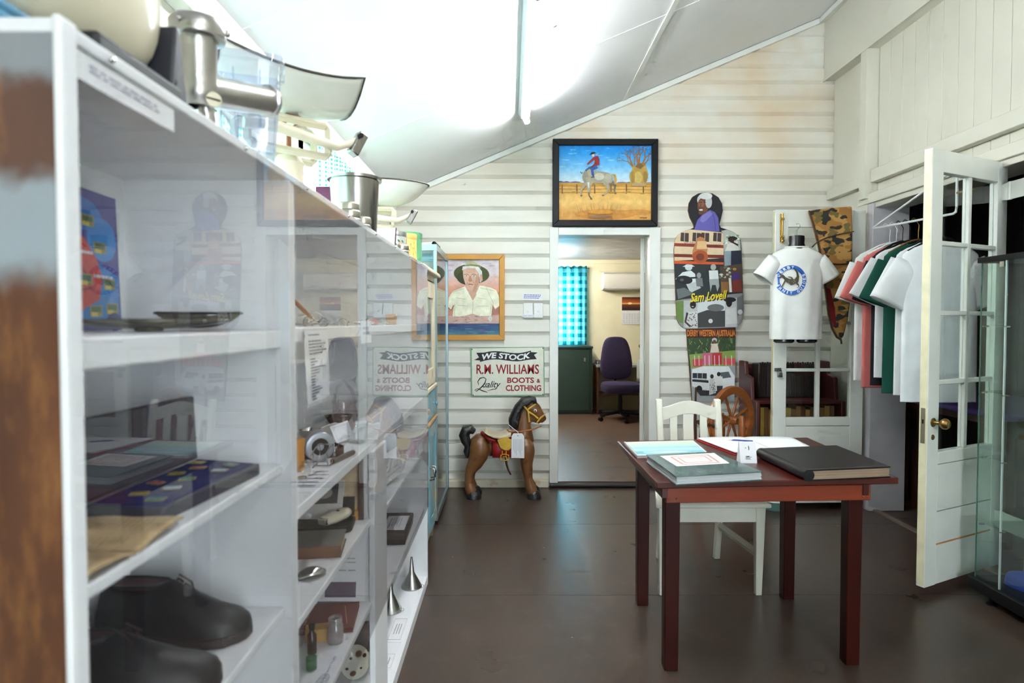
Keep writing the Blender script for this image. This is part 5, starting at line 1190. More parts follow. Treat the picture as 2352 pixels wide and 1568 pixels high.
# ------------------------------------------------------------------ shirts
CLOTH = lambda name, c: mat(name, C(*c), rough=0.85, var=0.05, vscale=10, bump=0.15, bscale=14, spec=0.2)
def shirt_geo(a, b, H, sl=0.2, sdrop=0.8, fold=0.010, seed=0, neck=0.075):
    """T-shirt hanging from z=0 (collar) to z=-H; width along x, depth along y; returns MB and front-depth function"""
    r = random.Random(seed); ph = [r.uniform(0, 6) for _ in range(4)]
    prof = [(1.00, 0.90, 0.0), (1.0, 1.0, 0.30), (0.99, 1.0, 0.6), (1.0, 1.0, 0.80), (1.02, 0.96, 0.88), (0.98, 0.8, 0.93), (0.72, 0.66, 0.965), (neck / a * 1.15, 0.52, 0.992), (neck / a, 0.50, 1.0)]
    def ab(t):
        for q0, q1 in zip(prof, prof[1:]):
            if t <= q1[2]:
                s = (t - q0[2]) / (q1[2] - q0[2]); return a * (q0[0] + (q1[0] - q0[0]) * s), b * (q0[1] + (q1[1] - q0[1]) * s)
        return a * prof[-1][0], b * prof[-1][1]
    n, rings = 40, []
    ts = [0, 0.006, 0.08, 0.16, 0.24, 0.32, 0.4, 0.48, 0.56, 0.64, 0.72, 0.79, 0.85, 0.89, 0.92, 0.945, 0.965, 0.98, 0.993, 1.0]
    for t in ts:
        A, B = ab(t); row = []
        for k in range(n):
            th = 2 * PI * k / n; cx_, sy_ = math.cos(th), math.sin(th)
            x = A * (abs(cx_) ** 0.75) * (1 if cx_ > 0 else -1); y = B * (abs(sy_) ** 0.9) * (1 if sy_ > 0 else -1)
            f = fold * (1 - t) ** 0.7 * (math.sin(5 * th + ph[0] + 2 * t) + 0.6 * math.sin(9 * th + ph[1] - 3 * t)) * min(1, (1 - t) * 6)
            row.append((x + f * 0.3 * cx_, y + f * sy_, -H * (1 - t)))
        rings.append(row)
    mb = MB(); mb.loft(rings, cap=False)
    for s in (-1, 1):
        x0, z0 = s * a * 0.80, -H * 0.13; dx, dz = math.cos(sdrop) * s, -math.sin(sdrop); rr = []
        R0, R1 = H * 0.078 + 0.012, H * 0.10 + 0.015; px, pz = -dz * s, dx * s
        for t in [0, 0.2, 0.45, 0.7, 0.9, 1.0]:
            cx_, cz_ = x0 + dx * sl * t, z0 + dz * sl * t; R = R0 + (R1 - R0) * t; bb = b * (0.80 - 0.12 * t) * (0.7 if t == 0 else 1)
            rr.append([(cx_ + px * R * math.cos(th), bb * math.sin(th) + fold * 0.6 * math.sin(3 * th + ph[2]) * t, cz_ + pz * R * math.cos(th)) for th in [2 * PI * k / 20 for k in range(20)]])
        mb.loft(rr, cap=False)
    def front(x, z):
        A, B = ab(1 + z / H); u = min(0.98, abs(x) / A); return -B * (1 - u ** 2.4) ** 0.5
    return mb, front
# white T-shirt on a black torso form, hung on the far door leaf
MX, MY, MZ = 1.945, 4.285, 1.835
WT = CLOTH('white_cotton', (232, 231, 226))
t = thing('tshirt', 'white T-shirt with round blue goanna emblem on a black torso form', 'shirt', (MX, MY, MZ))
g, front = shirt_geo(0.172, 0.080, 0.62, 0.16, 0.98, 0.010, 3)
g.build('fabric', WT, t, smooth=70, solid=-0.002)
MB().tube([(0.076 * math.cos(a), 0.040 * math.sin(a) - 0.002, 0.001) for a in [2 * PI * k / 24 for k in range(24)]], 0.006, 8, closed=True).build('collar', WT, t)
cr = lambda u, v: at(1700 + u / 3.1349, 440 + v / 3.1349, MY - 0.09)
def onshirt(u, v):
    w = cr(u, v); lx, lz = w.x - MX, w.z - MZ; return (lx, front(lx, min(-0.02, lz)) - 0.007, lz)
p = Pic(onshirt, (0, -1, 0), base=0.0)
BL = (38, 92, 176)
ring = [(374 + 104 * math.cos(2 * PI * k / 48), 636 + 108 * math.sin(2 * PI * k / 48)) for k in range(48)]; rin = [(374 + 76 * math.cos(2 * PI * k / 48), 636 + 80 * math.sin(2 * PI * k / 48)) for k in range(48)]
p._put(ring + rin, [(k, (k + 1) % 48, 48 + (k + 1) % 48, 48 + k) for k in range(48)], BL)
def arc_text(txt, a0, a1, flip=False):
    n = len(txt)
    for i, chr_ in enumerate(txt):
        if chr_ == ' ': continue
        a = a0 + (a1 - a0) * (i + 0.5) / n; R = 90; cx_, cy_ = 374 + R * math.cos(a), 636 + R * 1.03 * math.sin(a); rot = a + (PI / 2 if not flip else -PI / 2)
        h, wd = 21, min(18, abs(a1 - a0) * R / n * 0.8); c_, s_ = math.cos(rot), math.sin(rot)
        if chr_ == 'I': wd *= 0.35
        p.text(chr_, -wd / 2, -h / 2, wd / 2, h / 2, (236, 238, 240), 0.03, warp=lambda x, y: (cx_ + x * c_ - y * s_, cy_ + x * s_ + y * c_))
arc_text('DERBY', math.radians(196), math.radians(284)); arc_text('ARNIY GUIDES', math.radians(165), math.radians(-30), True)
GO = (70, 62, 44)
p.line([(298, 592), (316, 602), (330, 622), (350, 640), (382, 650), (408, 640), (418, 610), (412, 580), (396, 556), (390, 545)], [10, 16, 18, 30, 42, 34, 18, 13, 8, 3], GO)
for q in ([(336, 632), (322, 662), (310, 686), (300, 690)], [(330, 616), (312, 606), (300, 622)], [(404, 652), (420, 670), (426, 684), (410, 692)], [(386, 640), (372, 616), (352, 612)], [(366, 660), (376, 672)]):
    p.line(q, [12, 9, 6, 3][:len(q)], GO)
for i in range(16): p.ell(random.uniform(345, 410), random.uniform(634, 662), 3, 3, (150, 136, 92), 6)
p.build('emblem', PRINT, t, world=False)
t = thing('torso_form', 'black hanging torso form wearing the white goanna T-shirt', 'mannequin', (MX, MY, MZ))
BPL = mat('black_glossy_plastic', C(16, 16, 18), rough=0.25, var=0.0)
MB().loft([[(A * math.cos(a), B * math.sin(a), z) for a in [2 * PI * k / 24 for k in range(24)]] for A, B, z in ((0.055, 0.045, -0.03), (0.060, 0.046, 0.0), (0.050, 0.040, 0.03), (0.052, 0.042, 0.062), (0.050, 0.040, 0.078), (0.03, 0.025, 0.082))]).build('neck', BPL, t)
for s in (-1, 1):
    MB().loft([[(s * (0.078 + A * math.cos(a)), B * math.sin(a), z) for a in [2 * PI * k / 18 for k in range(18)]] for A, B, z in ((0.055, 0.030, -0.645), (0.070, 0.044, -0.635), (0.064, 0.044, -0.60), (0.050, 0.040, -0.45))]).build('hip', BPL, t)
MB().tube([(0, 0, 0.08), (0, 0, 0.115), (0.012, 0, 0.13), (0.024, 0, 0.145), (0.014, 0, 0.162), (-0.004, 0.0, 0.158)], 0.0022, 8).build('hook', CHROME, t)

# ------------------------------------------------------------------ camouflage bag hung over the door leaf
CAM = bpy.data.materials.new('camouflage_canvas'); CAM.use_nodes = True
n_, l_ = nt(CAM); b_ = n_['Principled BSDF']; b_.inputs['Roughness'].default_value = 0.85
tc_ = n_.new('ShaderNodeTexCoord'); mp_ = n_.new('ShaderNodeMapping'); mp_.inputs['Scale'].default_value = (1, 1, 1.6); l_.new(tc_.outputs['Object'], mp_.inputs[0]); last = None
for sc_, lo, c in ((9, 0.5, C(190, 144, 78)), (11, 0.58, C(116, 98, 50)), (13, 0.585, C(46, 42, 36))):
    z_ = n_.new('ShaderNodeTexNoise'); z_.inputs['Scale'].default_value = sc_; z_.inputs['Detail'].default_value = 1.5; l_.new(mp_.outputs[0], z_.inputs['Vector'])
    g_ = n_.new('ShaderNodeMapRange'); g_.inputs[1].default_value = lo; g_.inputs[2].default_value = lo + 0.02; l_.new(z_.outputs[0], g_.inputs[0])
    x_ = n_.new('ShaderNodeMix'); x_.data_type = 'RGBA'; l_.new(g_.outputs[0], x_.inputs[0]); x_.inputs[7].default_value = c
    if last is None: x_.inputs[6].default_value = C(166, 116, 56)
    else: l_.new(last, x_.inputs[6])
    last = x_.outputs[2]
l_.new(last, b_.inputs['Base Color'])
YC = 4.385
cq = lambda u, v, dy=0.0: at(1700 + u / 3.1349, 440 + v / 3.1349, YC) + Vector((0, dy, 0))
t = thing('camouflage_bag', 'tapering camouflage canvas bag with brown straps hung over the door', 'bag', cq(720, 1065))
OUTB = [(487, 137), (640, 118), (800, 107), (804, 260), (803, 420), (800, 560), (788, 780), (772, 920), (740, 1040), (716, 1066), (690, 1050), (655, 985), (630, 880), (612, 740), (590, 560), (560, 400), (530, 280)]
w = [cq(*q) for q in OUTB]
MB().prism([(q.x, q.z) for q in w], 0.03, T(0, YC + 0.015, 0) @ FACE_CAM).build('body', CAM, t, world=True, bevel=0.012, seg=3)
BRN = mat('brown_bag_binding', C(66, 46, 38), rough=0.7)
MB().tube([cq(u, v, -0.018) for u, v in ((487, 139), (530, 280), (560, 400), (590, 560), (612, 740), (630, 880), (655, 985), (690, 1050), (716, 1066), (720, 1095))], 0.006, 8, up=(0, 1, 0)).build('binding', BRN, t, world=True)
rq = [cq(u, v) for u, v in ((604, 690), (640, 700), (672, 840), (684, 960), (668, 970), (640, 900), (618, 790))]
MB().prism([(q.x, q.z) for q in rq], 0.003, T(0, YC - 0.015, 0) @ FACE_CAM).build('red_lining', mat('red_felt_lining', C(130, 24, 30), rough=0.9), t, world=True)
for pts in (((510, 400), (545, 365), (620, 330), (720, 305), (804, 290)), ((640, 520), (700, 524), (800, 518))):
    MB().tube([cq(u, v, -0.021) for u, v in pts], [(0.004, 0.011)] * len(pts), 6, up=(0, 1, 0)).build('strap', BRN, t, world=True)

# ------------------------------------------------------------------ white wire bracket with hanging shirts
BA, BB = Vector((2.45, 4.28, 1.962)), Vector((2.305, 3.262, 1.892)); AP = Vector((2.30, 3.258, 2.125))
t = thing('hanging_bracket', 'white triangular wire bracket holding a row of shirts in the doorway', 'clothes rail', (BB.x, BB.y, BB.z))
WIRE = mat('white_coated_wire', C(236, 236, 236), rough=0.3, var=0.0)
tri = []
for q0, q1, q2 in ((AP, BA, BB), (BA, BB, AP), (BB, AP, BA)):
    d0, d1 = (q0 - q1).normalized(), (q2 - q1).normalized(); tri += [q1 + d0 * 0.03, q1 + d0 * 0.008 + d1 * 0.008, q1 + d1 * 0.03]
MB().tube(tri, 0.0065, 8, closed=True).build('wire_frame', WIRE, t, world=True)
MB().cyl(AP + Vector((0, -0.0, -0.13)), AP + Vector((0.02, -0.085, -0.13)), 0.005, n=8).build('fixing_screw', BRASS, t, world=True)
bd = (BB - BA)
SHIRTS = [(0.20, 'white_cotton_b', (228, 228, 226), 'white T-shirt furthest along the hanging row', 0.05, 0.21, 0),
          (0.29, 'salmon_cotton', (206, 110, 104), 'salmon pink T-shirt in the hanging row', 0.03, 0.20, 0),
          (0.37, 'black_cotton', (32, 32, 38), 'black T-shirt between the salmon and green shirts', 0.03, 0.19, 1),
          (0.46, 'white_cotton_c', (226, 226, 226), 'white T-shirt just behind the dark green one', 0.02, 0.20, 1),
          (0.56, 'green_cotton', (22, 74, 60), 'dark green T-shirt in the hanging row', 0.03, 0.20, 1),
          (0.70, 'white_cotton_d', (226, 227, 228), 'white T-shirt directly behind the nearest hanging one', 0.02, 0.20, 1),
          (0.80, 'white_cotton_e', (230, 231, 232), 'white T-shirt nearest the glazed door in the hanging row', 0.02, 0.205, 1)]
HANGC = (WIRE, WIRE, BLACKP, BLACKP, BRASS, BLACKP, BLACKP)
for i, (s, mn, c, lab, dep, hw, dk) in enumerate(SHIRTS):
    q = BA + bd * s; rz = math.radians((-6, -4, 2, -3, 0, 3, -2)[i])
    H = (0.86, 0.89, 0.86, 0.50, 0.875, 0.86, 0.88)[i]
    if i == 3: H = 0.80
    z = q.z - 0.135
    t = thing('tshirt', lab, 'shirt', (q.x + 0.03, q.y, z), rz, 'T-shirts on the hanging bracket')
    g, fr_ = shirt_geo(hw, 0.027 + 0.003 * (i % 3), H, 0.25, (1.28, 1.22, 1.3, 1.12, 1.2, 1.15, 1.1)[i], 0.006, 10 + i, 0.07)
    g.build('fabric', CLOTH(mn, c), t, smooth=70, solid=-0.002)
    h = thing('clothes_hanger', ('white wire hanger', 'white plastic hanger', 'black hanger', 'thin black hanger', 'gold coloured hanger', 'dark hanger', 'black plastic hanger')[i] + ' holding the ' + lab.split(' in the')[0].split(' just')[0].split(' between')[0].split(' directly')[0].split(' nearest')[0].split(' furthest')[0] + (' at the far end', '', '', ' behind the green one', '', ' second from the door', ' next to the door')[i], 'hanger', (q.x + 0.03, q.y, z), rz, 'hangers on the bracket')
    MB().tube([(-hw * 0.86, 0, -0.05), (-0.06, 0, 0.012), (0, 0, 0.03), (0.06, 0, 0.012), (hw * 0.86, 0, -0.05)], 0.006, 8).build('arm', HANGC[i], h)
    MB().tube([(0, 0, 0.025), (0, 0, 0.075), (0.004, 0, 0.11), (0.012 - 0.03, 0, 0.146), (-0.03, 0, 0.154), (-0.042, 0, 0.142)], 0.0022, 8).build('hook', HANGC[i], h)

# ------------------------------------------------------------------ spinning wheel
sw = thing('spinning_wheel', 'brown wooden spinning wheel standing behind the white chair', 'spinning wheel', (1.60, 4.60, 0))
WC = Vector((1.60, 4.60, 0.63)); R = 0.245
wa = math.radians(34)     # the wheel is seen turned
WX = Matrix.Translation(WC) @ rotz(wa) @ Matrix.Rotation(PI / 2, 4, 'X')
MB().lathe([(R - 0.058, -0.016), (R - 0.05, -0.019), (R - 0.006, -0.019), (R, -0.012), (R - 0.006, 0.0), (R, 0.012), (R - 0.006, 0.019), (R - 0.05, 0.019), (R - 0.058, 0.016), (R - 0.058, -0.016)], 40, WX).build('wheel_rim', WOOD, sw, world=True)
MB().lathe([(0, -0.05), (0.02, -0.05), (0.03, -0.03), (0.034, 0), (0.03, 0.03), (0.02, 0.05), (0, 0.05)], 20, WX).build('hub', WOOD, sw, world=True)
for i in range(8):
    a = 2 * PI * i / 8 + 0.39; c_, s_ = math.cos(a), math.sin(a)
    MB().tube([(0.028 * c_, 0.028 * s_, 0), (0.07 * c_, 0.07 * s_, 0), (0.11 * c_, 0.11 * s_, 0), (0.14 * c_, 0.14 * s_, 0), (0.192 * c_, 0.192 * s_, 0)], [0.007, 0.011, 0.0075, 0.011, 0.007], 8, xf=WX).build('spoke', WOOD, sw, world=True)
ax = Vector((math.sin(wa), -math.cos(wa), 0))
for s in (-1, 1):
    q = WC + ax * 0.085 * s
    MB().tube([(q.x, q.y, 0.30), (q.x, q.y, 0.52), (q.x, q.y, 0.62), (q.x, q.y, 0.672)], [0.016, 0.024, 0.024, 0.016], 10).build('upright', WOOD, sw, world=True)
dirx = Vector((math.cos(wa), math.sin(wa), 0))
b0, b1 = Vector((1.62, 4.62, 0.31)), Vector((1.30, 4.42, 0.52))
MB().tube([WC + dirx * 0.18 + Vector((0, 0, -0.36)), Vector((1.33, 4.50, 0.46))], [(0.075, 0.024)] * 2, 4).build('bench', WOOD, sw, world=True, smooth=0)
for a, b in (((1.69, 4.73, 0.26), (1.715, 4.84, 0.0)), ((1.40, 4.58, 0.42), (1.33, 4.72, 0.0)), ((1.38, 4.47, 0.42), (1.30, 4.40, 0.0))):
    MB().tube([a, tuple((Vector(a) + Vector(b)) / 2), b], [0.016, 0.022, 0.014], 10).build('leg', WOOD, sw, world=True)
for x, y in ((1.37, 4.55), (1.43, 4.46)):
    MB().tube([(x, y, 0.44), (x, y, 0.52), (x, y, 0.60), (x, y, 0.70), (x, y, 0.74)], [0.012, 0.018, 0.012, 0.016, 0.006], 10).build('maiden', WOOD, sw, world=True)
MB().tube([(1.34, 4.60, 0.62), (1.37, 4.55, 0.62), (1.43, 4.46, 0.62), (1.46, 4.41, 0.62)], [0.006, 0.026, 0.026, 0.006], 10).build('bobbin', DARKWOOD, sw, world=True)
MB().tube([(1.315, 4.52, 0.46), (1.315, 4.52, 0.66), (1.318, 4.52, 0.875)], [0.014, 0.010, 0.006], 8).build('distaff', DARKWOOD, sw, world=True)

sw.location.x -= 0.007; sw.location.y -= 0.10

# ------------------------------------------------------------------ office seen through the doorway
d3 = thing('door_3', '', '', (1.118, 5.225, 0.045)); del d3['label'], d3['category']; struct(d3)
MB(T(1.104, 5.245, 0) @ rotz(-0.215)).box(-0.018, 0, 0.045, 0.017, 0.70, 2.025).build('leaf', DOORP, d3, world=True, bevel=0.002)
for z in (0.35, 1.05, 1.80):
    box('hinge', DOORP, (1.112, 5.224, z - 0.06, 1.124, 5.25, z + 0.06), d3, world=True)
GRNC = mat('dark_green_steel', C(34, 54, 46), rough=0.4, var=0.06)
t = thing('steel_cabinet', 'dark green steel cabinet under the teal office curtain', 'cabinet', (0.78, 9.0, 0.035))
box('body', GRNC, (0.42, 8.86, 0.06, 1.165, 9.20, 0.965), t, world=True, bevel=0.004)
box('top', GRNC, (0.41, 8.84, 0.965, 1.175, 9.21, 0.992), t, world=True, bevel=0.003)
box('plinth', GRNC, (0.43, 8.88, 0.035, 1.155, 9.19, 0.06), t, world=True)
dd = box('sliding_door', GRNC, (0.46, 8.850, 0.09, 1.125, 8.86, 0.95), t, world=True, bevel=0.003)
MB().box(1.045, 8.844, 0.775, 1.075, 8.852, 0.835).build('recessed_handle', CHROME, dd, world=True, bevel=0.003)
def curtain(name, label, m, fn, nu, nv, group=None, gather=None):
    t = thing(name, label, 'curtain', fn(0.5, 0.0), group=group)
    MB().grid(fn, nu, nv).build('fabric', m, t, world=True, smooth=80)
    return t
def check_cloth(name, base, stripe, ax, freq, trans, duty=0.5):
    """woven check seen against the light: diffuse + translucent"""
    m = bpy.data.materials.new(name); m.use_nodes = True; n, l = nt(m); n.remove(n['Principled BSDF'])
    geo = n.new('ShaderNodeTexCoord'); sp = n.new('ShaderNodeSeparateXYZ'); l.new(geo.outputs['Object'], sp.inputs[0])
    fac = None
    for a in (ax, 2):
        s = n.new('ShaderNodeMath'); s.operation = 'MULTIPLY'; s.inputs[1].default_value = freq; l.new(sp.outputs[a], s.inputs[0])
        f = n.new('ShaderNodeMath'); f.operation = 'FRACT'; l.new(s.outputs[0], f.inputs[0])
        c = n.new('ShaderNodeMath'); c.operation = 'LESS_THAN'; c.inputs[1].default_value = duty; l.new(f.outputs[0], c.inputs[0])
        h = n.new('ShaderNodeMath'); h.operation = 'MULTIPLY'; h.inputs[1].default_value = 0.5; l.new(c.outputs[0], h.inputs[0])
        if fac is None: fac = h.outputs[0]
        else:
            q = n.new('ShaderNodeMath'); q.operation = 'ADD'; l.new(fac, q.inputs[0]); l.new(h.outputs[0], q.inputs[1]); fac = q.outputs[0]
    mx = n.new('ShaderNodeMix'); mx.data_type = 'RGBA'; l.new(fac, mx.inputs[0]); mx.inputs[6].default_value = base; mx.inputs[7].default_value = stripe
    df = n.new('ShaderNodeBsdfDiffuse'); tl = n.new('ShaderNodeBsdfTranslucent'); l.new(mx.outputs[2], df.inputs[0]); l.new(mx.outputs[2], tl.inputs[0])
    ms = n.new('ShaderNodeMixShader'); ms.inputs[0].default_value = trans; l.new(df.outputs[0], ms.inputs[1]); l.new(tl.outputs[0], ms.inputs[2])
    l.new(ms.outputs[0], n['Material Output'].inputs[0]); return m
TEALC = check_cloth('teal_check_cloth', C(120, 214, 232), C(8, 112, 118), 0, 9.0, 0.75, 0.5)
curtain('window_curtain', 'teal checked curtain glowing in the office window', TEALC, lambda u, v: (0.56 + 0.57 * u + 0.0 * v, 9.22 + 0.022 * math.sin(u * 34) + 0.010 * math.sin(u * 61 + v * 2), 1.0 + 1.145 * v + 0.008 * math.sin(u * 40) * (v > 0.98)), 70, 12)
MB().cyl((0.5, 9.24, 2.12), (1.17, 9.24, 2.12), 0.006, n=8).build('rod', CHROME, bpy.data.objects['window_curtain'], world=True)
t = thing('air_conditioner', 'white split air conditioner on the office wall', 'air conditioner', (1.70, 9.2, 1.79))
MB().prism([(9.299, 1.80), (9.299, 2.05), (9.14, 2.05), (9.085, 2.02), (9.08, 1.87), (9.11, 1.815), (9.16, 1.80)], 0.80, T(1.35, 0, 0) @ FACE_RIGHT).build('casing', mat('white_ac_plastic', C(226, 222, 214), rough=0.35, var=0.02), t, world=True, bevel=0.012, seg=3)
box('air_flap', mat('grey_ac_flap', C(198, 196, 190), rough=0.4, var=0.0), (1.38, 9.088, 1.815, 2.12, 9.104, 1.835), t, world=True)
def _cal(p):
    p.vgrad(0, 0, 100, 49, [(0, (40, 20, 18)), (0.4, (190, 90, 40)), (0.5, (240, 190, 110)), (0.55, (110, 50, 30)), (0.8, (60, 30, 24)), (1, (30, 18, 18))]).ell(38, 23, 10, 4, (255, 230, 170), 10)
    p.rect(0, 49, 100, 100, (226, 226, 230))
    for i in range(5):
        for j in range(7): p.rect(6 + 13 * j, 60 + 7.4 * i, 15 + 13 * j, 65 + 7.4 * i, (204, 206, 214))
card('calendar', 'wall calendar with a sunset photograph below the air conditioner', 'calendar', [(1.655, 9.292, 1.70), (1.965, 9.292, 1.70), (1.965, 9.292, 1.30), (1.655, 9.292, 1.30)], (0, -1, 0), th=0.006, draw=_cal)
# office chair
PURP = mat('dark_purple_upholstery', C(50, 42, 68), rough=0.85, var=0.15, vscale=60, spec=0.2)
oc_ = thing('office_chair', 'dark purple swivel office chair with tall back', 'office chair', (1.47, 8.35, 0.035))
oc_.rotation_euler.z = 0.1
def pad(rings): return MB().loft(rings)
br_ = []
for z, w, y in ((0.52, 0.10, 0.02), (0.54, 0.19, 0.015), (0.62, 0.225, 0.0), (0.75, 0.225, -0.005), (0.90, 0.205, 0.01), (1.02, 0.175, 0.03), (1.085, 0.13, 0.045), (1.10, 0.06, 0.05)):
    br_.append([(w * (abs(math.cos(a)) ** 0.6) * (1 if math.cos(a) > 0 else -1), 0.20 + y + 0.035 * math.sin(a), z) for a in [2 * PI * k / 20 for k in range(20)]])
pad(br_).build('backrest', PURP, oc_, sub=1)
sr_ = []
for z, f in ((0.36, 0.80), (0.375, 0.95), (0.43, 1.0), (0.49, 0.97), (0.515, 0.78)):
    sr_.append([(0.255 * f * (abs(math.cos(a)) ** 0.55) * (1 if math.cos(a) > 0 else -1), -0.03 + 0.24 * f * (abs(math.sin(a)) ** 0.55) * (1 if math.sin(a) > 0 else -1), z) for a in [2 * PI * k / 24 for k in range(24)]])
pad(sr_).build('seat', PURP, oc_, sub=1)
MB().tube([(0, 0.10, 0.41), (0, 0.235, 0.44), (0, 0.25, 0.60)], [(0.03, 0.012)] * 3, 6).build('back_bar', BLACKP, oc_)
MB().cyl((0, 0, 0.08), (0, 0, 0.40), 0.032, 0.022, 14).build('gas_column', BLACKP, oc_)
for i in range(5):
    a = 2 * PI * i / 5 - PI / 2; c_, s_ = math.cos(a), math.sin(a)
    MB().tube([(0.02 * c_, 0.02 * s_, 0.11), (0.30 * c_, 0.30 * s_, 0.075)], [0.026, 0.016], 8).build('base_arm', BLACKP, oc_)
    MB().cyl((0.30 * c_ - 0.022 * s_, 0.30 * s_ + 0.022 * c_, 0.028), (0.30 * c_ + 0.022 * s_, 0.30 * s_ - 0.022 * c_, 0.028), 0.028, n=12).build('caster', BLACKP, oc_)
# desk behind the office chair and a sheeted bench
t = thing('office_desk', 'low dark office desk behind the swivel chair', 'desk', (1.55, 9.05, 0.035))
box('desktop', mat('grey_laminate', C(160, 156, 150), rough=0.4), (1.22, 8.82, 0.70, 1.98, 9.28, 0.73), t, world=True)
box('shelf', DARKWOOD, (1.24, 8.9, 0.30, 1.95, 9.26, 0.32), t, world=True)
for x in (1.23, 1.93): box('side_panel', DARKWOOD, (x, 8.86, 0.035, x + 0.03, 9.26, 0.70), t, world=True)
t = thing('paper_tray', 'grey plastic paper tray on the office desk', 'tray', (1.33, 8.95, 0.731))
MB().box(-0.09, -0.11, 0, 0.09, 0.11, 0.004).box(-0.09, -0.11, 0.004, -0.086, 0.11, 0.06).box(0.086, -0.11, 0.004, 0.09, 0.11, 0.06).box(-0.086, 0.106, 0.004, 0.086, 0.11, 0.06).build('tray', mat('grey_plastic', C(176, 176, 178), rough=0.4), t)
t = thing('office_bench', 'dark wooden bench beside the office door leaf', 'bench', (2.05, 8.3, 0.035))
box('bench_body', DARKWOOD, (1.80, 8.05, 0.035, 2.35, 8.75, 0.78), t, world=True)
MB().grid(lambda u, v: (1.775 + 0.57 * min(1, max(0, (u - 0.30) / 0.7)) - 0.012 * math.sin(v * 30) * (u < 0.3), 8.02 + 0.76 * v, 0.81 - (max(0, 0.30 - u) / 0.30) * (0.26 + 0.04 * math.sin(v * 9))), 14, 24).build('dust_sheet', CLOTH('white_sheet', (214, 214, 206)), None, smooth=80, solid=0.004)
tag(bpy.data.objects['dust_sheet'], 'white sheet draped over the office bench', 'sheet')
t = thing('wall_key', 'dark key hanging on the office wall beside the door leaf', 'key', (1.93, 9.29, 0.93))
MB().tube([(0.02 * math.cos(a), 0, 0.05 + 0.02 * math.sin(a)) for a in [2 * PI * k / 12 for k in range(12)]], 0.005, 6, closed=True, up=(0, 1, 0)).cyl((0, 0, 0.03), (0, 0, -0.05), 0.005, n=6).box(0, -0.004, -0.05, 0.02, 0.004, -0.03).build('key_body', BLACKP, t)

# ------------------------------------------------------------------ gingham curtains at the left windows
GING = check_cloth('green_gingham', C(246, 250, 250), C(40, 176, 142), 1, 46.0, 0.7, 0.5)
curtain('window_curtain', 'green gingham half curtain at the nearer window behind the cabinets', GING, lambda u, v: (-0.915 + 0.010 * math.sin(u * 55), 1.25 + 1.30 * u, 1.40 + 0.585 * v), 90, 4, 'gingham curtains on the window wall')
curtain('window_curtain', 'green gingham curtain at the window beyond the scales', GING, lambda u, v: (-0.905 + 0.012 * math.sin(u * 48), 3.02 + 0.86 * u, 1.42 + 0.78 * v), 80, 4, 'gingham curtains on the window wall')

# ------------------------------------------------------------------ maroon stepped bookcase behind the far door leaf
MAR2 = mat('dark_maroon_wood', C(72, 26, 24), rough=0.4, var=0.2, vscale=5, col2=C(104, 52, 40), c2lo=0.62, c2hi=0.7, c2scale=12)
bk = thing('stepped_bookcase', 'maroon wooden bookcase with stepped ends behind the glazed door', 'bookcase', (2.14, 4.80, 0))
for x in (1.815, 2.445):
    MB().prism([(4.62, 0), (4.98, 0), (4.98, 1.03), (4.86, 1.03), (4.84, 0.93), (4.80, 0.925), (4.74, 0.915), (4.72, 0.75), (4.62, 0.75)], 0.03, T(x, 0, 0) @ FACE_RIGHT).build('end_panel', MAR2, bk, world=True, bevel=0.006)
box('step_panel', MAR2, (1.845, 4.62, 0.73, 2.445, 4.83, 0.75), bk, world=True, bevel=0.003)
box('back_panel', MAR2, (1.845, 4.965, 0.0, 2.445, 4.98, 1.0), bk, world=True)
for z in (0.10, 0.47): box('shelf', MAR2, (1.845, 4.63, z, 2.445, 4.965, z + 0.02), bk, world=True)
bt = thing('ribbed_box', 'dark ribbed box standing on the stepped maroon bookcase', 'box', (2.15, 4.88, 0.751))
MB().box(-0.24, -0.055, 0, 0.19, 0.075, 0.26).build('case', mat('dark_brown_leatherette', C(44, 32, 30), rough=0.5), bt, bevel=0.006)
for i in range(22):
    MB().box(-0.235 + 0.0193 * i, -0.063, 0.02, -0.235 + 0.0193 * i + 0.011, -0.055, 0.272 + 0.004 * (i % 2)).build('rib', mat('dark_brown_leatherette', C(44, 32, 30)), bt)
r = random.Random(3); x = 1.86; i = 0
cols = [(176, 146, 62), (120, 84, 48), (150, 110, 60), (96, 62, 40), (168, 128, 76), (110, 74, 50)]
while x < 2.40:
    wd = r.uniform(0.022, 0.04); h = r.uniform(0.19, 0.225); c = cols[i % 6]
    t = thing('old_book', (('old mustard book %s', 'old brown book %s', 'old ochre book %s', 'old dark brown book %s', 'old tan book %s', 'old umber book %s')[i % 6]) % (('at the open end of the maroon bookcase shelf', 'in the middle of the maroon bookcase shelf', 'towards the wall end of the maroon bookcase shelf', 'at the very end of the maroon bookcase shelf')[i // 6]), 'book', (x + wd / 2, 4.72, 0.4905), group='old books on the maroon bookcase')
    m_ = mat('book_cloth_%d' % (i % 6), C(*c), rough=0.7, var=0.15, vscale=20)
    MB().box(-wd / 2, -0.07, 0, wd / 2, -0.066, h).box(-wd / 2, -0.066, 0, -wd / 2 + 0.003, 0.07, h).box(wd / 2 - 0.003, -0.066, 0, wd / 2, 0.07, h).build('cover', m_, t)
    MB().box(-wd / 2 + 0.003, -0.066, 0.004, wd / 2 - 0.003, 0.065, h - 0.004).build('pages', AGED, t)
    x += wd + 0.002; i += 1
t = thing('enamel_basin', 'teal enamel basin on the floor under the far glazed door', 'basin', (1.905, 4.485, 0))
MB().lathe([(0, 0.004), (0.085, 0.004), (0.12, 0.07), (0.128, 0.07), (0.09, 0.0), (0, 0.0)], 28).build('bowl', mat('teal_enamel', C(110, 150, 142), rough=0.25), t)
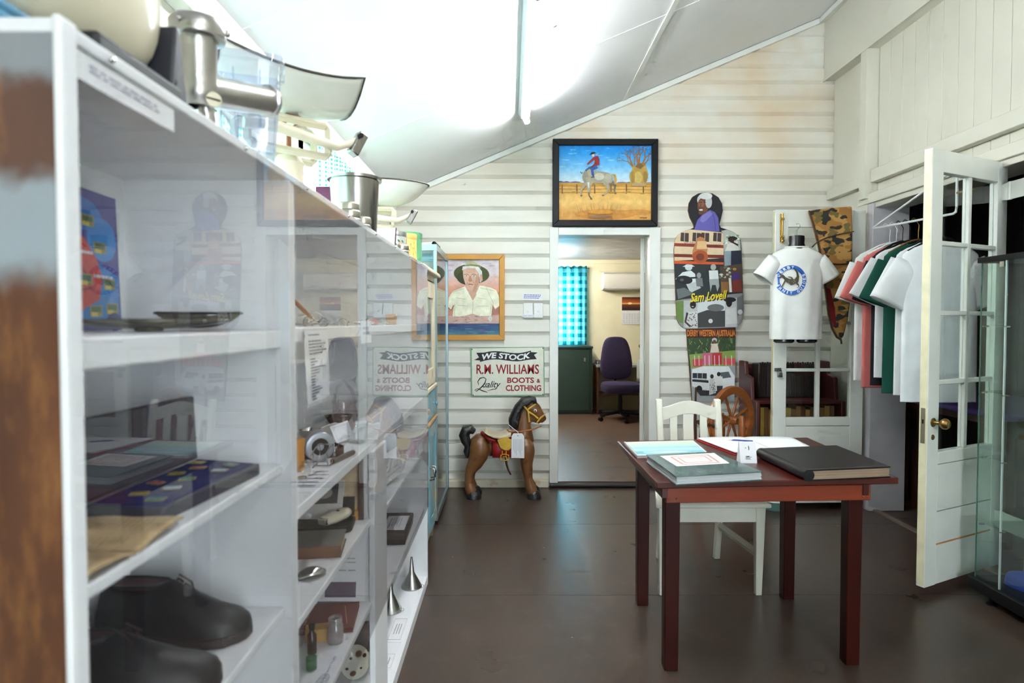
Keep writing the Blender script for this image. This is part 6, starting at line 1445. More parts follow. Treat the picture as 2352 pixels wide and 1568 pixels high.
MB().tube([(0.126 * math.cos(a), 0.126 * math.sin(a), 0.071) for a in [2 * PI * k / 28 for k in range(28)]], 0.004, 6, closed=True).build('rolled_rim', WHITE_TRIM, t)

# ------------------------------------------------------------------ inside the dark side room
t = thing('side_table', 'dark wooden table inside the dim side room', 'table', (3.1, 4.2, 0))
box('tabletop', DARKWOOD, (2.86, 3.6, 0.72, 3.7, 4.55, 0.76), t, world=True)
tag(box('table_cloth', mat('purple_cloth', C(110, 90, 170), rough=0.9), (2.85, 3.58, 0.7605, 3.71, 4.56, 0.80), bevel=0.01), 'folded purple cloth lying on the side room table', 'cloth')
for x, y in ((2.90, 3.65), (3.62, 3.65), (2.90, 4.46), (3.62, 4.46)): box('leg', DARKWOOD, (x, y, 0, x + 0.05, y + 0.05, 0.72), t, world=True)
t = thing('hall_stand', 'tall brown wooden stand just inside the dark side room', 'stand', (2.88, 4.62, 0))
box('post', mat('red_brown_old_wood', C(104, 60, 36), rough=0.5, var=0.2), (-0.045, -0.04, 0.04, 0.045, 0.04, 1.25), t, bevel=0.006)
MB().prism([(-0.12, 0), (0.12, 0), (0.07, 0.04), (-0.07, 0.04)], 0.2, T(0, 0.1, 0) @ FACE_CAM).build('foot', MATS['red_brown_old_wood'], t)

# ------------------------------------------------------------------ things on top of the white cabinets
TOP = 1.6105
t = thing('blue_tin', 'blue tin at the near end of the cabinet top', 'tin', (-0.60, 0.628, TOP))
MB().box(-0.10, -0.025, 0, 0.12, 0.025, 0.02).build('body', mat('blue_tin_paint', C(84, 134, 162), rough=0.4, var=0.1), t, bevel=0.008)
MB().box(-0.102, -0.027, 0.016, 0.122, 0.027, 0.027).build('lid', mat('blue_tin_paint', C(84, 134, 162)), t, bevel=0.006)
ap = thing('kitchen_mixer', 'cream rounded kitchen mixer body on a black base above the near cabinet', 'mixer', (-0.56, 0.735, TOP))
MB().prism([(-0.070, 0), (0.10, 0), (0.115, 0.006), (0.10, 0.024), (-0.070, 0.024)], 0.175, T(-0.042, 0, 0) @ FACE_RIGHT).build('base', mat('black_satin_base', C(14, 14, 16), rough=0.5), ap, bevel=0.01)
body = []
for y, s in ((-0.135, 0.55), (-0.125, 0.82), (-0.09, 0.97), (0.0, 1.0), (0.06, 1.0), (0.105, 0.93), (0.125, 0.78), (0.132, 0.5)):
    body.append([(0.030 + 0.080 * s * (abs(math.cos(a)) ** 0.7) * (1 if math.cos(a) > 0 else -1), y, 0.146 + 0.118 * s * (abs(math.sin(a)) ** 0.7) * (1 if math.sin(a) > 0 else -1)) for a in [2 * PI * k / 28 for k in range(28)]])
MB().loft(body).build('housing', CREAMP, ap, smooth=60)
MB().prism([(0.116, 0.0), (0.166, 0.0), (0.164, 0.012), (0.142, 0.12), (0.132, 0.12), (0.117, 0.02)], 0.08, T(0.03, 0, 0) @ FACE_RIGHT).build('support_arm', mat('dark_grey_casting', C(40, 40, 48), rough=0.5), ap, bevel=0.004)
MB().cyl((0.045, 0.115, 0.202), (0.050, 0.14, 0.202), 0.006, n=8).ball((0.050, 0.150, 0.202), (0.020, 0.020, 0.020), 12, 8).build('knob', BLACKP, ap)

mm = thing('meat_mincer', 'cast aluminium meat mincer standing on the cabinet edge', 'mincer', (-0.495, 1.06, TOP))
c = Vector((-0.505, 1.04, 0)); lean = 0.0
MB().lathe([(0.018, 1.680), (0.026, 1.688), (0.0285, 1.705), (0.0285, 1.782), (0.031, 1.786), (0.041, 1.788), (0.043, 1.793), (0.043, 1.812), (0.040, 1.816), (0.033, 1.816), (0.030, 1.80), (0.024, 1.72), (0, 1.715)], 28, T(c.x, c.y, 0)).build('hopper', ALU, mm, world=True)
em = []
for k in range(34):     # raised script cast into the hopper
    a = math.radians(-62 + (9 if k % 2 else -3) + 3 * math.sin(k * 1.7)); em.append((c.x + 0.0287 * math.cos(a), c.y + 0.0287 * math.sin(a), 1.705 + 0.0021 * k))
MB().tube(em, 0.0007, 5).build('embossed_script', ALU, mm, world=True)
for a in (0.3, 2.4, 4.5):
    MB().ball((c.x + 0.043 * math.cos(a), c.y + 0.043 * math.sin(a), 1.803), 0.006, 8, 6).build('rim_lug', ALU, mm, world=True)
s0, s1 = Vector((-0.505, 1.04, 1.708)), Vector((-0.461, 1.222, 1.752)); d = (s1 - s0)
MB().tube([s0, s0 + d * 0.15, s0 + d * 0.9, s0 + d * 0.955, s0 + d * 0.97, s1], [0.026, 0.0265, 0.0255, 0.0255, 0.0295, 0.0295], 24).build('barrel', ALU, mm, world=True)
MB().tube([s1 - d * 0.01, s1 + d * 0.003], [0.0235, 0.0235], 20).build('barrel_mouth', BLACKP, mm, world=True)
MB().tube([(-0.498, 1.062, TOP), (-0.498, 1.060, 1.64), (-0.50, 1.05, 1.69)], [0.022, 0.014, 0.013], 12).build('foot', ALU, mm, world=True)
sc = Vector((-0.477, 1.035, 1.688)); f = (Vector((0, 0, CAM_H)) - sc).normalized(); sd = Vector((0.3, -0.95, -0.1)).normalized()
MB().cyl(sc, sc + sd * 0.012, 0.0115, n=16).build('clamp_screw', CREAMP, mm, world=True)
MB().tube([sc + sd * 0.0123 + Vector((-0.010, -0.003, 0.002)), sc + sd * 0.0123 + Vector((0.010, 0.003, -0.002))], 0.0014, 6).build('screw_slot', BLACKP, mm, world=True)

t = thing('plastic_container', 'tall clear plastic container with rounded square rim', 'container', (-0.572, 1.40, TOP), math.radians(20))
PLAS = glass('blueish_clear_plastic', (0.90, 0.92, 0.98, 1), f0=0.06, haze=0.10, hazecol=(0.72, 0.76, 0.88, 1))
def rsq(h, z, e=0.28): return [(h * (abs(math.cos(a)) ** e) * (1 if math.cos(a) > 0 else -1), h * (abs(math.sin(a)) ** e) * (1 if math.sin(a) > 0 else -1), z) for a in [2 * PI * (k + 0.5) / 32 for k in range(32)]]
MB().loft([rsq(0.044, 0.0), rsq(0.047, 0.004), rsq(0.066, 0.262), rsq(0.066, 0.268), rsq(0.076, 0.270), rsq(0.076, 0.284), rsq(0.072, 0.286), rsq(0.063, 0.270), rsq(0.045, 0.008)], cap=False).add(rsq(0.044, 0.001), [tuple(range(32))]).build('tub', PLAS, t, smooth=50)
for k in range(4):
    MB(rotz(k * PI / 2)).tube([(-0.02, 0.046, 0.01), (-0.026, 0.0655, 0.25)], 0.002, 6).tube([(0.02, 0.046, 0.01), (0.026, 0.0655, 0.25)], 0.002, 6).build('moulded_rib', PLAS, t)

# enamel kitchen scale with a wide scoop pan
CRB = mat('rusty_cream_casting', C(222, 210, 184), rough=0.4, var=0.08, vscale=15, col2=C(150, 92, 48), c2lo=0.64, c2hi=0.72, c2scale=25)
RUST = mat('rusted_iron', C(140, 84, 50), rough=0.6, var=0.3, vscale=40)
PAN = mat('white_enamel_pan', C(226, 224, 212), rough=0.22, var=0.06, vscale=8, coat=0.3)
def scale(label, loc, rz, pan_fn, rim_pts, h, s=1.0):
    t = thing('kitchen_scale', label, 'scale', loc, rz)
    MB().lathe([(0, 0), (0.085 * s, 0), (0.088 * s, 0.012), (0.06 * s, 0.03), (0.045 * s, 0.07 * s), (0.036 * s, 0.11 * s), (0.040 * s, 0.125 * s), (0.036 * s, 0.135 * s), (0.041 * s, 0.15 * s), (0.03 * s, 0.168 * s), (0, 0.172 * s)], 26).build('stand', CRB, t)
    MB().cyl((0, 0, 0.165 * s), (0, 0, h - 0.03), 0.007, n=8).build('pillar', RUST, t)
    f = MB()
    for y in (-0.045, 0.045): f.tube([(-0.12, y, h - 0.095), (0.085, y, h - 0.095), (0.092, y, h - 0.085), (0.092, y, h - 0.02), (0.085, y, h - 0.012), (-0.12, y, h - 0.012), (-0.127, y, h - 0.02), (-0.127, y, h - 0.085)], 0.011, 4, closed=True, up=(0, 1, 0))
    f.tube([(0, -0.045, h - 0.012), (0, 0.045, h - 0.012)], 0.008, 6); f.tube([(0, -0.045, h - 0.095), (0, 0.045, h - 0.095)], 0.006, 6)
    f.build('weighing_frame', CRB, t, smooth=0)
    MB().tube([(-0.14, -0.06, h - 0.05), (-0.05, -0.065, h - 0.045), (0.05, -0.065, h - 0.06), (0.11, -0.06, h - 0.065), (0.155, -0.055, h - 0.045), (0.175, -0.055, h - 0.035)], [0.013, 0.015, 0.013, 0.012, 0.011, 0.010], 10).build('beam', CRB, t)
    b = MB(T(0.175, -0.055, h - 0.045) @ Matrix.Rotation(0.5, 4, 'Y')).box(-0.014, -0.016, -0.035, 0.014, 0.016, 0.035).build('sliding_weight', STEEL, t, bevel=0.004)
    MB().cyl((0.175, -0.08, h - 0.025), (0.175, -0.068, h - 0.025), 0.007, n=10).build('weight_screw', BLACKP, b)
    MB().box(-0.022, -0.03, h - 0.012, 0.022, 0.03, h + 0.006).build('pan_bracket', RUST, t, bevel=0.002)
    n = 25
    po = MB().grid(pan_fn, n, n).build('pan', PAN, t, smooth=60, solid=0.003)
    MB().tube(rim_pts, 0.0035, 6, closed=True).build('pan_rim', mat('chipped_dark_rim', C(66, 56, 50), rough=0.5, var=0.3, vscale=60), t)
    return t
h1 = 0.268
def pan1(u, v):
    a, b = 2 * u - 1, 2 * v - 1; x = 0.188 * a; y = 0.125 * b * (1 - 0.10 * a * a)
    return (x - 0.02, y, h1 + 0.008 + 0.030 * a * a + 0.085 * abs(b) ** 2.2)
rim1 = [pan1(i / 12, 0) for i in range(12)] + [pan1(1, i / 8) for i in range(8)] + [pan1(1 - i / 12, 1) for i in range(12)] + [pan1(0, 1 - i / 8) for i in range(8)]
scale('old cream scale with a wide dark-rimmed enamel scoop pan', (-0.598, 1.73, TOP), math.radians(42), pan1, rim1, h1)
h2 = 0.26
def pan2(u, v):
    a, b = 2 * u - 1, 2 * v - 1
    x = a * math.sqrt(max(0, 1 - b * b / 2)); y = b * math.sqrt(max(0, 1 - a * a / 2)); r2 = x * x + y * y
    return (0.035 + 0.225 * x, 0.125 * y, h2 + 0.008 + 0.105 * r2 ** 1.4)
rim2 = [pan2(i / 12, 0) for i in range(12)] + [pan2(1, i / 12) for i in range(12)] + [pan2(1 - i / 12, 1) for i in range(12)] + [pan2(0, 1 - i / 12) for i in range(12)]
PANR = scale('white scale with an oval pan beyond the steel canister', (-0.64, 3.0, TOP), math.radians(12), pan2, rim2, h2, 0.85)

t = thing('steel_canister', 'tall stainless steel canister with rolled rim on the cabinet top', 'canister', (-0.535, 2.20, TOP))
MB().lathe([(0.0, 0.0), (0.070, 0.0), (0.073, 0.004), (0.083, 0.205), (0.092, 0.207), (0.093, 0.216), (0.088, 0.218), (0.080, 0.206), (0.070, 0.008), (0, 0.006)], 40).build('vessel', STEEL, t)
def weights(where, loc, n, r, m):
    z = 0
    for i in range(n):
        q = r * (1 - 0.06 * i); h = 0.021
        t = thing('disc_weight', ('bottom', 'second', 'top')[i if n == 3 else 2 * i] + ' round metal weight of the stack ' + where, 'weight', (loc[0] + (i % 2) * 0.002, loc[1] + (i % 3) * 0.002, loc[2] + z), group='round scale weights')
        MB().lathe([(0, 0), (q, 0), (q + 0.001, 0.003), (q + 0.001, h - 0.004), (q - 0.002, h - 0.0005), (0, h - 0.0005)], 22).build('disc', m, t)
        MB().lathe([(0, h + 0.0005), (q * 0.4, h + 0.0005), (q * 0.45, h - 0.001)], 14).build('stamped_boss', m, t)
        z += h + 0.0012
WGT = mat('nickel_weights', C(176, 170, 156), rough=0.35, metal=0.9, var=0.15, vscale=30)
weights('in front of the steel canister', (-0.465, 1.84, TOP), 3, 0.032, WGT)
weights('touching the steel canister', (-0.455, 1.96, TOP), 2, 0.026, WGT)
weights('near the floral tins', (-0.455, 2.66, TOP), 2, 0.032, WGT)
t = thing('purple_book', 'purple hardback leaning behind the steel canister', 'book', (-0.66, 2.42, TOP), 0.0)
MB(Matrix.Rotation(-0.18, 4, 'X')).box(-0.08, -0.018, 0, 0.08, 0.018, 0.235).build('pages', PAPER, t)
MB(Matrix.Rotation(-0.18, 4, 'X')).box(-0.083, -0.021, -0.0, 0.085, -0.018, 0.24).box(-0.083, 0.018, 0.0, 0.085, 0.021, 0.24).box(0.081, -0.018, 0.0, 0.085, 0.018, 0.24).build('cover', mat('purple_cloth_cover', C(98, 38, 74), rough=0.5), t)
t = thing('purple_book', 'dark plum booklet leaning between the canister and the far scale', 'book', (-0.50, 2.50, TOP))
MB(Matrix.Rotation(-0.32, 4, 'X')).box(-0.04, -0.005, 0, 0.05, 0.005, 0.10).build('cover', mat('plum_card', C(80, 40, 60), rough=0.5), t)
MB(Matrix.Rotation(-0.32, 4, 'X')).box(-0.038, -0.009, 0.002, 0.047, -0.005, 0.097).build('pages', PAPER, t)
def tin(label, loc, r, h, m, lidm, paint=None):
    t = thing('storage_tin', label, 'tin', loc)
    MB().lathe([(0, 0), (r, 0), (r, h * 0.86), (0, h * 0.86)], 32).build('body', m, t)
    MB().lathe([(r + 0.001, h * 0.82), (r + 0.002, h * 0.83), (r + 0.002, h * 0.985), (r - 0.002, h), (0, h)], 32).build('lid', lidm, t)
    if paint:
        p = Pic(lambda u, v: Vector((r * math.cos(math.radians(u)), r * math.sin(math.radians(u)), h * 0.86 * (1 - v / 100))), (0, 0, 0)); p.step = 0
        class N: pass
        k = [0]
        def fn(u, v): return Vector(((r + 0.0004 + 0.00006 * p.k) * math.cos(math.radians(u)), (r + 0.0004 + 0.00006 * p.k) * math.sin(math.radians(u)), h * 0.86 * (1 - v / 100)))
        p.fn = fn; p.n = Vector((0.75, -0.66, 0)); p.base = 0; p.step = 0.0
        paint(p); p.build('painted_flowers', PRINT, t, world=False)
    return t
def fl1(p):
    for u, v, c in ((-66, 60, (226, 120, 110)), (-52, 40, (232, 150, 130)), (-44, 66, (222, 100, 96)), (-58, 76, (236, 170, 150)), (-30, 50, (226, 130, 116))): p.ell(u, v, 9, 11, c, 10).ell(u, v, 4, 5, (250, 210, 170), 8)
    for u, v in ((-74, 40), (-40, 26), (-62, 24), (-28, 76), (-46, 88)): p.ell(u, v, 8, 4, (70, 120, 80), 8, a=0.6)
def fl2(p):
    p.poly([(-90, 100), (-90, 2), (-10, 2), (-10, 100)], (238, 206, 128))
    for i in range(14):
        u, v = -80 + (i * 37) % 66, 12 + (i * 29) % 80; p.ell(u, v, 3, 4, (206, 130, 60), 7); p.line([(u, v + 4), (u + 3, v + 16)], 1.4, (110, 120, 60))
tin('pale tin with pink flowers near the end of the cabinet top', (-0.515, 2.86, TOP), 0.050, 0.125, mat('silver_white_tin', C(206, 206, 198), rough=0.3, metal=0.4, var=0.05), mat('silver_lid', C(196, 198, 196), rough=0.25, metal=0.8, var=0.05), fl1)
tin('yellow floral tin beside the green tin', (-0.502, 3.09, TOP), 0.050, 0.148, mat('yellow_tin_paint', C(232, 196, 116), rough=0.35), mat('yellow_tin_paint', C(232, 196, 116)), fl2)
tin('plain green tin standing on the blue cupboard', (-0.545, 3.40, 1.632), 0.075, 0.175, mat('green_tin_paint', C(96, 160, 116), rough=0.3, var=0.05), mat('green_tin_paint', C(96, 160, 116)))

# ------------------------------------------------------------------ near cabinet: map board, dishes, badge case, old book, shoes
def _map(p):
    p.rect(0, 0, 100, 100, (62, 56, 140)).ell(46, 18, 30, 12, (40, 110, 190), 16).ell(76, 34, 22, 16, (44, 130, 206), 16).poly([(30, 40), (70, 52), (98, 60), (98, 92), (60, 96), (30, 90)], (44, 126, 200))
    p.poly([(0, 30), (30, 28), (52, 36), (66, 48), (74, 62), (68, 78), (48, 84), (30, 92), (0, 90)], (206, 64, 52)).ell(6, 96, 22, 6, (196, 176, 140), 12)
    for u, v, a in ((56, 22, .1), (72, 40, -.1), (50, 64, .1), (84, 66, -.1), (86, 84, -.1), (62, 86, -.2), (20, 52, 0.1), (26, 76, 0)): p.rect(u - 9, v - 4, u + 9, v + 4, (150, 140, 72)).rect(u - 7, v - 3, u + 7, v + 1, (70, 96, 60)).rect(u - 7, v + 1, u + 2, v + 4, (214, 190, 80))
    for u, v in ((14, 30), (18, 58), (30, 40), (40, 70), (8, 70)): p.rect(u - 3, v - 2, u + 3, v + 2, (230, 206, 70))
    p.ell(88, 94, 12, 7, (36, 34, 110), 14).words(30, 44, 60, 48, 1, (220, 220, 230), 0.5, seed=6).words(60, 60, 96, 64, 1, (226, 226, 236), 0.5, seed=7)
    for q in ([(10, 44), (30, 50), (50, 60)], [(20, 80), (40, 72), (56, 70)], [(6, 60), (24, 66), (44, 62)], [(24, 40), (28, 60), (22, 84)]): p.line(q, 1.2, (110, 30, 34))
mp0 = Vector((-0.690, 1.135, 1.316))
card('map_board', 'blue souvenir map board with a red land mass and badges in the near cabinet', 'map', [(-0.698, 0.95, 1.552), (-0.698, 1.128, 1.548), (-0.692, 1.13, 1.3165), (-0.692, 0.95, 1.3165)], (1, 0, 0.03), m=mat('blue_board', C(60, 56, 136), rough=0.3), th=0.008, draw=_map)
LEAFD = mat('dark_olive_glaze', C(58, 56, 44), rough=0.22, var=0.35, vscale=14, coat=0.4, col2=C(120, 108, 84), c2lo=0.56, c2hi=0.7, c2scale=9)
def dish(label, loc, rz, L, W, hgt, tilt=0.0):
    t = thing('leaf_dish', label, 'dish', loc, rot=(tilt, 0, rz), group='dark glazed dishes in the near cabinet')
    def fn(u, v):
        a, b = 2 * u - 1, 2 * v - 1; w = (1 - abs(a) ** 2.2) ** 0.6 if abs(a) < 1 else 0
        x_ = a * math.sqrt(max(0, 1 - b * b / 2)); y_ = b * math.sqrt(max(0, 1 - a * a / 2)); return (L / 2 * x_, W / 2 * y_ * (1 - 0.45 * x_ * x_), 0.003 + hgt * (x_ * x_ + y_ * y_))
    MB().grid(fn, 25, 11).build('bowl', LEAFD, t, smooth=70, solid=0.004)
    MB().lathe([(0, -0.0005), (0.02, -0.0005), (0.022, 0.006), (0, 0.006)], 16).build('foot_ring', LEAFD, t)
dish('long low dark olive dish on the upper shelf of the near cabinet', (-0.575, 1.01, 1.316), math.radians(28), 0.245, 0.10, 0.013)
t = thing('painted_dish', 'mottled boat-shaped dish standing behind the dark olive dish', 'dish', (-0.545, 1.112, 1.3165), math.radians(18))
MB().grid(lambda u, v: (lambda a, b: (lambda x, y: (0.07 * x, 0.030 * y, 0.003 + 0.026 * (x * x + y * y) ** 1.2))(a * math.sqrt(max(0, 1 - b * b / 2)), b * math.sqrt(max(0, 1 - a * a / 2))))(2 * u - 1, 2 * v - 1), 19, 9).build('bowl', mat('mottled_glaze', C(96, 84, 70), rough=0.2, var=0.4, vscale=30, col2=C(44, 42, 36), c2scale=22), t, smooth=70, solid=0.005)
MB().tube([(0.07 * math.cos(2 * PI * k / 28), 0.030 * math.sin(2 * PI * k / 28), 0.0295) for k in range(28)], 0.0022, 6, closed=True).build('rim', BLACKP, t)

VEL = mat('royal_blue_velvet', C(34, 36, 92), rough=0.9, var=0.15, vscale=30, spec=0.2)
cs = thing('badge_case', 'open dark case lined in blue velvet and pinned with enamel badges', 'case', (-0.525, 0.965, 1.0625))
MB().prism([(-0.575, 0.842), (-0.462, 0.838), (-0.438, 1.105), (-0.562, 1.14)], 0.020, T(0, 0, 1.0625)).build('tray', mat('dark_case_leatherette', C(46, 44, 58), rough=0.5), cs, world=True, bevel=0.004)
MB().prism([(-0.570, 0.848), (-0.468, 0.845), (-0.447, 1.098), (-0.560, 1.132)], 0.0015, T(0, 0, 1.0825)).build('velvet', VEL, cs, world=True)
lidm = MB().add([(-0.577, 0.84, 1.083), (-0.564, 1.14, 1.083), (-0.570, 1.14, 1.197), (-0.583, 0.84, 1.197), (-0.591, 0.84, 1.083), (-0.578, 1.14, 1.083), (-0.584, 1.14, 1.197), (-0.597, 0.84, 1.197)], [(0, 1, 2, 3), (7, 6, 5, 4), (0, 4, 5, 1), (1, 5, 6, 2), (2, 6, 7, 3), (3, 7, 4, 0)])
lidm.build('lid', MATS['dark_case_leatherette'], cs, world=True, bevel=0.003)
r = random.Random(5)
for i, (x, y) in enumerate(((-0.49, 0.87), (-0.53, 0.90), (-0.50, 0.93), (-0.54, 0.96), (-0.505, 0.985), (-0.54, 1.02), (-0.48, 1.04), (-0.525, 1.06), (-0.48, 1.083), (-0.545, 1.10))):
    b = MB(T(x, y, 1.0842) @ rotz(r.uniform(-0.4, 0.4))).box(-0.012, -0.008, 0, 0.012, 0.008, 0.0015).build('badge', mat('badge_edge', C(190, 170, 110), rough=0.3, metal=0.8), cs, world=True)
    MB(T(x, y, 1.0857) @ rotz(r.uniform(-0.4, 0.4))).box(-0.010, -0.0062, 0, 0.010, 0.0062, 0.0005).build('enamel', mat('badge_enamel_%d' % (i % 4), C(*((90, 150, 130), (196, 170, 70), (176, 196, 206), (196, 96, 84))[i % 4]), rough=0.25, var=0.3, vscale=150), b, world=True)
ob = thing('old_open_book', 'yellowed old book lying open with ragged edges in the near cabinet', 'book', (-0.49, 0.72, 1.0625))
for s, (y0, y1) in enumerate(((0.625, 0.718), (0.724, 0.822))):
    def pg(u, v, y0=y0, y1=y1, s=s):
        y = y0 + (y1 - y0) * v; e = v if s == 0 else 1 - v
        return (-0.575 + 0.148 * u + (0.004 * mnoise.noise(Vector((u * 3, v * 30, s))) if u > 0.9 else 0), y, 1.065 + 0.011 * (1 - 0.8 * e ** 3) + 0.002 * mnoise.noise(Vector((u * 4, v * 4, s))))
    MB().grid(pg, 14, 10).build('page_block', AGED, ob, world=True, solid=-0.003)
    tx = Pic(lambda u, v, pg=pg: Vector(pg(u / 100, v / 100)), (0, 0, 1), base=0.0012)
    for k in range(14): tx.line([(8 + 5.6 * k, 10), (8 + 5.6 * k, 86)], 1.6, (150, 124, 86))
    tx.build('faded_print', PRINT, ob)
BSH = mat('worn_black_shoe_leather', C(20, 17, 18), rough=0.4, var=0.2, vscale=12, col2=C(46, 41, 41), c2lo=0.55, c2hi=0.75, c2scale=8, bump=0.08)
BSO = mat('dark_leather_sole', C(46, 34, 30), rough=0.6, var=0.2)
BIN = mat('oxblood_lining', C(66, 28, 24), rough=0.7)
shoe('worn black lace-up leather shoe nearer the glass in the near cabinet', (-0.562, 0.905, 0.788), 0.22, BSH, BSO, BIN, L=0.265, W=0.098, H=0.088, group='pair of old black shoes')
shoe('worn black lace-up leather shoe further along in the near cabinet', (-0.580, 1.085, 0.788), -0.04, BSH, BSO, BIN, L=0.262, W=0.096, H=0.088, group='pair of old black shoes')
def _ls(p): p.words(10, 30, 94, 66, 2, (150, 150, 172), 0.5, seed=9)
card('paper_strip', 'long white printed strip taped inside the near cabinet glass', 'label', [(-0.417, 0.618, 1.594), (-0.417, 0.795, 1.594), (-0.417, 0.795, 1.566), (-0.417, 0.618, 1.566)], (1, 0, 0), th=0.0004, draw=_ls)

# ------------------------------------------------------------------ wide cabinet, top shelf
S1, S2, S3, S4, R3, R4, BO = 1.3205, 0.9555, 0.7225, 0.4585, 0.6905, 0.3925, 0.0455
t = thing('small_frame', 'small red framed picture on the top shelf of the wide cabinet', 'picture frame', (-0.50, 1.375, S1))
frm = MB(); [frm.box(*b) for b in ((-0.03, -0.004, 0, -0.022, 0.004, 0.055), (0.022, -0.004, 0, 0.03, 0.004, 0.055), (-0.022, -0.004, 0, 0.022, 0.004, 0.008), (-0.022, -0.004, 0.047, 0.022, 0.004, 0.055))]
frm.build('frame', mat('red_lacquer', C(150, 34, 28), rough=0.3), t, bevel=0.001); box('picture', AGED, (-0.022, 0.0, 0.008, 0.022, 0.003, 0.047), t)
t = thing('magnifier', 'amber handled lens leaning on the top shelf trinkets', 'lens', (-0.50, 1.60, S1 + 0.02))
MB().tube([(0, 0, 0), (-0.012, -0.02, 0.018), (-0.03, -0.05, 0.045)], [0.003, 0.006, 0.005], 8).build('handle', WOOD, t)
MB().tube([(0.014 * math.cos(a) + 0.005, 0.012 + 0.016 * math.cos(a), 0.016 * math.sin(a)) for a in [2 * PI * k / 16 for k in range(16)]], 0.002, 6, closed=True).build('ring', CHROME, t)
r = random.Random(11)
SPOT = [(-0.47, 1.46), (-0.50, 1.54), (-0.46, 1.66), (-0.53, 1.72), (-0.48, 1.80), (-0.455, 1.90), (-0.51, 1.97), (-0.46, 2.05), (-0.50, 2.30), (-0.46, 2.42)]
for i, (x, y) in enumerate(SPOT):
    t = thing('silver_spoon', ('silver teaspoon nearest the red frame', 'silver teaspoon under the amber lens', 'silver teaspoon beside the lens', 'silver spoon behind the lens', 'silver teaspoon in the middle of the trinket row', 'silver teaspoon at the shelf edge mid row', 'silver spoon pushed back mid row', 'silver teaspoon before the label card', 'silver spoon beyond the label card', 'silver teaspoon last in the trinket row')[i], 'spoon', (x, y, S1 + 0.002), r.uniform(0.6, 2.4), 'silver trinkets on the top shelf')
    MB().tube([(-0.06, 0, 0.004), (0, 0, 0.002), (0.03, 0, 0.003)], [(0.004, 0.0012), (0.0025, 0.0012), (0.002, 0.0012)], 6).build('handle', CHROME, t)
    MB().grid(lambda u, v: (0.03 + 0.036 * u, (v - 0.5) * 0.024 * math.sin(PI * min(1, u * 0.96 + 0.04)) ** 0.6, 0.0015 + 0.006 * ((2 * v - 1) ** 2) + 0.004 * (2 * u - 1) ** 2), 8, 7).build('bowl', CHROME, t, solid=0.001)
for i, (x, y, rr) in enumerate(((-0.465, 1.585, 0.012), (-0.52, 1.64, 0.014), (-0.46, 1.76, 0.011), (-0.50, 1.88, 0.013), (-0.465, 2.0, 0.010), (-0.47, 2.2, 0.012))):
    t = thing('metal_bangle', ('thin metal ring by the lens handle', 'wide metal ring behind the teaspoons', 'small bright ring at the shelf edge', 'metal ring in the middle of the trinkets', 'small ring before the label card', 'ring beyond the label card')[i], 'ring', (x, y, S1 + rr * 0.75), group='silver rings on the top shelf', rot=(1.1 + 0.2 * i, 0.3 * i, 0))
    MB().tube([(rr * math.cos(a), rr * math.sin(a), 0) for a in [2 * PI * k / 18 for k in range(18)]], 0.0018, 6, closed=True).build('band', CHROME, t)
t = thing('foil_tube', 'crumpled silver and red foil tube on the top shelf', 'tube', (-0.47, 2.18, S1 + 0.011), 1.3)
MB().tube([(-0.05, 0, 0), (-0.045, 0, 0), (0.045, 0, 0), (0.05, 0, 0)], [0.006, 0.011, 0.011, 0.006], 14).build('foil', CHROME, t)
MB().tube([(-0.03, 0, 0), (0.015, 0, 0)], [0.0113, 0.0113], 14).build('red_band', mat('red_foil', C(186, 66, 50), rough=0.3), t)
t = thing('orange_block', 'short orange block at the end of the top shelf', 'block', (-0.47, 2.52, S1)); MB().box(-0.02, -0.012, 0, 0.02, 0.012, 0.045).build('block_body', ORF, t, bevel=0.002)  # plain upright orange block in the portrait frame's material
def _lc(p): p.words(18, 26, 86, 72, 2, (150, 150, 190), 0.5, seed=12)
card('label_card', 'small white label card hooked on the top shelf edge', 'label', [(-0.428, 1.82, 1.334), (-0.428, 1.96, 1.334), (-0.428, 1.96, 1.268), (-0.428, 1.82, 1.268)], (1, 0, 0), th=0.0005, draw=_lc)
def _li(p):
    p.rect(2, 2, 98, 2.6, (170, 170, 180)).rect(2, 97, 98, 97.6, (150, 150, 170)).words(14, 8, 60, 11, 1, (110, 110, 130), 0.6, seed=20).words(14, 16, 92, 36, 5, (110, 110, 130), 0.45, seed=21)
    rr = random.Random(4)
    for i in range(15): p.rect(16, 39 + 3.7 * i, 16 + rr.choice((16, 20, 30, 36, 46, 64)), 40.6 + 3.7 * i, (110, 110, 130))
card('price_list', 'long typed list hanging inside the wide cabinet glass', 'list', [(-0.424, 1.305, 1.318), (-0.424, 1.475, 1.318), (-0.424, 1.487, 1.150), (-0.424, 1.325, 1.150)], (1, 0, 0), th=0.0005, draw=_li)

# second shelf
t = thing('round_tin', 'round silver tin with a black centre ring standing on edge', 'tin', (-0.515, 1.70, S2 + 0.0405), rot=(PI / 2, 0, math.radians(32)))
MB().lathe([(0, -0.012), (0.038, -0.012), (0.040, -0.009), (0.040, 0.009), (0.037, 0.013), (0.030, 0.014), (0, 0.014)], 36).build('drum', mat('silver_grey_paint', C(176, 182, 190), rough=0.3, metal=0.5), t)
MB().lathe([(0.010, 0.0145), (0.022, 0.0148), (0.023, 0.0140), (0.010, 0.0135)], 32).build('black_ring', BLACKP, t)
MB().lathe([(0, 0.0165), (0.007, 0.016), (0.0085, 0.014), (0, 0.014)], 20).build('centre_cap', MATS['silver_grey_paint'], t)
t = thing('orange_jar', 'orange plastic jar with a screw lid on the second shelf', 'jar', (-0.54, 1.585, S2))
ORP = mat('orange_plastic', C(196, 132, 50), rough=0.35, var=0.05)
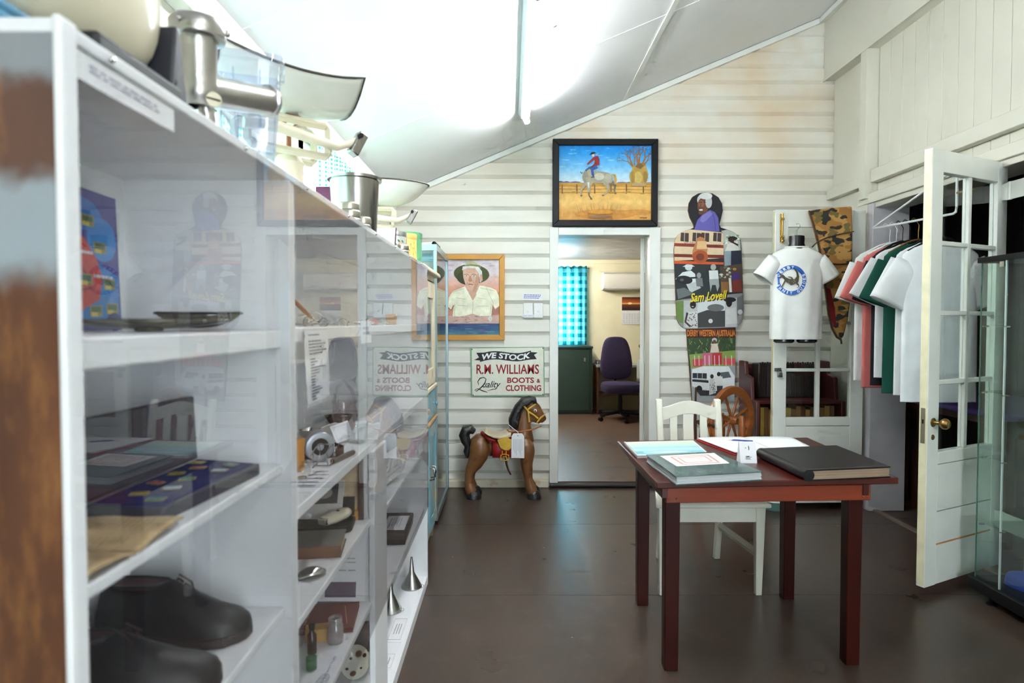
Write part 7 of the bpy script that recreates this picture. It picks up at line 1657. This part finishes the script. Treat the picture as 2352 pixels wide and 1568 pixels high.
MB().lathe([(0, 0), (0.021, 0), (0.022, 0.004), (0.022, 0.062), (0, 0.062)], 24).build('jar_body', ORP, t); MB().lathe([(0.024, 0.060), (0.0245, 0.078), (0.022, 0.082), (0, 0.083)], 24).build('lid', ORP, t)
t = thing('leather_strap', 'coiled brown leather collar with metal buckle on the second shelf', 'strap', (-0.545, 1.78, S2))
LEA = mat('brown_leather', C(66, 40, 32), rough=0.5, var=0.2, vscale=25)
MB().lathe([(0.058, 0.004), (0.061, 0.004), (0.061, 0.026), (0.058, 0.026), (0.058, 0.004)], 40).build('upper_coil', LEA, t)
MB(T(0.01, 0.005, 0)).lathe([(0.060, 0.0), (0.063, 0.0), (0.063, 0.020), (0.060, 0.020), (0.060, 0.0)], 40).build('lower_coil', LEA, t)
MB(T(0.058, -0.024, 0.014)).box(-0.004, -0.012, -0.012, 0.004, 0.012, 0.012).build('buckle', CHROME, t, bevel=0.002)
t = thing('glass_tumbler', 'clear ribbed glass jar in the middle of the second shelf', 'jar', (-0.475, 1.965, S2))
MB().lathe([(0, 0.003), (0.026, 0.003), (0.031, 0.06), (0.033, 0.062), (0.029, 0.0), (0, 0.0)], 26).build('glass', CLEAR, t)
t = thing('wire_cradle', 'bent wire egg cradle standing on the second shelf', 'wire holder', (-0.485, 1.635, S2))
for x in (-0.018, 0.018):
    MB().tube([(x, -0.05, 0.036), (x, 0.0, 0.05), (x, 0.03, 0.052), (x, 0.034, 0.03), (x, 0.02, 0.008), (x, 0.0, 0.002), (x, -0.02, 0.008), (x, -0.03, 0.04)], 0.0016, 6).build('wire_loop', CHROME, t)
MB().tube([(-0.018, 0.03, 0.052), (0.018, 0.03, 0.052)], 0.0016, 6).tube([(-0.018, 0.0, 0.002), (0.018, 0.0, 0.002)], 0.0016, 6).tube([(0.018, -0.05, 0.036), (0.01, -0.12, 0.024)], 0.002, 6).build('cross_wire', CHROME, t)
t = thing('metal_pipe', 'short tarnished metal pipe lying at the second shelf edge', 'pipe', (-0.455, 1.72, S2 + 0.0072), math.radians(78))
MB().lathe([(0.0072, -0.06), (0.0072, 0.06), (0.0055, 0.06), (0.0055, -0.06), (0.0072, -0.06)], 16, Matrix.Rotation(PI / 2, 4, 'Y')).build('tube', mat('tarnished_steel', C(120, 112, 100), rough=0.35, metal=1.0, var=0.2), t); MB(Matrix.Rotation(PI / 2, 4, 'Y')).lathe([(0, -0.058), (0.0056, -0.058)], 16).build('dark_bore', BLACKP, t)
t = thing('glass_ball', 'small glass ball stopper at the near end of the second shelf', 'stopper', (-0.495, 1.50, S2 + 0.0205)); MB().ball((0, 0, 0), 0.020, 18, 12).build('ball', CLEAR, t); MB().cyl((0, 0, -0.0205), (0, 0, -0.014), 0.010, n=14).build('collar', CHROME, t)
t = thing('glass_jug', 'pinkish glass jug with a tall loop handle on the second shelf', 'jug', (-0.575, 2.20, S2))
PINKG = glass('pink_glass', (0.98, 0.94, 0.94, 1), f0=0.07)
MB().lathe([(0, 0.003), (0.03, 0.003), (0.042, 0.05), (0.036, 0.085), (0.042, 0.10), (0.044, 0.10), (0.038, 0.085), (0.045, 0.05), (0.032, 0.0), (0, 0.0)], 26).build('body', PINKG, t)
MB().tube([(-0.03, -0.03, 0.095), (-0.02, -0.025, 0.15), (0.0, 0.0, 0.17), (0.02, 0.03, 0.13), (0.03, 0.03, 0.09)], 0.006, 8).build('handle', PINKG, t)
t = thing('metal_ladle', 'bright metal ladle bowl behind the round silver tin', 'ladle', (-0.64, 2.02, S2), 0.6)
MB().lathe([(0, 0.0), (0.02, 0.003), (0.032, 0.016), (0.035, 0.032), (0.033, 0.032), (0.03, 0.017), (0.018, 0.005), (0, 0.002)], 24).build('bowl', CHROME, t); MB().tube([(0.034, 0, 0.031), (0.08, 0, 0.045), (0.13, 0, 0.03)], 0.003, 8).build('handle', CHROME, t)
t = thing('wooden_dish', 'oval brown wooden dish at the back of the second shelf', 'dish', (-0.64, 2.36, S2), 0.4)
MB().lathe([(0, 0.0), (0.035, 0.0), (0.052, 0.026), (0.049, 0.026), (0.033, 0.005), (0, 0.005)], 28).build('bowl', DARKWOOD, t)
def _k(p): p.rect(12, 14, 88, 86, (206, 206, 216)).rect(14, 17, 86, 83, (238, 238, 242))
card('name_card', 'small white card with ruled border lying behind the glass jar', 'card', [(-0.56, 1.96, S2 + 0.05), (-0.52, 2.02, S2 + 0.06), (-0.49, 1.99, S2 + 0.012), (-0.53, 1.93, S2 + 0.003)], (0.6, -0.5, 0.6), draw=_k)
for i, (x0, y0, x1, y1, lab) in enumerate(((-0.50, 1.38, -0.437, 1.60, 'printed label sheet at the near end of the second shelf'), (-0.475, 2.00, -0.437, 2.20, 'white typed slip beyond the glass jar on the second shelf'))):
    card('label_sheet', lab, 'label', [(x0, y1, S2 + 0.001), (x1, y1, S2 + 0.001), (x1, y0, S2 + 0.001), (x0, y0, S2 + 0.001)], (0, 0, 1), draw=lambda p: p.words(12, 10, 90, 90, 5, (150, 150, 160), 0.3, seed=30))

# left bay, third shelf
BROWNB = mat('brown_book_cloth', C(112, 74, 50), rough=0.6, var=0.15)
GREYC = mat('grey_worn_book_cloth', C(104, 100, 92), rough=0.7, var=0.1)
def hardback(label, loc, rz, w, d, h, cover, spine=None):
    t = thing('hardback_book', label, 'book', loc, rz)
    MB().box(-w / 2, -d / 2, 0, w / 2, d / 2, 0.003).box(-w / 2, -d / 2, h - 0.003, w / 2, d / 2, h).build('boards', cover, t, bevel=0.001)
    MB().box(-w / 2, -d / 2 - 0.002, 0, w / 2, -d / 2 + 0.002, h).build('spine', spine or cover, t)
    MB().box(-w / 2 + 0.004, -d / 2 + 0.002, 0.003, w / 2 - 0.004, d / 2 - 0.004, h - 0.003).build('pages', AGED, t)
    return t
hardback('grey covered old book with brown spine on the third shelf', (-0.52, 1.675, S3), 0.15, 0.15, 0.135, 0.030, GREYC, BROWNB)
t = thing('shaver_case', 'open black case holding a cream electric shaver', 'case', (-0.545, 1.845, S3), 0.12)
MB().loft([[(x * s, y * s, z) for x, y in [(-0.09, -0.055), (0.07, -0.055), (0.085, -0.04), (0.085, 0.04), (0.07, 0.055), (-0.09, 0.055)]] for s, z in ((0.94, 0), (1, 0.006), (1, 0.02), (0.93, 0.02), (0.93, 0.008))], cap=True).build('case_base', BLACKL, t)
MB().add([(-0.09, 0.055, 0.02), (0.08, 0.055, 0.02), (0.08, 0.065, 0.075), (-0.09, 0.065, 0.075), (-0.09, 0.060, 0.018), (0.08, 0.060, 0.018), (0.08, 0.070, 0.073), (-0.09, 0.070, 0.073)], [(0, 1, 2, 3), (7, 6, 5, 4), (0, 4, 5, 1), (1, 5, 6, 2), (2, 6, 7, 3), (3, 7, 4, 0)]).build('case_lid', BLACKL, t)
sh = thing('electric_shaver', 'cream vintage electric shaver lying in its black case', 'shaver', (-0.51, 1.845, S3 + 0.0205), 1.15)
MB().loft([[(x, w * math.cos(a), 0.017 + h * math.sin(a)) for a in [2 * PI * k / 18 for k in range(18)]] for x, w, h in ((-0.055, 0.012, 0.008), (-0.05, 0.020, 0.014), (-0.02, 0.025, 0.017), (0.03, 0.024, 0.017), (0.05, 0.018, 0.013), (0.056, 0.01, 0.007))]).build('body', CREAMP, sh)
MB().box(-0.064, -0.014, 0.008, -0.05, 0.014, 0.026).build('cutter_head', CHROME, sh, bevel=0.002); MB().ball((0.0, -0.006, 0.034), (0.006, 0.006, 0.003), 10, 6).build('switch', DARKWOOD, sh)
t = thing('cream_tube', 'small white tube lying behind the electric shaver', 'tube', (-0.585, 1.885, S3 + 0.031), 1.0); MB().tube([(-0.03, 0, 0), (0.02, 0, 0), (0.03, 0, 0)], [(0.010, 0.008), (0.009, 0.009), (0.005, 0.005)], 12).build('tube_body', PAPER, t); MB().cyl((0.03, 0, 0), (0.042, 0, 0), 0.006, n=10).build('cap', BLACKP, t)
t = thing('wooden_tray', 'pale wooden tray with dark frame leaning against the cabinet divider', 'tray', (-0.58, 1.93, S3))
MB().box(-0.14, 0.006, 0.0, 0.13, 0.012, 0.2).build('panel', mat('pale_plywood', C(206, 178, 142), rough=0.6, var=0.12, stretch=(6, 1, 1)), t)
for b in ((-0.14, -0.004, 0, -0.125, 0.006, 0.2), (0.115, -0.004, 0, 0.13, 0.006, 0.2), (-0.01, -0.002, 0.02, 0.012, 0.006, 0.195), (-0.125, -0.004, 0, 0.115, 0.006, 0.03)): MB().box(*b).build('batten', DARKWOOD if b[0] > -0.1 and b[2] == 0 else ORF, t)
def _mag(p): p.rect(0, 0, 100, 100, (200, 194, 190)).poly([(40, 10), (92, 10), (92, 60), (46, 64)], (64, 58, 58)).words(6, 12, 36, 80, 9, (120, 110, 106), 0.5, seed=40).ell(70, 34, 14, 16, (160, 150, 146), 12)
card('magazine', 'old black and white magazine propped behind the shaver case', 'magazine', [(-0.70, 1.905, S3 + 0.13), (-0.50, 1.905, S3 + 0.13), (-0.50, 1.86, S3 + 0.024), (-0.70, 1.86, S3 + 0.024)], (0, -0.8, 0.4), draw=_mag, th=0.003)
t = thing('metal_spoon', 'large metal spoon at the near end of the third shelf', 'spoon', (-0.50, 1.475, S3 + 0.002), 0.5)
MB().grid(lambda u, v: (0.065 * u, (v - 0.5) * 0.045 * math.sin(PI * min(1, u * 0.96 + 0.04)) ** 0.6, 0.022 - 0.020 * (2 * v - 1) ** 2 * 0.6 - 0.012 * (2 * u - 1) ** 2), 10, 9).build('bowl', CHROME, t, solid=0.0012, smooth=70); MB().tube([(0.0, 0, 0.01), (-0.06, 0, 0.012), (-0.12, 0, 0.004)], [(0.004, 0.0016), (0.004, 0.0016), (0.008, 0.0016)], 8).build('handle', CHROME, t)

# left bay, fourth shelf
t = hardback('maroon clothbound ledger lying on the fourth shelf', (-0.545, 1.825, S4), 0.12, 0.19, 0.165, 0.014, mat('maroon_cloth', C(112, 44, 36), rough=0.6, var=0.1))
p = Pic(lambda u, v: Vector((-0.09 + 0.0018 * u, 0.075 - 0.0015 * v, 0.014)), (0, 0, 1), base=0.0004)
p.text('MEDICINES', 6, 64, 62, 84, (206, 150, 132), 0.0, warp=lambda x, y: (12 + (y - 64) * 0.8, 96 - (x - 6) * 1.4)).line([(80, 10), (92, 90)], 1.2, (196, 150, 120)); p.build('cover_lettering', PRINT, t, world=False)
t = thing('glass_vial', 'rounded clear glass vial lying at the near front of the fourth shelf', 'vial', (-0.452, 1.475, S4 + 0.0112), math.radians(80))
MB().tube([(-0.045, 0, 0), (-0.040, 0, 0), (0.03, 0, 0), (0.04, 0, 0), (0.046, 0, 0)], [0.006, 0.011, 0.011, 0.008, 0.003], 14).build('glass', CLEAR, t)
MB().cyl((-0.047, 0, 0), (-0.056, 0, 0), 0.007, n=12).build('cork', AGED, t)
t = thing('calendar_page', 'old January calendar page leaning above the maroon ledger', 'calendar', (-0.58, 1.93, S4 + 0.016))
q = [(-0.71, 1.945, S4 + 0.22), (-0.445, 1.945, S4 + 0.22), (-0.445, 1.915, S4 + 0.016), (-0.71, 1.915, S4 + 0.016)]
pv = [Vector(x) for x in q]; nn = Vector((0, -1, 0.15)).normalized()
MB().add([tuple(x - nn * 0.001) for x in pv] + [tuple(x) for x in pv], [(0, 1, 2, 3), (7, 6, 5, 4), (0, 4, 5, 1), (1, 5, 6, 2), (2, 6, 7, 3), (3, 7, 4, 0)]).build('sheet', PAPER, t, world=True, smooth=0)
p = Pic(lambda u, v: pv[0].lerp(pv[1], u / 100).lerp(pv[3].lerp(pv[2], u / 100), v / 100), nn, base=0.0003)
p.text('JANUARY', 26, 6, 74, 15, (120, 50, 56)).words(8, 20, 92, 66, 8, (176, 170, 176), 0.3, seed=50).poly([(18, 72), (48, 72), (46, 94), (18, 94)], (84, 80, 84)).poly([(54, 72), (90, 72), (90, 94), (54, 94)], (104, 92, 110)); p.build('printing', PRINT, t)
t = thing('tan_block', 'tan wooden block in front of the maroon ledger', 'block', (-0.53, 1.715, S4), 0.25); MB().box(-0.03, -0.02, 0, 0.03, 0.02, 0.035).build('block_body', mat('tan_timber', C(190, 146, 82), rough=0.6, var=0.1), t, bevel=0.002)
def bottle(name, label, loc, prof, m, cap=None):
    t = thing(name, label, 'bottle', loc, group='empty medicine bottles')
    ins = [(max(0, r_ - 0.0022), z_ + (0.002 if i == 0 else 0)) for i, (r_, z_) in enumerate(prof)][::-1]
    MB().lathe([(0, prof[0][1])] + prof + ins + [(0, prof[0][1] + 0.003)], 22).build('glass', m, t)
    if cap: MB().lathe([(cap[1], cap[2]), (cap[1] + 0.001, cap[2] + 0.012), (0, cap[2] + 0.014)], 18).build('cap', cap[0], t)
    return t
bottle('medicine_bottle', 'tall clear medicine bottle with a long neck', (-0.575, 1.675, S4), [(0.017, 0), (0.019, 0.004), (0.019, 0.06), (0.009, 0.075), (0.008, 0.105), (0.011, 0.107), (0.011, 0.115)], CLEAR)
FROST = glass('frosted_jar_glass', (0.82, 0.80, 0.80, 1), f0=0.08, rough=0.1, haze=0.25, hazecol=(0.72, 0.68, 0.68, 1))
bottle('glass_jar', 'cloudy squat glass jar with ribbed neck on the fourth shelf', (-0.475, 1.70, S4), [(0.020, 0), (0.022, 0.004), (0.022, 0.045), (0.017, 0.052), (0.017, 0.056), (0.019, 0.058), (0.017, 0.061), (0.019, 0.064), (0.018, 0.068)], FROST)
bottle('medicine_bottle', 'small brown medicine bottle at the near end', (-0.52, 1.64, S4), [(0.011, 0), (0.012, 0.003), (0.012, 0.05), (0.006, 0.058), (0.006, 0.066), (0.008, 0.068)], glass('amber_glass', (0.42, 0.18, 0.08, 1), f0=0.07), (BLACKP, 0.0075, 0.066))
bottle('medicine_bottle', 'green glass bottle lying nearest the cabinet front', (-0.498, 1.565, S4), [(0.013, 0), (0.014, 0.003), (0.014, 0.03), (0.007, 0.036), (0.007, 0.042), (0.010, 0.044)], glass('green_glass', (0.55, 0.78, 0.62, 1), f0=0.07))
def _em(p): p.rect(0, 0, 100, 100, (236, 236, 242)); vs, fs = text_shape('EMPTY MEDICINE BOTTLES', 0.01); p._put([(44 + 14 * (1 - v), 88 - 76 * u) for u, v in vs], fs, (110, 110, 130))
card('label_sheet', 'white sheet lettered for the medicine bottles on the fourth shelf', 'label', [(-0.475, 1.66, S4 + 0.001), (-0.434, 1.66, S4 + 0.001), (-0.434, 1.36, S4 + 0.001), (-0.475, 1.36, S4 + 0.001)], (0, 0, 1), draw=_em)

# bottom and right bay
t = thing('enamel_cover', 'chipped white enamel lid with brown rust spots leaning low in the wide cabinet', 'lid', (-0.555, 2.24, BO + 0.061), rot=(math.radians(80), 0, math.radians(25))); t.scale = (0.58, 0.66, 0.66)
MB().lathe([(0, 0.018), (0.05, 0.014), (0.08, 0.004), (0.088, 0.0), (0.090, -0.006), (0.086, -0.004), (0.05, 0.009), (0, 0.013)], 36).build('disc', PAN, t)
p = Pic(lambda u, v: Vector((u, v, 0.0185 - 0.0185 * ((u * u + v * v) / 0.0077) ** 1.0)), (0, 0, 1), base=0.0025)
for x, y, s in ((0.02, 0.045, 0.022), (0.055, 0.03, 0.014), (-0.02, -0.05, 0.020), (-0.055, -0.02, 0.010), (-0.03, 0.03, 0.009), (0.03, -0.03, 0.008)):
    p.ell(x, y, s, s * 0.8, (150, 96, 48), 14).ell(x, y, s * 0.75, s * 0.6, (66, 34, 22), 12)
p.build('rust_spots', PRINT, t, world=False)
t = thing('iron_pot', 'dark iron pot standing behind the rust-spotted enamel lid', 'pot', (-0.60, 2.46, BO)); MB().lathe([(0, 0), (0.06, 0), (0.09, 0.05), (0.085, 0.12), (0.095, 0.13), (0.09, 0.13), (0.08, 0.12), (0.083, 0.05), (0.05, 0.006), (0, 0.006)], 28).build('vessel', mat('dark_cast_iron', C(60, 54, 50), rough=0.6, var=0.2), t); MB().tube([(-0.09, 0, 0.125), (-0.07, 0, 0.19), (0, 0, 0.21), (0.07, 0, 0.19), (0.09, 0, 0.125)], 0.004, 8).build('handle', BLACKP, t)
def funnel(label, loc, s):
    t = thing('metal_funnel', label, 'funnel', loc, group='metal funnels on the cabinet floor')
    MB().lathe([(0.050 * s, 0.0), (0.051 * s, 0.006 * s), (0.014 * s, 0.075 * s), (0.005 * s, 0.15 * s), (0.004 * s, 0.15 * s), (0.012 * s, 0.075 * s), (0.048 * s, 0.006 * s), (0.050 * s, 0.0)], 28).build('cone', mat('tinned_steel', C(182, 180, 176), rough=0.25, metal=1.0, var=0.1), t)
    MB().tube([(0.052 * s + 0.009 * math.cos(a), -0.01, 0.010 + 0.008 * math.sin(a)) for a in [2 * PI * k / 12 for k in range(12)]], 0.0015, 6, closed=True, up=(0, 1, 0)).build('hanging_ring', CHROME, t)
funnel('upturned tin funnel near the cabinet end panel', (-0.475, 3.03, BO), 0.98)
funnel('upturned tin funnel beside the cabinet divider', (-0.53, 2.78, BO), 1.0)
t = thing('presentation_box', 'black box with a white typed label in the right bay', 'box', (-0.52, 2.78, R4), 0.04)
MB().box(-0.085, -0.15, 0, 0.075, 0.15, 0.035).build('box_base', BLACKL, t, bevel=0.004); MB().box(-0.087, -0.152, 0.024, 0.077, 0.152, 0.048).build('box_lid', mat('dark_brown_box', C(52, 44, 42), rough=0.5), t, bevel=0.004)
p = Pic(lambda u, v: Vector((-0.03 + 0.095 * u / 100, 0.10 - 0.20 * v / 100, 0.048)), (0, 0, 1), base=0.0006); p.rect(0, 0, 100, 100, (236, 236, 240))
for i in range(5): p.line([(22 + 12 * i, 16), (22 + 12 * i, 84 - 10 * (i % 2))], 2.4 if i else 5, (130, 130, 140))
p.build('box_label', PRINT, t, world=False)
def _t2(p): p.rect(0, 0, 100, 100, (228, 226, 226)); [p.line([(10, 16 + 16 * i), (86 - 12 * (i % 2), 16 + 16 * i)], 3, (140, 136, 136)) for i in range(5)]
card('price_card', 'tilted white typed card propped in the right bay', 'card', [(-0.50, 2.42, R3 + 0.12), (-0.46, 2.58, R3 + 0.13), (-0.435, 2.60, R3 + 0.03), (-0.475, 2.43, R3 + 0.012)], (0.9, -0.35, 0.2), draw=_t2)
card('price_card', 'white typed card lying at the divider end of the right bay', 'card', [(-0.50, 2.16, R3 + 0.06), (-0.45, 2.30, R3 + 0.06), (-0.435, 2.26, R3 + 0.002), (-0.48, 2.16, R3 + 0.002)], (0.9, -0.3, 0.3), draw=_t2)
t = thing('cloth_doll', 'small brown and pink cloth doll slumped in the right bay', 'doll', (-0.57, 2.36, R3))
MB().ball((0, 0, 0.04), (0.035, 0.04, 0.04), 14, 10).build('doll_body', mat('pink_print_cloth', C(190, 140, 128), rough=0.9, var=0.3, vscale=60), t); MB().ball((0, 0, 0.10), 0.028, 14, 10).build('head', mat('brown_felt', C(120, 76, 48), rough=0.9), t)
for s in (-1, 1): MB().tube([(s * 0.02, 0, 0.03), (s * 0.035, -0.04, 0.015), (s * 0.035, -0.08, 0.011)], [0.014, 0.012, 0.010], 8).build('limb', mat('brown_felt', C(120, 76, 48)), t)
for i, (y0, y1, lab) in enumerate(((2.50, 2.72, 'white ruled label sheet on the cabinet floor'), (2.30, 2.42, 'small paper slip on the cabinet floor near the divider'))):
    card('label_sheet', lab, 'label', [(-0.50, y1, BO + 0.001), (-0.435, y1, BO + 0.001), (-0.435, y0, BO + 0.001), (-0.50, y0, BO + 0.001)], (0, 0, 1), draw=lambda p: (p.rect(10, 8, 90, 92, (180, 176, 180)), p.rect(12, 10, 88, 90, (236, 234, 236)), [p.line([(34 + 16 * k, 30), (34 + 16 * k, 70)], 5, (150, 146, 150)) for k in range(3)]))
